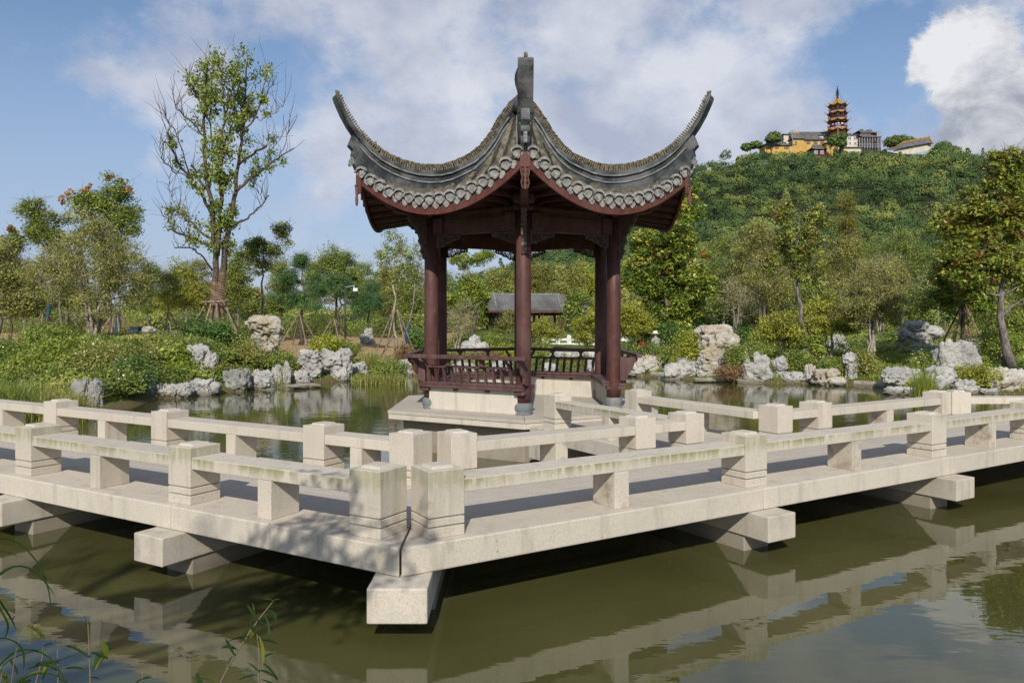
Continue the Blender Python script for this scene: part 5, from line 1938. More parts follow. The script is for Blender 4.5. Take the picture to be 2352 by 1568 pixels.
tree('black_pine', 'dark small pine behind the grey lamp post', 838, 52.0, [(848, 665, 26, 22), (862, 690, 36, 26), (830, 705, 30, 20)], 'lf_pine', 'bark', 4600, 0.18, 0.11, seed=25, nclump=40, clump=0.42, aspect=0.2, up=0.8)
tree('poplar_sapling', 'thin upright sapling with sparse bright leaves and stakes, left of the pavilion', 909, 36.5, [(905, 560, 26, 40), (880, 590, 26, 34), (930, 600, 26, 40), (912, 640, 26, 34)], 'lf_bright', 'bark_pale', 1250,
     0.12, 0.085, seed=26, nclump=64, clump=0.24, stakes=5, by=795)
tree('poplar_sapling', 'bare leaning sapling with teal wrapped foot, close against the pavilion\'s left column', 922, 37.2, [(960, 590, 18, 40), (972, 640, 14, 40)], 'lf_yellow', 'bark_grey', 180, 0.11, 0.09, seed=27, nclump=34, clump=0.22,
     wrap='teal', stakes=3)
rowL = [  # far row beyond the dry lawn: px, py, rx, ry, Y, material, label words
    (18, 690, 50, 34, 74, 'lf_mid', 'far mid green tree low at the left frame edge'), (95, 695, 44, 30, 80, 'lf_olive', 'far olive tree behind the teal wrapped trees'),
    (175, 690, 44, 32, 78, 'lf_mid', 'far green tree behind the thick of the many-stemmed tree'), (330, 672, 40, 40, 82, 'lf_mid', 'far green tree above the blue box'),
    (375, 705, 40, 24, 90, 'lf_olive', 'far low olive tree right of the blue box'), (485, 690, 40, 40, 84, 'lf_mid', 'far tree seen behind the rope-bound trunk'),
    (585, 690, 40, 36, 76, 'lf_olive', 'far olive tree behind the mushroom rock'), (640, 700, 34, 32, 84, 'lf_mid', 'far tree between mushroom rock and dark pine'),
    (700, 712, 40, 24, 92, 'lf_dark', 'far dark low tree under the dark pine'), (880, 655, 28, 42, 88, 'lf_dark', 'far dark tree between lamp post and sapling'),
    (905, 700, 34, 34, 80, 'lf_mid', 'far mid green tree right behind the thin sapling'), (955, 690, 34, 44, 84, 'lf_olive', 'far tree seen beside the pavilion\'s left column'),
    (1010, 690, 30, 50, 90, 'lf_mid', 'far tree between the two left columns')]
for i, (px, py, rx, ry, Y, mt, lab) in enumerate(rowL):
    tree('far_tree', lab, px, Y, [(px, py, rx, ry), (px + rx * 0.3, py + ry * 0.5, rx * 0.9, ry * 0.8), (px - rx * 0.3, py + ry * 0.7, rx, ry * 0.7)], mt, 'bark_grey', 4200, 0.24, 0.14, seed=300 + i, nclump=50, clump=0.8, twigs=False,
         group='far trees beyond the dry lawn')

MIDL = [(455, 640, 50, 56, 62, 'lf_olive', 'airy olive tree behind the tall bare tree, left side'), (645, 640, 40, 56, 60, 'lf_mid', 'green tree behind the slender forked tree'),
        (722, 640, 44, 50, 66, 'lf_olive', 'olive tree behind the stacked dark pine'), (832, 640, 40, 46, 70, 'lf_mid', 'green tree filling the gap right of the round tree'),
        (893, 650, 36, 50, 62, 'lf_olive', 'olive tree behind the thin upright sapling'), (945, 650, 32, 60, 60, 'lf_mid', 'green tree tight behind the leaning bare sapling'),
        (345, 650, 46, 50, 64, 'lf_mid', 'green tree right of the many-stemmed tree'), (60, 640, 56, 56, 56, 'lf_olive', 'olive tree at far left behind the dark limbed tree'),
        (160, 650, 56, 46, 60, 'lf_mid', 'green tree behind the left half of the many-stemmed tree'), (520, 650, 36, 50, 58, 'lf_mid', 'green tree just right behind the rope-bound trunk'),
        (1010, 660, 34, 56, 66, 'lf_mid', 'green tree between the pavilion left columns, farther back')]
for i, (px, py, rx, ry, Y, mt, lab) in enumerate(MIDL):
    tree('broadleaf_tree', lab, px, Y, [(px, py, rx, ry), (px + rx * 0.3, py + ry * 0.7, rx, ry * 0.7), (px - rx * 0.3, py + ry * 1.0, rx, ry * 0.6), (px, py - ry * 0.5, rx * 0.6, ry * 0.4)], mt, 'bark_grey', 4200, 0.16, 0.12, seed=440 + i,
         nclump=80, clump=0.5)

# ---------------------------------------------------------------- seen through and right of the pavilion
tree('camphor_tree', 'crooked pale trunked tree with dense clumps, framed between the pavilion\'s left back and front columns', 1082, 47.0,
     [(1055, 600, 34, 22), (1108, 592, 24, 18), (1075, 650, 40, 24), (1062, 695, 48, 34), (1100, 680, 30, 30)], 'lf_bright', 'bark', 6800, 0.15, 0.17, seed=31, nclump=70, clump=0.4, lean=0.06)
tree('bare_shrub', 'leafless pale twigged shrub behind the left bench', 1048, 41.0, [(1048, 740, 44, 40), (1075, 720, 34, 40)], 'lf_olive', 'bark_pale', 260, 0.09, 0.06, seed=32, nclump=46, clump=0.3, stems=5, cat='shrub')
tree('willow_shrub', 'yellow-green bushy tree in front of the tiled hall, right of the front column', 1232, 50.0, [(1236, 752, 38, 24), (1266, 764, 34, 20), (1210, 762, 26, 20)], 'lf_yellow', 'bark_grey', 3400, 0.12, 0.08,
     seed=33, nclump=60, clump=0.35, stems=3)
tree('willow_shrub', 'thin olive tree in front of the tiled hall, left of the front column', 1168, 52.0, [(1166, 735, 20, 30), (1150, 752, 22, 22)], 'lf_olive', 'bark_grey', 1800, 0.12, 0.07, seed=34, nclump=44, clump=0.35, stems=2)
tree('yellow_tree', 'bright yellow-green small tree in front of the right back column', 1385, 42.0, [(1372, 735, 48, 26), (1350, 770, 44, 24), (1400, 715, 34, 24), (1330, 745, 26, 18)], 'lf_yellow', 'bark', 3800, 0.12, 0.08, seed=35,
     nclump=70, clump=0.32, stems=2)
tree('yellow_tree', 'yellow-green small tree just right of the pavilion, before the big magnolia', 1450, 36.0, [(1450, 718, 38, 26), (1440, 755, 40, 26), (1475, 740, 30, 26)], 'lf_yellow', 'bark', 3600, 0.11, 0.07, seed=36, nclump=60,
     clump=0.34, stems=2)
midrow = [(1150, 640, 40, 34, 96, 'lf_olive', 'far olive tree above the hall\'s left gable'), (1210, 640, 40, 34, 100, 'lf_conifer', 'far bronze tree above the hall roof beside the front column'),
          (1262, 628, 44, 40, 104, 'lf_olive', 'far tree above the middle of the hall roof, right of front column'), (1310, 650, 40, 56, 84, 'lf_olive', 'grey stemmed tree right of the hall, behind the lamp'),
          (1352, 640, 44, 52, 92, 'lf_yellow', 'far yellow-green tree left of the right back column'), (1400, 620, 40, 60, 100, 'lf_conifer', 'far bronze tree between the two right columns'),
          (1118, 690, 30, 40, 80, 'lf_mid', 'mid green tree left of the hall, right of the crooked trunk'), (1330, 700, 28, 34, 70, 'lf_mid', 'mid green bushy tree right of the garden hall'),
          (1445, 640, 40, 70, 86, 'lf_mid', 'mid green tree behind the big magnolia\'s left side')]
for i, (px, py, rx, ry, Y, mt, lab) in enumerate(midrow):
    tree('far_tree', lab, px, Y, [(px, py, rx, ry), (px - rx * 0.3, py + ry * 0.6, rx, ry * 0.9), (px + rx * 0.4, py + ry * 0.9, rx, ry * 0.6)], mt, 'bark_grey', 4200, 0.26, 0.16, seed=340 + i, nclump=64, clump=0.8, twigs=False,
         group='far trees at the foot of the hill')
tree('magnolia_tree', 'large dense glossy magnolia directly right of the pavilion', 1545, 38.0,
     [(1545, 700, 85, 55), (1530, 620, 100, 60), (1540, 545, 82, 45), (1562, 490, 58, 36), (1585, 440, 26, 24), (1470, 640, 40, 60), (1610, 650, 44, 44), (1480, 560, 44, 44)], 'lf_mag', 'bark_grey', 15500, 0.23, 0.20,
     seed=41, nclump=190, clump=0.40, aspect=0.42, up=0.5, accents=[('lf_magr', [(1570, 470, 40, 30), (1540, 530, 60, 30), (1600, 600, 40, 30), (1510, 600, 60, 40)], 1400, 0.22)])
tree('magnolia_tree', 'slim magnolia with bare twiggy crown in the middle of the right bank', 1850, 34.0,
     [(1830, 560, 78, 60), (1795, 490, 36, 36), (1880, 500, 40, 36), (1850, 620, 66, 44), (1770, 600, 30, 30)], 'lf_magr', 'bark_grey', 3200, 0.20, 0.13, seed=42, nclump=150, clump=0.26, aspect=0.42, by=775, lean=-0.03, twig_r=0.013)
tree('magnolia_tree', 'largest magnolia with smooth grey forked trunk, rising at the right frame edge', 2322, 27.0,
     [(2310, 400, 62, 80), (2262, 470, 56, 56), (2330, 500, 56, 70), (2235, 540, 66, 56), (2290, 600, 70, 60), (2200, 600, 56, 46), (2345, 640, 44, 50), (2180, 500, 36, 36), (2230, 650, 60, 34)], 'lf_magr', 'bark_grey', 9500,
     0.20, 0.17, seed=43, nclump=210, clump=0.30, aspect=0.42, up=0.5, by=835, lean=-0.02, accents=[('lf_mag', [(2300, 430, 50, 60), (2240, 520, 60, 50), (2210, 620, 60, 40), (2300, 620, 60, 40), (2330, 520, 30, 60)], 3000, 0.2)])
tree('magnolia_tree', 'staked magnolia with dark trunk and low spreading crown, left of the largest magnolia', 2212, 31.5,
     [(2200, 640, 64, 46), (2160, 690, 44, 30), (2250, 690, 44, 34), (2190, 580, 44, 36)], 'lf_mag', 'bark', 6000, 0.20, 0.12, seed=44, nclump=110, clump=0.30, aspect=0.42, by=800, stakes=4)
tree('dawn_redwood', 'narrow bronze conifer standing out above the right bank', 1945, 62.0, [(1945, 470, 14, 40), (1945, 530, 24, 50), (1945, 600, 32, 60), (1945, 660, 36, 50)], 'lf_conifer', 'bark', 8000, 0.20, 0.16, seed=45, nclump=130,
     clump=0.55, aspect=0.3, twigs=False)
tree('bare_shrub', 'fan of pale bare twigs with few leaves right above the tall pierced rock', 1690, 38.0, [(1690, 690, 52, 46), (1670, 660, 40, 36), (1725, 690, 40, 46)], 'lf_olive', 'bark_pale', 900, 0.09, 0.09, seed=46, nclump=110, clump=0.24,
     stems=8, cat='shrub', twig_r=0.012)
tree('yellow_tree', 'yellowing drooping leaved bush right of the slim magnolia\'s trunk', 1905, 34.0, [(1905, 710, 56, 40), (1880, 745, 50, 30), (1940, 740, 40, 34)], 'lf_yellow', 'bark_grey', 3600, 0.12, 0.07, seed=47, nclump=80, clump=0.30, stems=3,
     droop=0.6, cat='shrub')
tree('yellow_tree', 'yellowing drooping leaved bush left of the slim magnolia\'s trunk', 1800, 33.0, [(1790, 745, 56, 32), (1820, 770, 44, 24), (1760, 770, 36, 22)], 'lf_yellow', 'bark', 2800, 0.12, 0.06, seed=48, nclump=70, clump=0.30, stems=3,
     droop=0.6, cat='shrub')
tree('shrub_tree', 'pale stemmed airy tree with small yellow-green leaves left of the tall dark rock', 2000, 32.0, [(2000, 690, 70, 60), (1960, 720, 46, 40), (2045, 700, 46, 56), (2010, 640, 50, 36)], 'lf_olive', 'bark_pale', 5200, 0.10, 0.12, seed=49,
     nclump=130, clump=0.28, stems=6, cat='tree', by=815)
tree('shrub_tree', 'rounded bare twigged olive tree behind the pale stemmed airy tree', 2020, 43.0, [(2020, 620, 66, 40), (1985, 650, 50, 34), (2060, 650, 44, 40)], 'lf_olive', 'bark_pale', 4600, 0.11, 0.10, seed=50, nclump=110, clump=0.36,
     stems=6, cat='tree')
tree('shrub_tree', 'olive tree between the fan of bare twigs and the slim magnolia', 1752, 44.0, [(1745, 630, 56, 50), (1710, 660, 50, 40), (1780, 670, 50, 44)], 'lf_olive', 'bark_grey', 5400, 0.12, 0.10, seed=51, nclump=100, clump=0.42, stems=4)
tree('shrub_tree', 'slim leafy tree behind the staked magnolia\'s stakes', 2270, 36.0, [(2275, 730, 36, 46), (2262, 690, 30, 40)], 'lf_mid', 'bark_pale', 2400, 0.11, 0.07, seed=52, nclump=60, clump=0.32, stems=4)
tree('shrub_tree', 'dark green tree with forked pale stem seen behind the tall dark rock', 2118, 40.0, [(2110, 690, 36, 46), (2140, 660, 36, 46)], 'lf_mid', 'bark_pale', 3000, 0.13, 0.09, seed=53, nclump=60, clump=0.4)
tree('shrub_tree', 'yellow-green tree leaning in behind the largest magnolia at the right edge', 2360, 36.0, [(2345, 730, 40, 56), (2375, 680, 50, 60)], 'lf_bright', 'bark_pale', 3400, 0.13, 0.09, seed=54, nclump=70, clump=0.4)
MID = [(1735, 560, 60, 60, 52, 'lf_olive', 'airy olive tree filling the gap left of the slim magnolia'), (1945, 600, 60, 66, 50, 'lf_olive', 'airy olive tree between slim magnolia and narrow conifer'),
       (2075, 590, 60, 66, 54, 'lf_mid', 'fresh green tree right of the narrow conifer, before the hill'), (2150, 560, 56, 70, 58, 'lf_mid', 'green tree behind the staked magnolia, reaching up the hill'),
       (1660, 600, 60, 66, 56, 'lf_mid', 'green tree between big magnolia and fan of bare twigs'), (2010, 650, 60, 50, 47, 'lf_yellow', 'yellow-green bushy tree behind the rounded olive tree'),
       (1860, 680, 56, 44, 46, 'lf_mid', 'green bushy tree low behind the slim magnolia'), (1770, 690, 56, 44, 48, 'lf_olive', 'olive bushy tree behind the drooping yellow bush')]
for i, (px, py, rx, ry, Y, mt, lab) in enumerate(MID):
    tree('broadleaf_tree', lab, px, Y, [(px, py, rx, ry), (px + rx * 0.3, py + ry * 0.7, rx, ry * 0.8), (px - rx * 0.3, py + ry * 1.1, rx, ry * 0.7), (px, py - ry * 0.5, rx * 0.6, ry * 0.5)], mt, 'bark_grey', 5200, 0.15, 0.12, seed=420 + i,
         nclump=90, clump=0.5)
rowR = [(1500, 600, 44, 60, 78, 'lf_mid', 'mid green tree behind the big magnolia\'s top'), (1630, 640, 50, 56, 74, 'lf_mid', 'mid green tree right behind the big magnolia'),
        (1660, 620, 40, 40, 96, 'lf_dark', 'dark tree at the hill foot above the fan of twigs'), (1715, 590, 44, 40, 98, 'lf_olive', 'olive tree at the hill foot, left of the slim magnolia'),
        (1770, 600, 40, 44, 88, 'lf_mid', 'green tree at the hill foot behind the slim magnolia\'s left side'), (1830, 640, 50, 56, 72, 'lf_olive', 'olive tree straight behind the slim magnolia'),
        (1890, 620, 40, 56, 92, 'lf_conifer', 'bronze tree at the hill foot left of the narrow conifer'), (1990, 580, 44, 44, 100, 'lf_mid', 'green tree at the hill foot right of the narrow conifer'),
        (2060, 610, 44, 50, 82, 'lf_mid', 'green tree at the hill foot behind the rounded olive tree'), (2110, 600, 50, 56, 88, 'lf_dark', 'dark tree at the hill foot left of the staked magnolia'),
        (2170, 680, 40, 40, 66, 'lf_dark', 'dark low tree behind the staked magnolia\'s crown'), (2240, 690, 50, 44, 70, 'lf_mid', 'green tree low behind the two right magnolias'),
        (2300, 640, 50, 60, 84, 'lf_mid', 'green tree behind the largest magnolia\'s crown'), (2360, 600, 50, 70, 90, 'lf_olive', 'olive tree far back at the right frame edge'),
        (1580, 720, 46, 34, 60, 'lf_dark', 'dark low tree behind the big magnolia\'s skirts'), (1690, 720, 46, 34, 58, 'lf_mid', 'low green tree behind the fan of bare twigs'),
        (2090, 725, 50, 30, 56, 'lf_mid', 'low green tree behind the tall dark rock'), (1975, 735, 50, 26, 54, 'lf_olive', 'low olive tree behind the pale stemmed airy tree')]
for i, (px, py, rx, ry, Y, mt, lab) in enumerate(rowR):
    tree('far_tree', lab, px, Y, [(px, py, rx, ry), (px + rx * 0.25, py + ry * 0.6, rx, ry * 0.9), (px - rx * 0.4, py + ry * 1.0, rx, ry * 0.6)], mt, 'bark_grey', 4000, 0.235, 0.16, seed=380 + i, nclump=64, clump=0.72, twigs=False,
         group='far trees at the foot of the hill')

# ---------------------------------------------------------------- shrubs and plants of the banks
SH = [  # name, label, px, py, rx, ry, Y, leaf, n, size, flowers
    ('evergreen_shrub', 'large dark rounded evergreen shrub below the tall tree', 475, 775, 62, 42, 30.5, 'lf_dark', 5200, 0.12, 0),
    ('evergreen_shrub', 'dark rounded shrub on the dry lawn against the pavilion\'s left column', 962, 778, 26, 26, 37.5, 'lf_dark', 1800, 0.11, 0),
    ('flowering_shrub', 'bright green leafy mound, centre of the left bank thicket', 150, 825, 64, 50, 24.8, 'lf_bright', 4600, 0.11, 20),
    ('flowering_shrub', 'yellowish flowering mound in front of the many-stemmed tree', 232, 835, 62, 46, 24.4, 'lf_olive', 4600, 0.08, 70),
    ('flowering_shrub', 'dark trailing shrub hanging over the water, dotted with white flowers', 262, 890, 56, 46, 22.6, 'lf_mid', 4200, 0.085, 60),
    ('flowering_shrub', 'white flowered leafy shrub at the foot of the many-stemmed tree, left side', 130, 775, 70, 30, 26.5, 'lf_mid', 3200, 0.10, 34),
    ('hedge', 'dark low hedge running behind the left bank thicket below the blue box', 340, 785, 90, 20, 28.6, 'lf_dark', 3600, 0.10, 0),
    ('leafy_plant', 'big leaved bright plant left of the square topped block', 395, 830, 44, 34, 26.4, 'lf_bright', 1500, 0.17, 0),
    ('ground_shrub', 'rusty olive ground shrub between hedge and square topped block', 330, 830, 44, 30, 26.0, 'lf_olive', 2600, 0.08, 14),
    ('ground_shrub', 'low olive shrub under the dark evergreen, left of the mushroom rock', 560, 815, 44, 32, 29.4, 'lf_olive', 3000, 0.08, 0),
    ('ground_shrub', 'yellow flowered low shrub close to the mushroom rock\'s foot', 520, 840, 34, 28, 28.8, 'lf_olive', 2000, 0.08, 0),
    ('ground_shrub', 'dark low shrub right of the mushroom rock\'s foot', 645, 828, 36, 26, 30.5, 'lf_mid', 2200, 0.08, 0),
    ('golden_shrub', 'round golden leaved shrub on the edge of the dry lawn', 752, 792, 40, 26, 34.0, 'lf_yellow', 3200, 0.09, 0),
    ('ground_shrub', 'small green bush at the water right of the rounded boulder', 826, 872, 24, 16, 31.6, 'lf_bright', 900, 0.08, 0),
    ('ground_shrub', 'low weedy green bank left of the pavilion rail', 890, 845, 50, 20, 33.0, 'lf_mid', 2600, 0.08, 0),
    ('ground_shrub', 'rust coloured shrub on the bank behind the pavilion\'s left rail', 935, 812, 26, 22, 36.0, 'lf_rust', 1500, 0.08, 0),
    ('ground_shrub', 'yellow-green creeper on the bank beside the flat slab, left', 500, 888, 26, 20, 27.2, 'lf_yellow', 1200, 0.07, 0),
    ('ground_shrub', 'dark shrub behind the spiky white rock, left', 1060, 795, 34, 30, 43.0, 'lf_mid', 1900, 0.10, 0),
    ('ground_shrub', 'bright green shrub right of the spiky white rock', 1135, 795, 40, 30, 42.5, 'lf_bright', 2600, 0.10, 14),
    ('golden_shrub', 'yellowish shrub just left of the front column, behind the bench', 1165, 815, 30, 22, 40.0, 'lf_yellow', 1500, 0.09, 0),
    ('ground_shrub', 'rusty grass shrub on the bank in front of the spiky white rock', 1090, 825, 62, 18, 38.5, 'lf_rust', 2200, 0.08, 0),
    ('ground_shrub', 'low green bank strip behind the back bench, left half', 1080, 845, 60, 14, 36.6, 'lf_mid', 1700, 0.08, 0),
    ('flowering_shrub', 'small green shrub with white flowers right of the front column', 1245, 800, 24, 28, 38.2, 'lf_bright', 1400, 0.08, 16),
    ('flowering_shrub', 'white flowered weedy shrub right of the pavilion by the sitting people', 1500, 810, 54, 26, 34.6, 'lf_mid', 2800, 0.08, 60),
    ('golden_shrub', 'rounded yellow-green shrub left of the tall pierced rock', 1588, 800, 46, 42, 33.0, 'lf_yellow', 4200, 0.085, 0),
    ('ground_shrub', 'dark shrub under the big magnolia behind the people', 1520, 765, 50, 26, 36.8, 'lf_dark', 2200, 0.11, 0),
    ('ground_shrub', 'green shrub and creeper at the waist of the tall pierced rock', 1690, 815, 30, 26, 31.0, 'lf_mid', 1500, 0.08, 6),
    ('ground_shrub', 'rusty weeds at the foot of the tall pierced rock', 1672, 855, 40, 18, 30.4, 'lf_rust', 1400, 0.07, 0),
    ('ground_shrub', 'green weeds at the shore left of the tall pierced rock', 1565, 838, 30, 16, 32.8, 'lf_bright', 1000, 0.08, 0),
    ('ground_shrub', 'green white-dotted shrub behind the tall pierced rock, right', 1735, 805, 40, 24, 32.4, 'lf_mid', 2000, 0.08, 22),
    ('ground_shrub', 'bushy green weeds behind the knobbed rock', 1835, 830, 44, 26, 31.4, 'lf_mid', 2400, 0.08, 16),
    ('ground_shrub', 'heart leaved climber rising above the small upright stone', 1875, 800, 22, 34, 31.8, 'lf_bright', 800, 0.13, 0),
    ('ground_shrub', 'rusty green bush right of the tall pitted rock', 1985, 835, 32, 34, 29.8, 'lf_olive', 2000, 0.08, 10),
    ('ground_shrub', 'green bush between small upright stone and tall pitted rock', 1915, 845, 34, 24, 30.2, 'lf_mid', 1800, 0.08, 8),
    ('ground_shrub', 'leafy undergrowth behind the lawn below the tall dark rock', 2080, 768, 50, 20, 40.0, 'lf_mid', 2300, 0.09, 0),
    ('ground_shrub', 'reddish undergrowth behind the stakes of the right magnolia', 2190, 772, 54, 22, 40.0, 'lf_rust', 2000, 0.09, 0),
    ('ground_shrub', 'bright undergrowth around the thick magnolia trunk', 2300, 790, 60, 28, 29.4, 'lf_bright', 2800, 0.09, 0),
    ('golden_shrub', 'golden yellow shrub right of the two-humped rock', 2255, 865, 46, 30, 25.9, 'lf_yellow', 3000, 0.075, 0),
    ('flowering_shrub', 'white flowered weeds above the overhanging rock', 2130, 835, 46, 26, 27.6, 'lf_mid', 2300, 0.07, 40),
    ('ground_shrub', 'weeds in front of the two-humped rock', 2195, 862, 34, 24, 26.8, 'lf_olive', 1700, 0.07, 14),
    ('ground_shrub', 'dark undergrowth under the fan of bare twigs', 1730, 770, 56, 24, 37.0, 'lf_dark', 2300, 0.10, 20),
    ('ground_shrub', 'undergrowth below the drooping yellow bushes', 1840, 790, 60, 22, 35.4, 'lf_mid', 2300, 0.09, 12),
    ('ground_shrub', 'leafy shrubs at the right edge behind the honey boulder', 2330, 850, 50, 26, 27.4, 'lf_dark', 2200, 0.08, 0),
    ('ground_shrub', 'olive shrub below the square topped block, right side', 490, 862, 30, 24, 27.2, 'lf_olive', 1800, 0.08, 0),
    ('ground_shrub', 'green shrub filling the gap between dark pitted rock and square topped block', 505, 850, 34, 26, 28.4, 'lf_mid', 2000, 0.08, 0),
    ('ground_shrub', 'green shrub behind the round-holed rock at the waterline', 600, 852, 40, 24, 29.8, 'lf_mid', 2200, 0.08, 0),
    ('ground_shrub', 'low olive shrub between stacked rugged rock and ridged rock', 668, 850, 30, 24, 30.8, 'lf_olive', 1800, 0.08, 0),
    ('ground_shrub', 'mid green shrub at the right foot of the large dark evergreen', 545, 785, 34, 26, 31.0, 'lf_mid', 2000, 0.09, 0),
    ('flowering_shrub', 'dark glossy shrub overhanging the water left of the flat pale boulder', 300, 860, 44, 40, 23.6, 'lf_dark', 3000, 0.085, 30),
    ('ground_shrub', 'bright weeds above the flat pale boulder', 400, 872, 46, 22, 26.0, 'lf_bright', 2000, 0.08, 8),
    ('ground_shrub', 'olive weeds on the slope left of the mushroom rock', 440, 795, 40, 24, 29.6, 'lf_olive', 2000, 0.08, 0),
    ('flowering_shrub', 'dense leafy mound at far left above the tall grass, dotted white', 70, 850, 66, 40, 23.6, 'lf_bright', 4200, 0.09, 24),
    ('ground_shrub', 'green shrub on the lawn edge right of the golden leaved shrub', 800, 800, 30, 16, 34.5, 'lf_mid', 1300, 0.08, 0),
    ('ground_shrub', 'weedy green shrub at the left frame edge above the tall grass', 20, 815, 52, 34, 25.0, 'lf_mid', 2800, 0.09, 14),
]
for i, (nm, lab, px, py, rx, ry, Y, lf, n, sz, fl) in enumerate(SH):
    shrub(nm, lab, px, py, rx * 1.22, ry * 1.15, Y, lf, int(n * 1.7), sz * 1.05, 500 + i, flowers=fl, cat='hedge' if nm == 'hedge' else ('plant' if nm == 'leafy_plant' else 'shrub'))


def spots(px0, px1, pyb, Yd, n, seed):
    rg = random.Random(seed)
    out_ = []
    for i in range(n):
        px = rg.uniform(px0, px1)
        Y = wy(pyb, 0.3) + rg.uniform(0, Yd)
        out_.append(((px - 1176) * Y / FP, Y))
    return out_


blades('tall_grass', 'clump of tall arching grass at the left edge, just above the railing', spots(-60, 70, 935, 2.2, 70, 1), 'lf_mid', 1, 40, 1.0, 0.02, 0.2, 1.15)
blades('tall_grass', 'tall grass clump in front of the grey pierced rock on the left bank', spots(70, 180, 940, 1.6, 46, 2), 'lf_olive', 2, 34, 0.8, 0.018, 0.2, 1.15)
blades('tall_grass', 'dark arching grass tuft on the left bank before the dry lawn', spots(50, 130, 872, 2.0, 18, 3), 'lf_dark', 3, 40, 1.1, 0.03, 0.15, 0.8)
blades('reeds', 'few dry reeds bending over the water left of the flat slab', spots(642, 668, 893, 0.3, 3, 4), 'lf_olive', 4, 6, 1.5, 0.014, 0.08, 0.25)
blades('tall_grass', 'bright grass at the water left of the pavilion', spots(830, 925, 866, 1.2, 34, 5), 'lf_olive', 5, 28, 0.5, 0.018, 0.18, 1.0)
blades('tall_grass', 'feathery grass clump on the bank left of the pavilion rail', spots(848, 880, 852, 0.8, 14, 6), 'lf_olive', 6, 46, 1.0, 0.016, 0.16, 0.5)
blades('reeds', 'tall grass tuft with flower stalks beside the overhanging rock on the right', spots(2112, 2142, 904, 0.4, 9, 7), 'lf_bright', 7, 40, 1.15, 0.018, 0.12, 0.5)
blades('tall_grass', 'dark grass tuft round the thick magnolia trunk', spots(2320, 2352, 838, 0.6, 10, 8), 'lf_dark', 8, 44, 0.5, 0.02, 0.15, 0.7)
# short grass of the right lawn and the bank edges
rg = random.Random(9)
sp_l = []
while len(sp_l) < 5200:
    Y = rg.uniform(25, 40)
    px = rg.uniform(1420, 2400) if rg.random() < 0.72 else rg.uniform(-40, 1000)
    x = (px - 1176) * Y / FP
    sp_l.append((x, Y))
sp_l = np.array(sp_l)
pd_ = pond_dist(sp_l[:, 0], sp_l[:, 1])
sp_l = sp_l[(pd_ > 0.15) & ((sp_l[:, 0] > 4) | (pd_ < 3.0))]
blades('lawn_grass', 'short green grass of the banks and the right lawn', [tuple(q) for q in sp_l], 'lf_bright', 9, 11, 0.15, 0.022, 0.16, 0.6, stuff=True)



def undergrowth(name, label, region, lmat, seed, per, hmax, size, wave, dens_fn=None, aspect=0.5, flowers=0):
    """knee high tangle of weeds too dense to count: leaves over a humped surface"""
    rng = np.random.default_rng(seed)
    px0, px1, Y0, Y1 = region
    Y = np.sqrt(rng.uniform(Y0 * Y0, Y1 * Y1, per))
    px = rng.uniform(px0, px1, per)
    X = (px - 1176) * Y / FP
    d = pond_dist(X, Y)
    hump = 0.5 + 0.5 * np.sin(X * wave + 2.1 * np.sin(Y * wave * 0.7 + seed)) * np.sin(Y * wave * 1.1 + seed * 1.7 + np.sin(X * wave * 0.6))
    hm = hmax * (0.25 + 0.75 * hump)
    k = dens_fn(px, Y, d) if dens_fn is not None else (d > 0.1)
    X, Y, hm = X[k], Y[k], hm[k]
    n = len(X)
    z = ground_z(X, Y) + hm * (1 - rng.uniform(0, 1, n) ** 2.2)
    C = np.stack([X, Y, z], 1)
    tint = np.clip(0.6 * (0.5 + 0.5 * np.sin(X * wave * 0.8 + 3 * np.sin(Y * wave * 0.5))) + 0.4 * rng.uniform(0, 1, n), 0, 1)
    V, F = leaf_quads(rng, C, size, aspect, 0.4, np.array([[0, -1.0, 0.6]]), 0.5)
    o = np_mesh(name, V, F, M[lmat], None, tint, loc=(float(X.mean()), float(Y.mean()), float(z.min())))
    return tag(o, label, 'undergrowth', kind='stuff')


undergrowth('undergrowth', 'tangled olive and green weeds covering the left bank between its shrubs', (-80, 520, 21, 31), 'lf_mid', 1, 52000, 0.50, 0.095, 1.9, lambda px, Y, d: (d > 0.4) & (d < 7.5))
undergrowth('undergrowth', 'pale dry weeds scattered through the left bank thicket', (40, 420, 21, 30), 'lf_olive', 2, 20000, 0.62, 0.075, 1.3, lambda px, Y, d: (d > 0.5) & (d < 6.0))
undergrowth('undergrowth', 'weeds along the shore below the dry lawn left of the pavilion', (500, 1000, 26, 39), 'lf_mid', 3, 22000, 0.36, 0.085, 2.3, lambda px, Y, d: (d > 0.6) & (d < 3.0))
undergrowth('undergrowth', 'weeds on the bank behind the pavilion\'s back benches', (960, 1430, 33, 46), 'lf_mid', 4, 24000, 0.36, 0.09, 2.0, lambda px, Y, d: (d > 0.1) & (d < 8) & ~((px > 1225) & (px < 1400) & (Y > 37)))
undergrowth('undergrowth', 'green weeds between the rocks of the right shore', (1430, 2420, 25, 38), 'lf_bright', 5, 26000, 0.30, 0.085, 2.2, lambda px, Y, d: (d > 1.0) & (d < 3.0))
undergrowth('undergrowth', 'shady undergrowth under the trees of the right bank', (1440, 2420, 33, 60), 'lf_mid', 6, 60000, 0.75, 0.13, 1.1, lambda px, Y, d: (d > 5.5))
undergrowth('shrub_belt', 'belt of dark shrubs along the far side of the dry lawn', (430, 1000, 55, 66), 'lf_mid', 9, 30000, 1.7, 0.16, 0.8, lambda px, Y, d: np.ones(len(px), bool))
undergrowth('shrub_belt', 'low shrubs along the far left side of the dry lawn', (-60, 330, 60, 68), 'lf_olive', 10, 20000, 1.3, 0.16, 0.8, lambda px, Y, d: np.ones(len(px), bool))
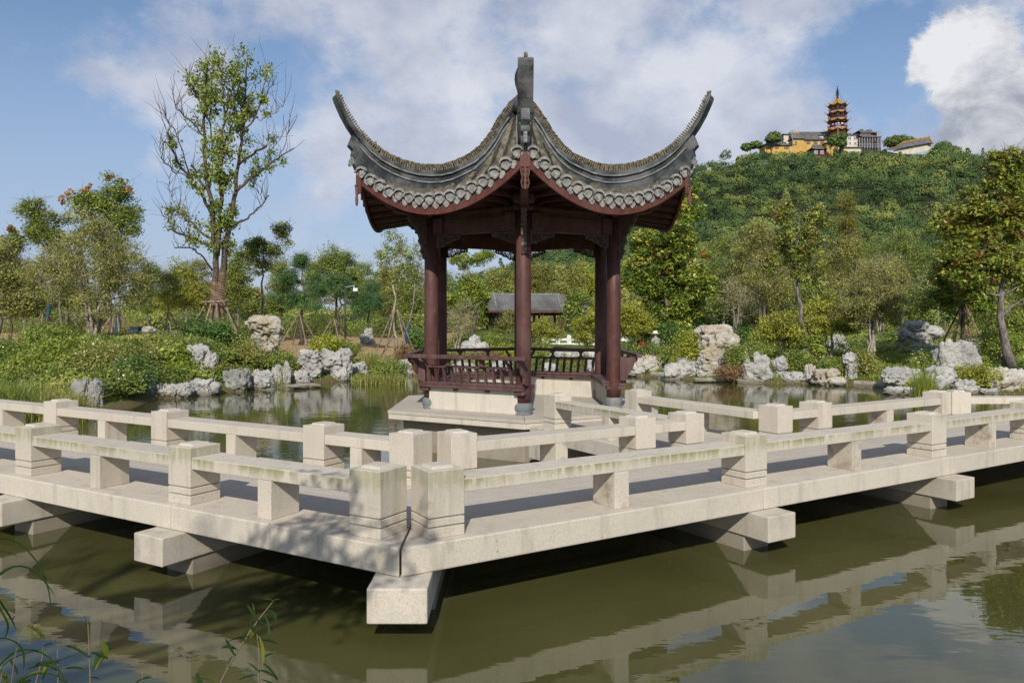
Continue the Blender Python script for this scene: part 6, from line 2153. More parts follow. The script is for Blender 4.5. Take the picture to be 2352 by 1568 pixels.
undergrowth('far_thicket', 'far green thicket closing the view beyond the dry lawn', (-80, 1020, 72, 98), 'lf_mid', 7, 60000, 3.3, 0.30, 0.33, lambda px, Y, d: np.ones(len(px), bool))
undergrowth('far_thicket', 'far olive thicket at the foot of the hill', (1000, 2420, 64, 112), 'lf_olive', 8, 90000, 4.4, 0.33, 0.30, lambda px, Y, d: ~((px > 1090) & (px < 1330) & (Y < 82)))

# ---------------------------------------------------------------- the wooded hill
rng = np.random.default_rng(2024)
cand = np.stack([rng.uniform(-170, 420, 30000), rng.uniform(112, 440, 30000)], 1)
cz = hill_z(cand[:, 0], cand[:, 1])
keep = (np.abs(cand[:, 0]) < 0.72 * cand[:, 1] + 14) & (cz > 0.8)
# keep clear ground for the temple terrace
ppx = 1176 + cand[:, 0] / cand[:, 1] * FP
keep &= ~((ppx > 1745) & (ppx < 2035) & (cand[:, 1] > 383) & (cand[:, 1] < 425))
keep &= ~((ppx > 2030) & (ppx < 2148) & (cand[:, 1] > 392) & (cand[:, 1] < 425))
cand = cand[keep]
cell = {}
sel = []
for i, (x, y) in enumerate(cand):
    r_ = (4.4 + 0.0058 * y) * rng.uniform(0.75, 1.25)
    kx, ky = int(x // 8), int(y // 8)
    if any((x - X_) ** 2 + (y - Y_) ** 2 < r_ * r_ for a in (-1, 0, 1) for b_ in (-1, 0, 1) for X_, Y_ in cell.get((kx + a, ky + b_), ())):
        continue
    cell.setdefault((kx, ky), []).append((x, y))
    sel.append(i)
cand = cand[sel]
nc = len(cand)
czz = ground_z(cand[:, 0], cand[:, 1])
rad = rng.uniform(2.6, 5.4, nc)
hgt = rng.uniform(4.0, 10.5, nc)
con = rng.uniform(size=nc) < 0.07
rad[con] *= 0.5
hgt[con] *= 1.1
SKY = np.array([(1000, 640), (1250, 560), (1450, 440), (1575, 386), (1650, 352), (1700, 330), (1745, 324), (1750, 344), (1865, 345), (1870, 354), (1930, 354), (1936, 344),
                (2028, 341), (2034, 347), (2066, 350), (2110, 350), (2140, 350), (2150, 342), (2200, 336), (2260, 350), (2352, 392), (2700, 450)], dtype=float)
cpx = 1176 + cand[:, 0] / cand[:, 1] * FP
lim = np.interp(cpx, SKY[:, 0], SKY[:, 1])
ztop = CAM_Z + (HOR - lim) * cand[:, 1] / FP          # no crown stands higher than the hill's skyline
lim = lim + np.where((cpx > 1740) & (cpx < 2145), 0, 4.5 * np.sin(cpx * 0.12) + 3.5 * np.sin(cpx * 0.051 + 1))
ztop = CAM_Z + (HOR - lim) * cand[:, 1] / FP
over = np.maximum(0, czz + hgt * 0.62 + rad * 0.98 - ztop)
czz = czz - over
ok = over < 11.0
cand, czz, rad, hgt, con = cand[ok], czz[ok], rad[ok], hgt[ok], con[ok]
nc = len(cand)
Vs, Fs, Ts = [], [], []
patch = 0.5 + 0.5 * np.sin(cand[:, 0] * 0.045 + 1.0) * np.sin(cand[:, 1] * 0.04 + 0.02 * cand[:, 0])
kinds = np.clip(0.75 * rng.uniform(0, 1, nc) ** 1.7 + 0.22 * patch + 0.25 * (cand[:, 1] < 190) * rng.uniform(0, 1, nc), 0, 1)
cnt = 0
for i in range(nc):
    x, y = cand[i]
    n = int(np.clip(380 * (220 / y) ** 0.9, 170, 560))
    nl = rng.integers(3, 7)
    ld = rng.normal(size=(nl, 3)) * np.array([1, 1, 0.6])
    ld /= np.linalg.norm(ld, axis=1, keepdims=True)
    lob = ld * rad[i] * 0.50 * np.array([1, 1, 0.7])
    if con[i]:
        nl = 8
        ld = np.tile(np.array([[0, 0, 0.3]]), (nl, 1))
        lob = np.stack([rng.normal(size=nl) * 0.3, rng.normal(size=nl) * 0.3, np.linspace(-0.35, 0.30, nl) * hgt[i]], 1)
    li = rng.integers(0, nl, n)
    d = rng.normal(size=(n, 3))
    d[:, 2] = np.abs(d[:, 2]) * 1.0 - 0.5
    d[:, 1] -= 0.3
    d /= np.linalg.norm(d, axis=1, keepdims=True)
    lr = rad[i] * rng.uniform(0.45, 0.72, nl)
    if con[i]:
        lr = rad[i] * np.linspace(1.0, 0.3, nl)
    C = np.array([x, y, czz[i] + hgt[i] * 0.62]) + lob[li] + d * (lr[li] * rng.uniform(0.86, 1.06, n))[:, None] * np.array([1, 1, 0.85])
    sz = 0.60 * (y / 240) ** 0.6
    V, F = leaf_quads(rng, C, sz, 0.8, 0.0, d * np.array([1, 1, 1.0]) + 0.25 * ld[li], 6.0)
    Vs.append(V)
    Fs.append(F + cnt)
    cnt += len(V)
    Ts.append(np.clip(kinds[i] * 0.92 + 0.06 * rng.uniform(-1, 1, nl)[li] + 0.08 * rng.uniform(0, 1, n), 0, 1))
o = np_mesh('hill_forest', np.concatenate(Vs), np.concatenate(Fs), M['lf_hill'], None, np.concatenate(Ts))
print('hill quads', sum(len(f) for f in Fs), 'crowns', nc)
tag(o, 'dense mixed green forest covering the hill behind the garden', 'forest', kind='stuff')

# ---------------------------------------------------------------- temple on the hilltop
YT = 400.0
ST = YT / FP


def tp(px, py, dy=0.0):
    return at(px, py, YT + dy)


def hip_roof(m, x0, x1, y0, y1, z0, zr, ridge=0.5, over=0.8, flare=0.5, ends=0.0):
    """tiled roof with a hollow slope and raised corners; ends = how far the ridge stops short (0 = gable)"""
    xc, yc = (x0 + x1) / 2, (y0 + y1) / 2
    n = 8
    rows = []
    for i in range(n + 1):
        t = i / n                         # 0 at eave, 1 at ridge
        z = z0 + (zr - z0) * (0.45 * t + 0.55 * t * t)
        hx = (x1 - x0) / 2 + over
        hy = (y1 - y0) / 2 + over
        ex = hx + (max(hx - ends, hx * 0.02) - hx) * t
        ey = hy * (1 - t) + 0.04
        lift = flare * (1 - t) ** 3
        rows.append([(xc - ex, yc - ey, z + lift), (xc - ex * 0.6, yc - ey, z), (xc + ex * 0.6, yc - ey, z), (xc + ex, yc - ey, z + lift),
                     (xc + ex, yc + ey, z + lift), (xc + ex * 0.6, yc + ey, z), (xc - ex * 0.6, yc + ey, z), (xc - ex, yc + ey, z + lift)])
    vs = [p for r in rows for p in r]
    fs = []
    for i in range(n):
        for q in range(8):
            fs.append((i * 8 + q, i * 8 + (q + 1) % 8, (i + 1) * 8 + (q + 1) % 8, (i + 1) * 8 + q))
    fs.append(tuple(range(7, -1, -1)))
    fs.append(tuple(n * 8 + q for q in range(8)))
    m.add(vs, fs)
    # ridge
    hx = max((x1 - x0) / 2 + over - ends, 0.3)
    m.obox((xc, yc), (1, 0), (0, 1), -hx, hx, -0.22, 0.22, zr - 0.1, zr + ridge)
    return m


def building(name, label, px0, px1, pyt, pyb, pyr, mat, roofmat='temple_roof', depth=8.0, dy=0.0, wins=(), ends=0.0, over=0.9, cat='temple building', winmat='temple_red', flare=0.5, deep=3.0):
    """block whose front wall spans px0..px1, from the eave at pyt to pyb, with the roof's ridge at pyr"""
    a, b = tp(px0, pyt, dy), tp(px1, pyb, dy)
    y0 = YT + dy
    zb = b.z - deep
    root = thing(name, label, cat, ((a.x + b.x) / 2, y0 + depth / 2, zb))
    m = MB()
    m.obox((0, 0), (1, 0), (0, 1), a.x, b.x, y0, y0 + depth, zb, a.z + 0.2)
    wall = m.build('wall', M[mat], root)
    m = MB()
    zr = tp(px0, pyr, dy).z
    hip_roof(m, a.x, b.x, y0, y0 + depth, a.z - 0.1, zr, 0.5, over, flare, ends)
    m.build('roof', M[roofmat], root)
    for (wx, wyt, ww, wh) in wins:
        p = tp(wx, wyt, dy)
        w2, h2 = ww * ST / 2, wh * ST
        m = MB()
        m.obox((p.x, y0), (1, 0), (0, 1), -w2, w2, -0.10, 0.05, p.z - h2, p.z)
        wi = m.build('window', M[winmat], root)
        m = MB()
        for s_ in (-0.5, 0.5):
            m.obox((p.x + s_ * w2 * 0.92, y0), (1, 0), (0, 1), -w2 * 0.36, w2 * 0.36, -0.16, -0.101, p.z - h2 * 0.92, p.z - h2 * 0.1)
        m.build('pane', M['glass'], wi)
    return root


building('temple_wing', 'low ochre wing with three dark red windows, leftmost of the hilltop temple', 1757, 1822, 334, 345, 324, 'yellow_wall', wins=[(1769, 335.5, 8, 6.5), (1784, 335.5, 8, 6.5), (1806, 336, 9, 6.0)],
         depth=9, dy=-6, ends=3)
building('temple_hall', 'ochre hall with four dark red windows and a grey roof, left of the pagoda', 1830, 1899, 321.5, 337, 305.5, 'yellow_wall', wins=[(1840, 324, 8.5, 7.5), (1857, 324, 8.5, 7.5), (1873, 324, 8.5, 7.5), (1889, 324, 8.5, 7.5)],
         depth=10, dy=0, ends=4)
building('temple_porch', 'small grey gabled porch projecting at the left end of the ochre hall', 1822, 1846, 319, 340, 306, 'yellow_wall', wins=[(1828, 325, 4, 8)], depth=6, dy=-3, ends=0.5, flare=0.3)
building('temple_hall', 'grey roofed rear hall whose long ridge passes below the pagoda', 1800, 1975, 310, 325, 299, 'cream', depth=12, dy=14, ends=6)
building('temple_gatehouse', 'red fronted low building below the ochre hall', 1866, 1898, 343, 357, 332, 'temple_red', depth=6, dy=-10, ends=2, wins=[(1874, 346, 7, 8), (1888, 346, 7, 8)], winmat='white')
building('temple_block', 'plain ochre block half hidden by a dark tree below the pagoda', 1899, 1928, 330, 357, 322, 'yellow_wall', depth=8, dy=-4, ends=3, wins=[(1907, 336, 5, 6), (1918, 336, 5, 6)])
building('temple_house', 'pale two storey house with large white windows right below the pagoda', 1945, 1972, 310, 340, 304, 'cream', depth=8, dy=-3, ends=3,
         wins=[(1951, 313, 8, 9), (1964, 313, 8, 9), (1952, 326, 6, 7), (1964, 326, 6, 7)], winmat='white')
building('temple_hall', 'dark open fronted hall with broad grey roof, rightmost of the joined temple', 1972, 2024, 315.5, 340, 304, 'temple_dark', depth=10, dy=-4, ends=4, flare=1.0)
a_, b_ = tp(1974, 330, -5.2), tp(2022, 330, -5.2)
root = thing('terrace_railing', 'pale railing and slim posts along the front of the dark open hall', 'railing', (a_.x, YT - 5.2, a_.z - 1))
m = MB()
for k_ in range(9):
    x = a_.x + (b_.x - a_.x) * k_ / 8
    m.bar((x, YT - 5.2, a_.z - 2.5), (x, YT - 5.2, tp(0, 316, -5.2).z), 0.22, 0.22)
for z_ in (a_.z - 0.2, a_.z - 0.9, a_.z - 1.7):
    m.bar((a_.x, YT - 5.2, z_), (b_.x, YT - 5.2, z_), 0.12, 0.14)
m.build('railing', M['steel'], root)
building('temple_turret', 'small upturned grey roofed turret above the dark open hall', 1975, 1992, 306, 314, 296.5, 'temple_dark', depth=5, dy=3, ends=2.2, flare=1.2, over=1.2, deep=2)
building('temple_turret', 'ochre edged gable roof rising right of the grey roofed turret', 1990, 2014, 306, 314, 297, 'temple_red', roofmat='temple_roof', depth=6, dy=6, ends=2.4, flare=1.2, over=1.0, deep=2)
building('temple_gate', 'ochre topped gable peak left of the pagoda behind the porch', 1824, 1842, 310, 318, 302, 'yellow_wall', roofmat='yellow_tile', depth=6, dy=8, ends=1.5, flare=0.8, deep=4)
building('terrace_wall', 'cream terrace wall below the two storey house', 1938, 1978, 339, 348, 337, 'cream', depth=5, dy=-8, ends=0.5, flare=0)
# separate hall on the right: long grey roof with golden ridge, seen at a slant
a0 = tp(2044, 343)
root = thing('ridge_hall', 'solitary hall with grey roof and golden ridge rising to the right, right of the temple', 'temple building', (a0.x + 12, YT, a0.z - 8))
m = MB()
m.add([tp(2052, 345, 0), tp(2138, 328, 6), tp(2138, 345, 6), tp(2052, 360, 0), tp(2052, 345, 9), tp(2138, 328, 15), tp(2138, 345, 15), tp(2052, 360, 9)],
      [(0, 1, 2, 3), (7, 6, 5, 4), (0, 4, 5, 1), (1, 5, 6, 2), (2, 6, 7, 3), (3, 7, 4, 0)])
m.build('wall', M['cream'], root)
m = MB()
m.add([tp(2038, 344, -1.5), tp(2056, 342.5, -1.5), tp(2132, 329, 4), tp(2142, 330, 4), tp(2133, 317, 9), tp(2075, 327.5, 6), tp(2058, 338, 5), tp(2142, 331, 16), tp(2045, 345, 12)],
      [(0, 1, 6), (1, 5, 6), (1, 2, 4, 5), (2, 3, 4), (4, 3, 7), (5, 4, 7, 8), (6, 5, 8), (0, 6, 8), (0, 8, 7, 3, 2, 1)])
m.build('roof', M['temple_roof'], root)
m = MB()
m.bar(tp(2072, 327.2, 6.2), tp(2134, 315.8, 9.2), 0.7, 0.9)
m.bar(tp(2134, 315.5, 9.2), tp(2135, 312.5, 9.2), 0.7, 0.9)
m.bar(tp(2036, 343.6, -1.2), tp(2058, 338, 5.2), 0.5, 0.6)
m.bar(tp(2058, 338, 5.2), tp(2073, 327.5, 6.2), 0.5, 0.6)
m.bar(tp(2134, 316.5, 9.2), tp(2143, 329.5, 4.2), 0.4, 0.5)
m.build('ridge', M['yellow_tile'], root)

# the pagoda
pc = tp(1923.5, 345, 9)
PX, PY = pc.x, YT + 9
root = thing('pagoda', 'tall slim pagoda with golden tiled tiers and a dark spire on the hilltop', 'pagoda', (PX, PY, pc.z - 6))


def pz(py):
    return tp(0, py, 9).z


tiers = [  # eave y, roof top y, half width of roof, body top y(below eave above?), body half width
    (302.5, 295.5, 25.5, 20.0), (280.5, 274.5, 24.5, 18.5), (263.0, 257.0, 23.5, 17.5), (245.0, 224.5, 22.5, 16.0)]


def octo(r, z, a0=math.pi / 8):
    return [(PX + r * math.cos(a0 + q * math.pi / 4), PY + r * math.sin(a0 + q * math.pi / 4), z) for q in range(8)]


m = MB()
r_ = 20.5 * ST
m.prism([(p[0], p[1]) for p in octo(r_, 0)], pz(352), pz(301))
m.build('storey', M['temple_red'], root)
for i, (ye, yt, hw, bw) in enumerate(tiers):
    # storey above this roof's eave (none above the last)
    R_ = hw * ST
    r2 = (tiers[i + 1][3] if i < 3 else 1.0) * ST
    last = i == 3
    rows = []
    n_ = 6
    zt = pz(yt)
    ze = pz(ye)
    for j in range(n_ + 1):
        t = j / n_
        z = ze + (zt - ze) * ((0.35 * t + 0.65 * t * t) if last else (0.6 * t + 0.4 * t * t))
        rr = R_ + ((r2 if not last else 0.5) - R_) * (t ** (0.75 if last else 1.0))
        ring = []
        for q in range(8):
            a = math.pi / 8 + q * math.pi / 4
            up_ = (1 - t) ** 3 * 0.75
            ring.append((PX + rr * 1.06 * math.cos(a), PY + rr * 1.06 * math.sin(a), z + up_))
            a2 = a + math.pi / 8
            ring.append((PX + rr * 0.955 * math.cos(a2), PY + rr * 0.955 * math.sin(a2), z))
        rows.append(ring)
    m = MB()
    m.add([p for r in rows for p in r], [(j * 16 + q, j * 16 + (q + 1) % 16, (j + 1) * 16 + (q + 1) % 16, (j + 1) * 16 + q) for j in range(n_) for q in range(16)] +
          [tuple(range(15, -1, -1)), tuple(n_ * 16 + q for q in range(16))])
    for q in range(8):       # hips with upturned ends
        a = math.pi / 8 + q * math.pi / 4
        m.tube([(PX + rr_ * math.cos(a), PY + rr_ * math.sin(a), z) for rr_, z in ((R_ * 1.22, ze + 1.75), (R_ * 1.12, ze + 0.95), (R_ * 1.02, ze + 0.75), (R_ * 0.85, ze + 0.85))],
               [0.10, 0.2, 0.24, 0.2], 5)
    m.build('tier_roof', M['yellow_tile'], root)
    m = MB()
    m.prism([(p[0], p[1]) for p in octo(R_ * 0.84, 0)], ze - 0.62, ze - 0.05)
    m.build('eave_bracket', M['temple_dark'], root)
    if not last:
        ye2 = tiers[i + 1][0]
        rb = tiers[i + 1][3] * ST
        m = MB()
        m.prism([(p[0], p[1]) for p in octo(rb * 0.92, 0)], pz(yt) - 0.3, pz(ye2) - 0.3)
        m.build('storey', M['temple_red'], root)
        m = MB()
        zf = pz(yt) + 0.1
        for q in range(8):
            p, p2 = octo(rb * 1.10, 0)[q], octo(rb * 1.10, 0)[(q + 1) % 8]
            for zz in (zf + 0.15, zf + 1.05):
                m.bar((p[0], p[1], zz), (p2[0], p2[1], zz), 0.14, 0.16)
            m.bar((p[0], p[1], zf), (p[0], p[1], pz(ye2) - 0.3), 0.22, 0.22)
            for f_ in (0.2, 0.4, 0.6, 0.8):
                x, y = p[0] + (p2[0] - p[0]) * f_, p[1] + (p2[1] - p[1]) * f_
                m.bar((x, y, zf + 0.1), (x, y, zf + 1.05), 0.08, 0.08)
        m.build('balcony_rail', M['temple_red'], root)
        m = MB()
        m.prism([(p[0], p[1]) for p in octo(rb * 1.16, 0)], zf - 0.45, zf - 0.05)
        m.build('balcony_floor', M['steel'], root)
        for q in range(4, 8):
            a = (q + 1) * math.pi / 4
            rr_ = rb * 0.92 * math.cos(math.pi / 8)
            x, y = PX + rr_ * math.cos(a), PY + rr_ * math.sin(a)
            for s_ in (-0.9, 0.9):
                m = MB()
                tx, ty = -math.sin(a), math.cos(a)
                m.obox((x + tx * s_, y + ty * s_), (tx, ty), (math.cos(a), math.sin(a)), -0.42, 0.42, -0.03, 0.06, zf + 1.5, zf + 2.2)
                m.build('window', M['white'], root)
m = MB()
z0 = pz(225)
m.lathe([(0.75, z0 - 0.6), (0.8, z0 + 0.1), (0.45, z0 + 0.5), (0.5, z0 + 0.9), (0.75, z0 + 1.3), (0.5, z0 + 1.7)] +
        [(r, z0 + 1.9 + k * 0.26) for k, r in enumerate((0.75, 0.5, 0.72, 0.45, 0.66, 0.4, 0.58, 0.36, 0.5, 0.3, 0.42, 0.25, 0.35, 0.2))] + [(0.15, z0 + 5.7), (0.28, z0 + 6.0), (0.1, z0 + 6.3), (0.02, z0 + 6.9)], (PX, PY), 12)
m.build('spire', M['iron'], root)
for q in range(8):
    a = math.pi / 8 + q * math.pi / 4
    m = MB()
    m.tube([(PX, PY, z0 + 5.2), (PX + 2.0 * math.cos(a), PY + 2.0 * math.sin(a), z0 + 0.6), (PX + 4.3 * math.cos(a), PY + 4.3 * math.sin(a), pz(243))], 0.035, 4)
    m.build('chain', M['iron'], root)
for i, (px, py0, py1, dy, lab) in enumerate(((1820.6, 300.5, 330, -12, 'leftmost floodlight mast beside the temple porch'), (1924.6, 288, 330, -14, 'floodlight mast standing in front of the pagoda'),
                                             (2018.6, 302.5, 338, -10, 'floodlight mast at the right end of the dark open hall'))):
    p0, p1 = tp(px, py1, dy), tp(px, py0, dy)
    root = thing('floodlight_mast', lab, 'floodlight', (p0.x, YT + dy, p0.z - 3), 'floodlight masts of the hilltop temple')
    m = MB()
    m.tube([(p0.x, YT + dy, p0.z - 3), p1], 0.14, 6)
    m.build('mast', M['steel'], root)
    for zz in (0.0, -0.95):
        for s_ in (-0.85, 0.0, 0.85):
            m = MB()
            m.box((p1.x + s_, YT + dy - 0.2, p1.z + zz), (0.72, 0.25, 0.5))
            m.build('floodlight', M['steel'], root)
tree('hilltop_tree', 'round tree standing clear on the skyline left of the temple', 1777, 392.0, [(1777, 314, 17, 12), (1770, 320, 14, 8), (1785, 319, 13, 8)], 'lf_hill', 'bark', 2600, 0.75, 0.4, seed=601, nclump=44, clump=1.3, twigs=False, solid=True)
tree('hilltop_tree', 'dark ragged tree in front of the plain ochre temple block', 1922, 386.0, [(1915, 322, 15, 14), (1938, 312, 9, 11), (1932, 330, 14, 9)], 'lf_dark', 'bark', 2600, 0.7, 0.4, seed=602, nclump=44, clump=1.2, twigs=False, solid=True)
tree('hilltop_tree', 'broad dark tree just right of the solitary hall', 2168, 385.0, [(2165, 342, 22, 18), (2185, 350, 22, 16), (2150, 354, 20, 14)], 'lf_dark', 'bark', 3800, 0.75, 0.5, seed=603, nclump=60, clump=1.5, twigs=False, solid=True)
tree('hilltop_tree', 'low spreading tree behind the solitary hall, right of the temple', 2060, 424.0, [(2050, 326, 22, 14), (2085, 328, 24, 14), (2066, 321, 22, 11)], 'lf_hill', 'bark', 3600, 0.75, 0.5, seed=604, nclump=60, clump=1.4, twigs=False, solid=True)
tree('hilltop_tree', 'layered cedar on the skyline left of the round hilltop tree', 1722, 390.0, [(1735, 333, 16, 9), (1715, 338, 14, 10)], 'lf_dark', 'bark', 2400, 0.75, 0.4, seed=605, nclump=44, clump=1.3, twigs=False, solid=True)

# ---------------------------------------------------------------- small hall, white bridge and furniture beyond the pond
YH = 75.0
c = at(1209, 760, YH)
root = thing('garden_hall', 'open red columned hall with grey tiled gable roof, seen between the pavilion columns', 'hall', (c.x, YH, gz(c.x, YH)))
zg = gz(c.x, YH)
ua = math.radians(7)
hu, hn = (math.cos(ua), math.sin(ua)), (-math.sin(ua), math.cos(ua))
zr, ze = at(0, 677, YH + 1.5).z, at(0, 714, YH - 0.8).z
m = MB()
hw = 3.95
pts = []
n_ = 8
for s_ in (-1, 1):
    for i in range(n_ + 1):
        t = i / n_
        z = ze + (zr - ze) * (0.55 * t + 0.45 * t * t)
        d = 2.6 * (1 - t) * s_
        pts.append((d, z))
vs = []
for a in (-hw, hw):
    for s_ in range(2):
        for i in range(n_ + 1):
            d, z = pts[s_ * (n_ + 1) + i]
            vs.append((c.x + hu[0] * a + hn[0] * d, YH + 1.4 + hu[1] * a + hn[1] * d, z + 0.05 * (abs(a) > 0)))
fs = []
k = n_ + 1
for s_ in range(2):
    for i in range(n_):
        p = s_ * k + i
        fs.append((p, p + 1, 2 * k + p + 1, 2 * k + p))
m.add(vs, fs)
for r in range(30):        # tile courses
    a = -hw + 0.1 + r * (2 * hw - 0.2) / 29
    P_ = []
    for i in range(n_ + 1):
        d, z = pts[i]
        P_.append((c.x + hu[0] * a + hn[0] * d, YH + 1.4 + hu[1] * a + hn[1] * d, z + 0.03))
    m.tube(P_, 0.055, 5)
m.build('roof', M['temple_roof'], root)
m = MB()
m.obox((c.x, YH + 1.4), hu, hn, -hw - 0.05, hw - 0.5, -0.12, 0.12, zr - 0.02, zr + 0.16)
for a in (-hw + 0.75, hw - 0.75):
    P_ = [(c.x + hu[0] * a + hn[0] * pts[i][0], YH + 1.4 + hu[1] * a + hn[1] * pts[i][0], pts[i][1] + 0.10) for i in range(2, n_ + 1)]
    m.tube(P_, 0.10, 6)
m.build('roof_ridge', M['ridge_trim'], root)
m = MB()
m.obox((c.x, YH + 1.4), hu, hn, -hw, hw, -2.62, -2.55, ze - 0.14, ze + 0.01)
m.build('eave_board', M['wood_fascia'], root)
for a in (-hw - 0.04, hw - 0.06):
    m = MB()
    P_ = [(c.x + hu[0] * a + hn[0] * d, YH + 1.4 + hu[1] * a + hn[1] * d, z - 0.12) for d, z in (pts[:n_ + 1] + pts[n_ + 1:][::-1])]
    for p_, q_ in zip(P_[:-1], P_[1:]):
        m.bar(p_, q_, 0.08, 0.24)
    m.build('gable_board', M['wood_fascia'], root)
m = MB()
m.obox((c.x, YH + 1.4), hu, hn, -hw + 0.5, hw - 0.5, -1.75, -1.6, ze - 0.45, ze - 0.16)
m.build('lintel', M['wood'], root)
for a in (-3.2, -1.07, 1.07, 3.2):
    for d in (-1.68, 1.68):
        m = MB()
        x, y = c.x + hu[0] * a + hn[0] * d, YH + 1.4 + hu[1] * a + hn[1] * d
        m.lathe([(0.14, zg), (0.13, ze - 0.2)], (x, y), 10)
        m.build('column', M['wood_fascia'], root, smooth=True)
m = MB()
m.obox((c.x, YH + 1.4), hu, hn, 0.2, 2.4, -1.6, -1.3, zg + 0.35, zg + 0.45)
m.obox((c.x, YH + 1.4), hu, hn, 0.3, 2.3, -1.2, -1.15, zg + 0.5, zg + 0.95)
m.build('bench', M['wood_fascia'], root)
# white balustraded bridge over the upper pool
YB = 57.0
a, b = at(1205, 790, YB), at(1440, 790, YB)
root = thing('white_bridge', 'low white stone bridge with post and slab railing beyond the upper pool', 'bridge', ((a.x + b.x) / 2, YB, 0))
zd = at(0, 797, YB).z
m = MB()
m.obox((0, YB), (1, 0), (0, 1), a.x, b.x, 0, 2.2, zd - 0.42, zd)
m.build('deck', M['white'], root)
for yy in (YB + 0.05, YB + 2.0):
    n_ = 9
    for i in range(n_ + 1):
        x = a.x + (b.x - a.x) * i / n_
        m = MB()
        m.obox((x, yy), (1, 0), (0, 1), -0.09, 0.09, -0.02, 0.16, zd, zd + 0.80)
        m.obox((x, yy), (1, 0), (0, 1), -0.065, 0.065, 0.005, 0.135, zd + 0.80, zd + 0.90)
        m.build('post', M['white'], root)
        if i < n_:
            x2 = a.x + (b.x - a.x) * (i + 1) / n_
            m = MB()
            m.obox((0, yy), (1, 0), (0, 1), x + 0.092, x2 - 0.092, 0.03, 0.11, zd + 0.48, zd + 0.62)
            m.obox((0, yy), (1, 0), (0, 1), x + 0.092, x2 - 0.092, 0.04, 0.10, zd + 0.06, zd + 0.30)
            m.build('rail', M['white'], root)


def lamp_post(label, px, pyt, Y, kind):
    t = at(px, pyt, Y)
    zg = gz(t.x, Y)
    root = thing('lamp_post', label, 'lamp post', (t.x, Y, zg))
    m = MB()
    m.tube([(t.x, Y, zg), (t.x, Y, t.z)], [0.055, 0.04], 10)
    m.build('pole', M['iron'], root, smooth=True)
    if kind == 'spot':
        m = MB()
        m.tube([(t.x, Y, t.z - 0.1), (t.x + 0.42, Y, t.z - 0.02)], 0.025, 6)
        m.build('arm', M['steel'], root)
        m = MB()
        m.obox((t.x + 0.5, Y), (1, 0), (0, 1), -0.11, 0.11, -0.09, 0.09, t.z - 0.30, t.z - 0.14)
        m.bar((t.x + 0.42, Y, t.z - 0.14), (t.x + 0.42, Y, t.z), 0.03, 0.03)
        m.build('lamp_head', M['white'], root, 0.02)
    else:
        m = MB()
        m.lathe([(0.16, t.z - 0.05), (0.20, t.z + 0.28)], (t.x, Y), 6)
        m.build('lantern', M['glass'], root)
        m = MB()
        m.lathe([(0.30, t.z + 0.28), (0.12, t.z + 0.42), (0.03, t.z + 0.55)], (t.x, Y), 6)
        m.lathe([(0.10, t.z - 0.12), (0.17, t.z - 0.05)], (t.x, Y), 6)
        m.build('lantern_roof', M['iron'], root)


lamp_post('thin pole with a white box lamp on a short arm, before the round tree', 793, 655, 37.0, 'spot')
lamp_post('black lantern post among the trees behind the slim magnolia', 1935, 692, 47.0, 'lantern')
lamp_post('black lamp post just right of the garden hall', 1344, 706, 62.0, 'lantern')
lamp_post('black lantern post near the red kiosk beyond the dry lawn', 884, 738, 66.0, 'lantern')
# blue service box
p = at(312, 752, 39.0)
zg = gz(p.x, 39.0)
root = thing('utility_box', 'dark blue metal box with overhanging lid standing on the dry lawn', 'utility box', (p.x, 39, zg))
m = MB()
m.obox((p.x, 39), (1, 0), (0, 1), -0.21, 0.21, -0.2, 0.2, zg - 0.1, p.z - 0.03)
m.build('cabinet', M['blue'], root, 0.01)
m = MB()
m.obox((p.x, 39), (1, 0), (0, 1), -0.25, 0.25, -0.24, 0.24, p.z - 0.028, p.z + 0.04)
m.build('lid', M['blue'], root, 0.01)
m = MB()
m.obox((p.x, 39), (1, 0), (0, 1), -0.17, 0.17, -0.215, -0.202, zg + 0.05, p.z - 0.08)
m.build('door', M['blue'], root, 0.005)
p = at(843, 742, 70)
zg = gz(p.x, 70)
root = thing('kiosk', 'small dark red kiosk with flat dark roof beyond the dry lawn', 'kiosk', (p.x, 70, zg))
m = MB()
m.obox((p.x, 70), (1, 0), (0, 1), -1.0, 1.0, 0, 1.6, zg, p.z + 0.1)
m.build('wall', M['wood_fascia'], root)
m = MB()
m.obox((p.x, 70), (1, 0), (0, 1), -1.2, 1.2, -0.2, 1.8, p.z + 0.1, p.z + 0.28)
m.build('roof', M['iron'], root)
m = MB()
m.obox((p.x, 70), (1, 0), (0, 1), -0.9, 0.3, -0.03, 0.02, zg + 0.8, p.z - 0.1)
m.build('window', M['glass'], root)
# brick-lined shore kerb on the right bank
km = MB()
for (p0, p1) in ((wl(1965, 888), wl(2050, 893)), (wl(1500, 866), wl(1530, 868)), (wl(900, 864), wl(945, 863))):
    km = MB()
    km.bar((p0[0], p0[1], 0.06), (p1[0], p1[1], 0.06), 0.35, 0.34)
    o = km.solo('shore_kerb', M['rock_tan'], (p0[0], p0[1], 0))
    tag(o, {True: 'low tan stone kerb along the water left of the overhanging rock'}.get(p0[0] > 15, 'low tan stone kerb at the water beside the round boulder right of the pavilion' if p0[0] > 0 else
                                                                                      'low tan stone kerb at the water beside the pavilion\'s left rail'), 'kerb')


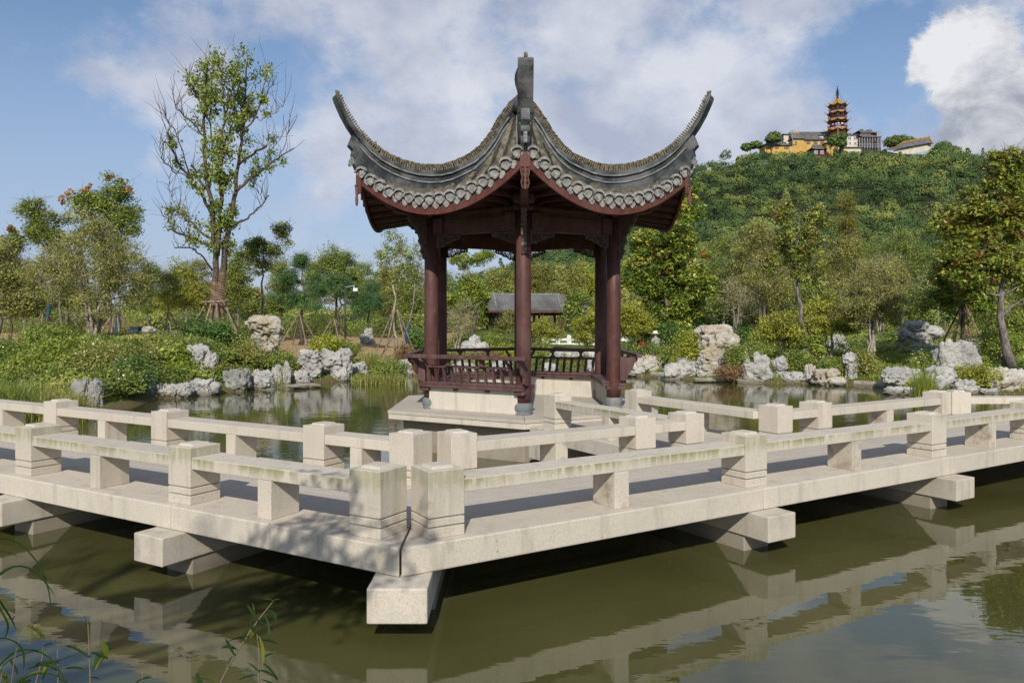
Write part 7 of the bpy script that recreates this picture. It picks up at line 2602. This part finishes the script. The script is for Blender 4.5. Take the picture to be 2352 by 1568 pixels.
# ---------------------------------------------------------------- people
def person(label, x, y, zg, pose, top, hat=None, face=(0, -1), scale=1.0, bottom='black_cloth'):
    """continuous skinned body; clothes and hat are children"""
    fx, fy = face
    sx, sy = -fy, fx            # the person's own left

    def W(l, f, z):
        return (l * sx + f * fx, l * sy + f * fy, z)
    if pose == 'sit':
        hip, knee, foot = 0.46, (0.42, 0.50), (0.44, 0.06)
    else:
        hip, knee, foot = 0.90, (0.02, 0.48), (0.0, 0.05)
    J, R, E = [], [], []

    def j(p, r, par=None):
        J.append(p)
        R.append(r)
        if par is not None:
            E.append((par, len(J) - 1))
        return len(J) - 1
    pel = j(W(0, 0, hip), 0.13)
    ab = j(W(0, 0.02, hip + 0.20), 0.12, pel)
    ch = j(W(0, 0.02, hip + 0.42), 0.14, ab)
    nk = j(W(0, 0.03, hip + 0.55), 0.055, ch)
    hd0 = j(W(0, 0.05, hip + 0.63), 0.08, nk)
    hd1 = j(W(0, 0.06, hip + 0.72), 0.10, hd0)
    hd2 = j(W(0, 0.05, hip + 0.80), 0.07, hd1)
    j(W(0, 0.16, hip + 0.70), 0.018, hd1)
    for s_ in (-1, 1):
        sh = j(W(s_ * 0.18, 0.02, hip + 0.48), 0.06, ch)
        el = j(W(s_ * 0.23, 0.04 if pose == 'sit' else -0.03, hip + 0.22), 0.045, sh)
        wr = j(W(s_ * 0.16, 0.24 if pose == 'sit' else 0.05, hip + 0.10 if pose == 'sit' else hip - 0.04), 0.032, el)
        hn_ = j(W(s_ * 0.14, 0.31 if pose == 'sit' else 0.07, hip + 0.09 if pose == 'sit' else hip - 0.12), 0.036, wr)
        for q in range(4):
            j(W(s_ * (0.115 + 0.018 * q), (0.38 if pose == 'sit' else 0.08) - 0.006 * abs(q - 1.5), hip + 0.08 if pose == 'sit' else hip - 0.20 + 0.008 * abs(q - 1.5)), 0.010, hn_)
        j(W(s_ * 0.10, 0.33 if pose == 'sit' else 0.10, hip + 0.11 if pose == 'sit' else hip - 0.15), 0.010, hn_)
        th = j(W(s_ * 0.09, 0.02, hip - 0.03), 0.09, pel)
        kn = j(W(s_ * 0.11, knee[0], knee[1]), 0.062, th)
        an = j(W(s_ * 0.11, foot[0], foot[1] + 0.04), 0.04, kn)
        j(W(s_ * 0.12, foot[0] + 0.16, foot[1] - 0.01), 0.035, an)
    me = bpy.data.meshes.new('person')
    me.from_pydata([(p[0] * scale, p[1] * scale, p[2] * scale) for p in J], E, [])
    o = bpy.data.objects.new('person', me)
    link(o)
    o.location = (x, y, zg)
    md = o.modifiers.new('skin', 'SKIN')
    md.use_smooth_shade = True
    for i, v in enumerate(me.skin_vertices[0].data):
        v.radius = (R[i] * scale, R[i] * scale)
        v.use_root = i == 0
    sb = o.modifiers.new('smooth', 'SUBSURF')
    sb.levels = 1
    sb.render_levels = 1
    me.materials.append(M['skin'])
    tag(o, label, 'person')

    def garment(name, chains, mat):
        m_ = MB()
        for ch_ in chains:
            m_.tube([(x + p[0] * scale, y + p[1] * scale, zg + p[2] * scale) for p, r in ch_], [r * scale for p, r in ch_], 12)
        return m_.build(name, M[mat], o, smooth=True)
    T = [[(W(0, 0, hip - 0.06), 0.17), (W(0, 0.01, hip + 0.1), 0.165), (W(0, 0.02, hip + 0.3), 0.175), (W(0, 0.02, hip + 0.46), 0.165), (W(0, 0.03, hip + 0.54), 0.07)]]
    for s_ in (-1, 1):
        T.append([(W(s_ * 0.12, 0.02, hip + 0.49), 0.07), (W(s_ * 0.20, 0.02, hip + 0.46), 0.072), (W(s_ * 0.235, 0.03 if pose == 'sit' else -0.03, hip + 0.24), 0.06)])
    garment('shirt', T, top)
    L = []
    for s_ in (-1, 1):
        L.append([(W(s_ * 0.07, 0.0, hip + 0.0), 0.125), (W(s_ * 0.10, knee[0] * 0.5, (hip + knee[1]) / 2 if pose == 'sit' else 0.7), 0.10), (W(s_ * 0.11, knee[0], knee[1]), 0.08),
                  (W(s_ * 0.11, foot[0], foot[1] + 0.06), 0.065)])
    garment('trousers', L, bottom)
    if hat:
        m_ = MB()
        cx, cy, cz_ = W(0, 0.05, 0)[0], W(0, 0.05, 0)[1], hip + 0.76
        m_.lathe([((0.22) * scale, zg + (cz_ - 0.015) * scale), (0.21 * scale, zg + cz_ * scale), (0.115 * scale, zg + (cz_ + 0.01) * scale), (0.105 * scale, zg + (cz_ + 0.09) * scale), (0.06 * scale, zg + (cz_ + 0.12) * scale)],
                 (x + cx * scale, y + cy * scale), 16)
        m_.build('sun_hat', M[hat], o, smooth=True)
    else:
        m_ = MB()
        hx, hy, _ = W(0, 0.035, 0)
        m_.lathe([(0.085 * scale, zg + (hip + 0.69) * scale), (0.112 * scale, zg + (hip + 0.75) * scale), (0.095 * scale, zg + (hip + 0.82) * scale), (0.03 * scale, zg + (hip + 0.855) * scale)],
                 (x + hx * scale - fx * 0.02, y + hy * scale - fy * 0.02), 14)
        m_.build('hair', M['black_cloth'], o, smooth=True)
    return o


for (lab, px, py, Y, pose, top, hat, face) in (
        ('sitting person in pale sun hat and grey shirt among shrubs right of the pavilion', 1507, 767, 35.6, 'sit', 'grey_cloth', 'hat', (-0.6, 0.8)),
        ('sitting person in red with dark hair, left of the one in the sun hat', 1474, 771, 36.6, 'sit', 'red_cloth', None, (0.3, -0.95)),
        ('distant standing visitor in a white shirt by the red kiosk', 812, 744, 66.0, 'stand', 'white', None, (0.4, -0.9))):
    p = at(px, py, Y)
    hz = p.z - (0.46 + 0.72 if pose == 'sit' else 0.9 + 0.72)
    g0 = gz(p.x, Y)
    zz = g0 if pose == 'stand' else max(hz, g0 - 0.02)
    person(lab, p.x, Y, zz, pose, top, hat, face)
    if pose == 'sit':
        m = MB()
        m.add(*lump((p.x, Y, (g0 + zz + 0.30) / 2), (0.34, 0.34, (zz + 0.36 - g0) / 2 + 0.05), int(px), 3, 0.2, 0, 0.5))
        o = m.solo('seat_stone', M['rock_dark'], (p.x, Y, g0))
        tag(o, 'grey stone under the sitting person in ' + ('the sun hat' if hat else 'red'), 'rock')

# ---------------------------------------------------------------- plants on the near bank, close to the viewer
def ribbon(m, pts, w, fold=0.25):
    """blade or long leaf: a folded strip along pts, widest in the middle"""
    pts = [np.array(p, float) for p in pts]
    n = len(pts)
    vs = []
    for i, p in enumerate(pts):
        t = pts[min(i + 1, n - 1)] - pts[max(i - 1, 0)]
        t /= np.linalg.norm(t) + 1e-9
        s_ = np.cross(t, np.array([0.15, 0.75, 0.65]))
        s_ /= np.linalg.norm(s_) + 1e-9
        up_ = np.cross(s_, t)
        f_ = i / (n - 1)
        ww = w * (max(0.02, math.sin(math.pi * min(1, (f_ * 0.93 + 0.07))) ** 0.75))
        vs += [p - s_ * ww / 2 + up_ * ww * fold, p, p + s_ * ww / 2 + up_ * ww * fold]
    fs = []
    for i in range(n - 1):
        a = i * 3
        fs += [(a, a + 1, a + 4, a + 3), (a + 1, a + 2, a + 5, a + 4)]
    m.add(vs, fs)


def smooth_px(q, Y0, Y1, n=14):
    q = np.array(q, float)
    t = np.linspace(0, len(q) - 1, n)
    k = np.arange(len(q))
    # quadratic-ish smoothing by sampling a densified polyline
    xs, ys = np.interp(t, k, q[:, 0]), np.interp(t, k, q[:, 1])
    for _ in range(2):
        xs[1:-1] = (xs[:-2] + 2 * xs[1:-1] + xs[2:]) / 4
        ys[1:-1] = (ys[:-2] + 2 * ys[1:-1] + ys[2:]) / 4
    return [np.array(at(x, y, Y0 + (Y1 - Y0) * i / (n - 1))) for i, (x, y) in enumerate(zip(xs, ys))]


M['blade'] = leaf('near_grass_blades', (0.03, 0.07, 0.012), (0.05, 0.10, 0.02), (0.09, 0.14, 0.03), 0.4, 0.3)
M['near_leaf'] = leaf('near_plant_leaves', (0.045, 0.085, 0.03), (0.075, 0.115, 0.045), (0.12, 0.15, 0.07), 0.5, 0.3)
M['near_yellow'] = leaf('near_yellowing_leaves', (0.17, 0.19, 0.03), (0.22, 0.21, 0.05), (0.28, 0.24, 0.07), 0.5, 0.35)
M['near_stem'] = plain('near_stem', (0.14, 0.13, 0.06), (0.16, 0.11, 0.07), 30, 0.8, 0.1)
o = None
m = MB()
for q, Y0, Y1, w_ in (([(-60, 1300), (-30, 1246), (0, 1234), (33, 1239), (72, 1267), (100, 1317), (117, 1367), (119, 1422)], 2.5, 2.7, 0.011),
                      ([(-70, 1400), (-20, 1330), (20, 1303), (55, 1297), (85, 1317), (110, 1345), (129, 1373)], 2.5, 2.65, 0.014),
                      ([(-60, 1330), (-20, 1352), (8, 1396), (24, 1420), (38, 1446)], 2.4, 2.5, 0.012),
                      ([(-30, 1600), (0, 1530), (40, 1505), (90, 1492), (120, 1478)], 2.6, 2.8, 0.010), ([(-40, 1480), (0, 1462), (40, 1475), (55, 1500), (54, 1545)], 2.5, 2.6, 0.012),
                      ([(-30, 1560), (20, 1500), (60, 1490), (110, 1500), (150, 1560), (160, 1610)], 2.6, 2.7, 0.014), ([(-50, 1290), (-30, 1262), (10, 1266), (50, 1280)], 2.5, 2.6, 0.007),
                      ([(-30, 1350), (0, 1400), (20, 1436), (10, 1470)], 2.4, 2.5, 0.010), ([(60, 1640), (95, 1560), (112, 1530), (150, 1510), (185, 1500)], 2.6, 2.8, 0.010),
                      ([(-20, 1610), (30, 1570), (80, 1545), (130, 1548), (175, 1590)], 2.5, 2.6, 0.012)):
    ribbon(m, smooth_px(q, Y0, Y1), w_)
o = m.solo('grass_tuft', M['blade'], at(0, 1568, 2.5))
tag(o, 'arching dark grass blades close to the viewer at the lower left edge', 'grass')
root = thing('foxtail_grass', 'foxtail grass with drooping yellowish seed heads in the lower left corner', 'grass', at(40, 1620, 2.6))
for q in ([(20, 1640), (30, 1520), (48, 1450), (60, 1437), (78, 1440), (92, 1452), (98, 1464)], [(-10, 1640), (0, 1560), (6, 1545), (14, 1556), (18, 1580)]):
    P_ = smooth_px(q, 2.6, 2.65, 18)
    m = MB()
    m.tube(P_, 0.0016, 5)
    m.build('stalk', M['near_stem'], root)
    m = MB()
    rg = np.random.default_rng(5)
    head = P_[9:]
    for i in range(260):
        f_ = rg.uniform(0, len(head) - 1.01)
        b_ = head[int(f_)] * (1 - f_ % 1) + head[int(f_) + 1] * (f_ % 1)
        d_ = rg.normal(size=3)
        d_ /= np.linalg.norm(d_)
        m.tube([b_, b_ + d_ * 0.011], [0.0011, 0.0003], 3, False)
    m.build('seed_head', M['near_yellow'], root)


def leafy(label, stems, leaves, Y, seed, lm='near_leaf', name='leafy_weed'):
    root = thing(name, label, 'plant', at(stems[0][0][0], max(stems[0][0][1], 1560) + 60, Y))
    for s_ in stems:
        m = MB()
        P_ = smooth_px(s_, Y, Y + 0.03, 12)
        m.tube(P_, list(np.linspace(0.0042, 0.0016, 12)), 6)
        m.build('stem', M['near_stem'], root, smooth=True)
    rg = random.Random(seed)
    for (x0, y0, x1, y1, w_, k) in leaves:
        mx, my = (x0 + x1) / 2 + (y1 - y0) * 0.12, (y0 + y1) / 2 - abs(x1 - x0) * 0.10
        m = MB()
        dY = rg.uniform(-0.06, 0.06)
        P_ = [np.array(at(x0 * (1 - t) ** 2 + 2 * t * (1 - t) * mx + t * t * x1, y0 * (1 - t) ** 2 + 2 * t * (1 - t) * my + t * t * y1, Y + dY * t)) for t in np.linspace(0, 1, 9)]
        ribbon(m, P_, w_ * Y / FP * 1.1)
        m.build('leaf', M['near_yellow' if k else lm], root, smooth=True)
    return root


leafy('tall green weed with long narrow leaves at the bottom, left of the jutting beam', [[(480, 1640), (512, 1545), (555, 1480), (590, 1425), (614, 1398), (628, 1379)], [(596, 1640), (594, 1540), (596, 1500), (590, 1455)]],
      [(590, 1425, 567, 1386, 9, 0), (590, 1420, 580, 1382, 6, 1), (614, 1400, 634, 1426, 13, 0), (606, 1412, 617, 1458, 9, 0), (628, 1379, 602, 1376, 6, 0), (628, 1379, 645, 1376, 5, 0),
       (596, 1428, 635, 1456, 9, 0), (585, 1440, 565, 1472, 14, 1), (580, 1450, 578, 1422, 7, 0), (575, 1462, 520, 1474, 8, 0), (590, 1470, 640, 1480, 14, 0), (594, 1460, 602, 1530, 9, 1),
       (545, 1492, 508, 1488, 16, 0), (538, 1505, 518, 1465, 9, 0), (596, 1545, 568, 1520, 9, 0), (590, 1550, 545, 1562, 8, 0), (596, 1540, 632, 1556, 14, 0), (600, 1520, 640, 1568, 9, 0),
       (525, 1530, 535, 1505, 7, 0), (470, 1600, 452, 1542, 14, 0), (498, 1570, 456, 1556, 10, 1), (605, 1510, 630, 1500, 8, 0), (600, 1560, 650, 1590, 10, 0)], 2.9, 1)
leafy('low weed with broad yellow edged leaves in the lower left foreground', [[(205, 1640), (208, 1560), (205, 1500), (202, 1432)], [(130, 1640), (134, 1560), (132, 1490)], [(60, 1640), (85, 1560), (100, 1500), (98, 1484)],
                                                                            [(326, 1640), (330, 1580), (326, 1538)]],
      [(214, 1532, 264, 1480, 20, 0), (220, 1536, 262, 1490, 10, 1), (210, 1500, 244, 1512, 14, 0), (245, 1512, 236, 1470, 16, 1), (205, 1510, 150, 1482, 16, 0), (205, 1555, 230, 1560, 7, 0),
       (150, 1536, 198, 1538, 12, 0), (130, 1540, 90, 1525, 14, 0), (134, 1520, 60, 1538, 14, 0), (98, 1545, 122, 1520, 12, 1), (60, 1555, 110, 1540, 9, 1), (134, 1560, 170, 1580, 12, 0),
       (326, 1560, 352, 1556, 9, 0), (326, 1560, 310, 1570, 8, 0), (98, 1484, 124, 1478, 7, 0), (200, 1432, 194, 1412, 7, 1), (40, 1548, 20, 1510, 16, 0), (70, 1560, 40, 1575, 16, 0)], 2.75, 2)
# tree standing behind the viewer, whose outer branch shades the near corner of the bridge
rng = np.random.default_rng(91)
TX, TY = -5.2, -4.6
root = thing('overhanging_tree', 'leafy tree on the near bank behind the viewer, shading the bridge corner', 'tree', (TX, TY, gz(TX, TY)))
m = MB()
P_ = curve((TX, TY, gz(TX, TY) - 0.1), (TX + 0.8, TY + 0.2, 8.6), 0.02, rng, 10, 0.03)
m.tube(P_, list(np.linspace(0.24, 0.06, 10)), 9)
m.build('trunk', M['bark'], root, smooth=True)
m = MB()
cl = []
for i in range(38):
    c = np.array([-1.95 + rng.normal() * 0.42, -0.1 + rng.normal() * 0.35, 5.10 + rng.normal() * 0.26])
    if i >= 26:
        c = np.array([TX + rng.normal() * 1.3, TY - 1 + rng.normal() * 1.0, 8.6 + abs(rng.normal()) * 0.8])
    cl.append(c)
    m.tube(curve(P_[6 + i % 3], c, 0.05, rng, 6, 0.06), list(np.linspace(0.05, 0.012, 6)), 5, False)
m.build('branches', M['bark'], root, smooth=True)
cl = np.array(cl)
idx = np.repeat(np.arange(len(cl)), 34)
V, F = leaf_quads(rng, cl[idx] + rng.normal(size=(len(idx), 3)) * 0.10, 0.12, 0.45, 0.2)
np_mesh('crown', V, F, M['lf_mid'], root, rng.uniform(0, 1, len(idx)))

# a few pale flecks drifting on the still water by the right arm
rg = random.Random(66)
me = None
for i in range(24):
    x, y = wl(rg.uniform(1480, 2300), rg.uniform(1190, 1420))
    if me is None:
        m = MB()
        m.add([(-0.016, 0, 0), (0.0, -0.008, 0.002), (0.017, 0.001, 0), (0.0, 0.009, 0.003)], [(0, 1, 2, 3)])
        o = m.build('floating_petal', M['near_yellow'])
        me = o.data
    else:
        o = bpy.data.objects.new('floating_petal', me)
        link(o)
    o.location = (x, y, 0.004)
    o.rotation_euler = (0, 0, rg.uniform(0, 6.28))
    tag(o, 'tiny pale fleck floating on the olive water before the right bridge arm', 'floating leaf', 'flecks floating on the water')
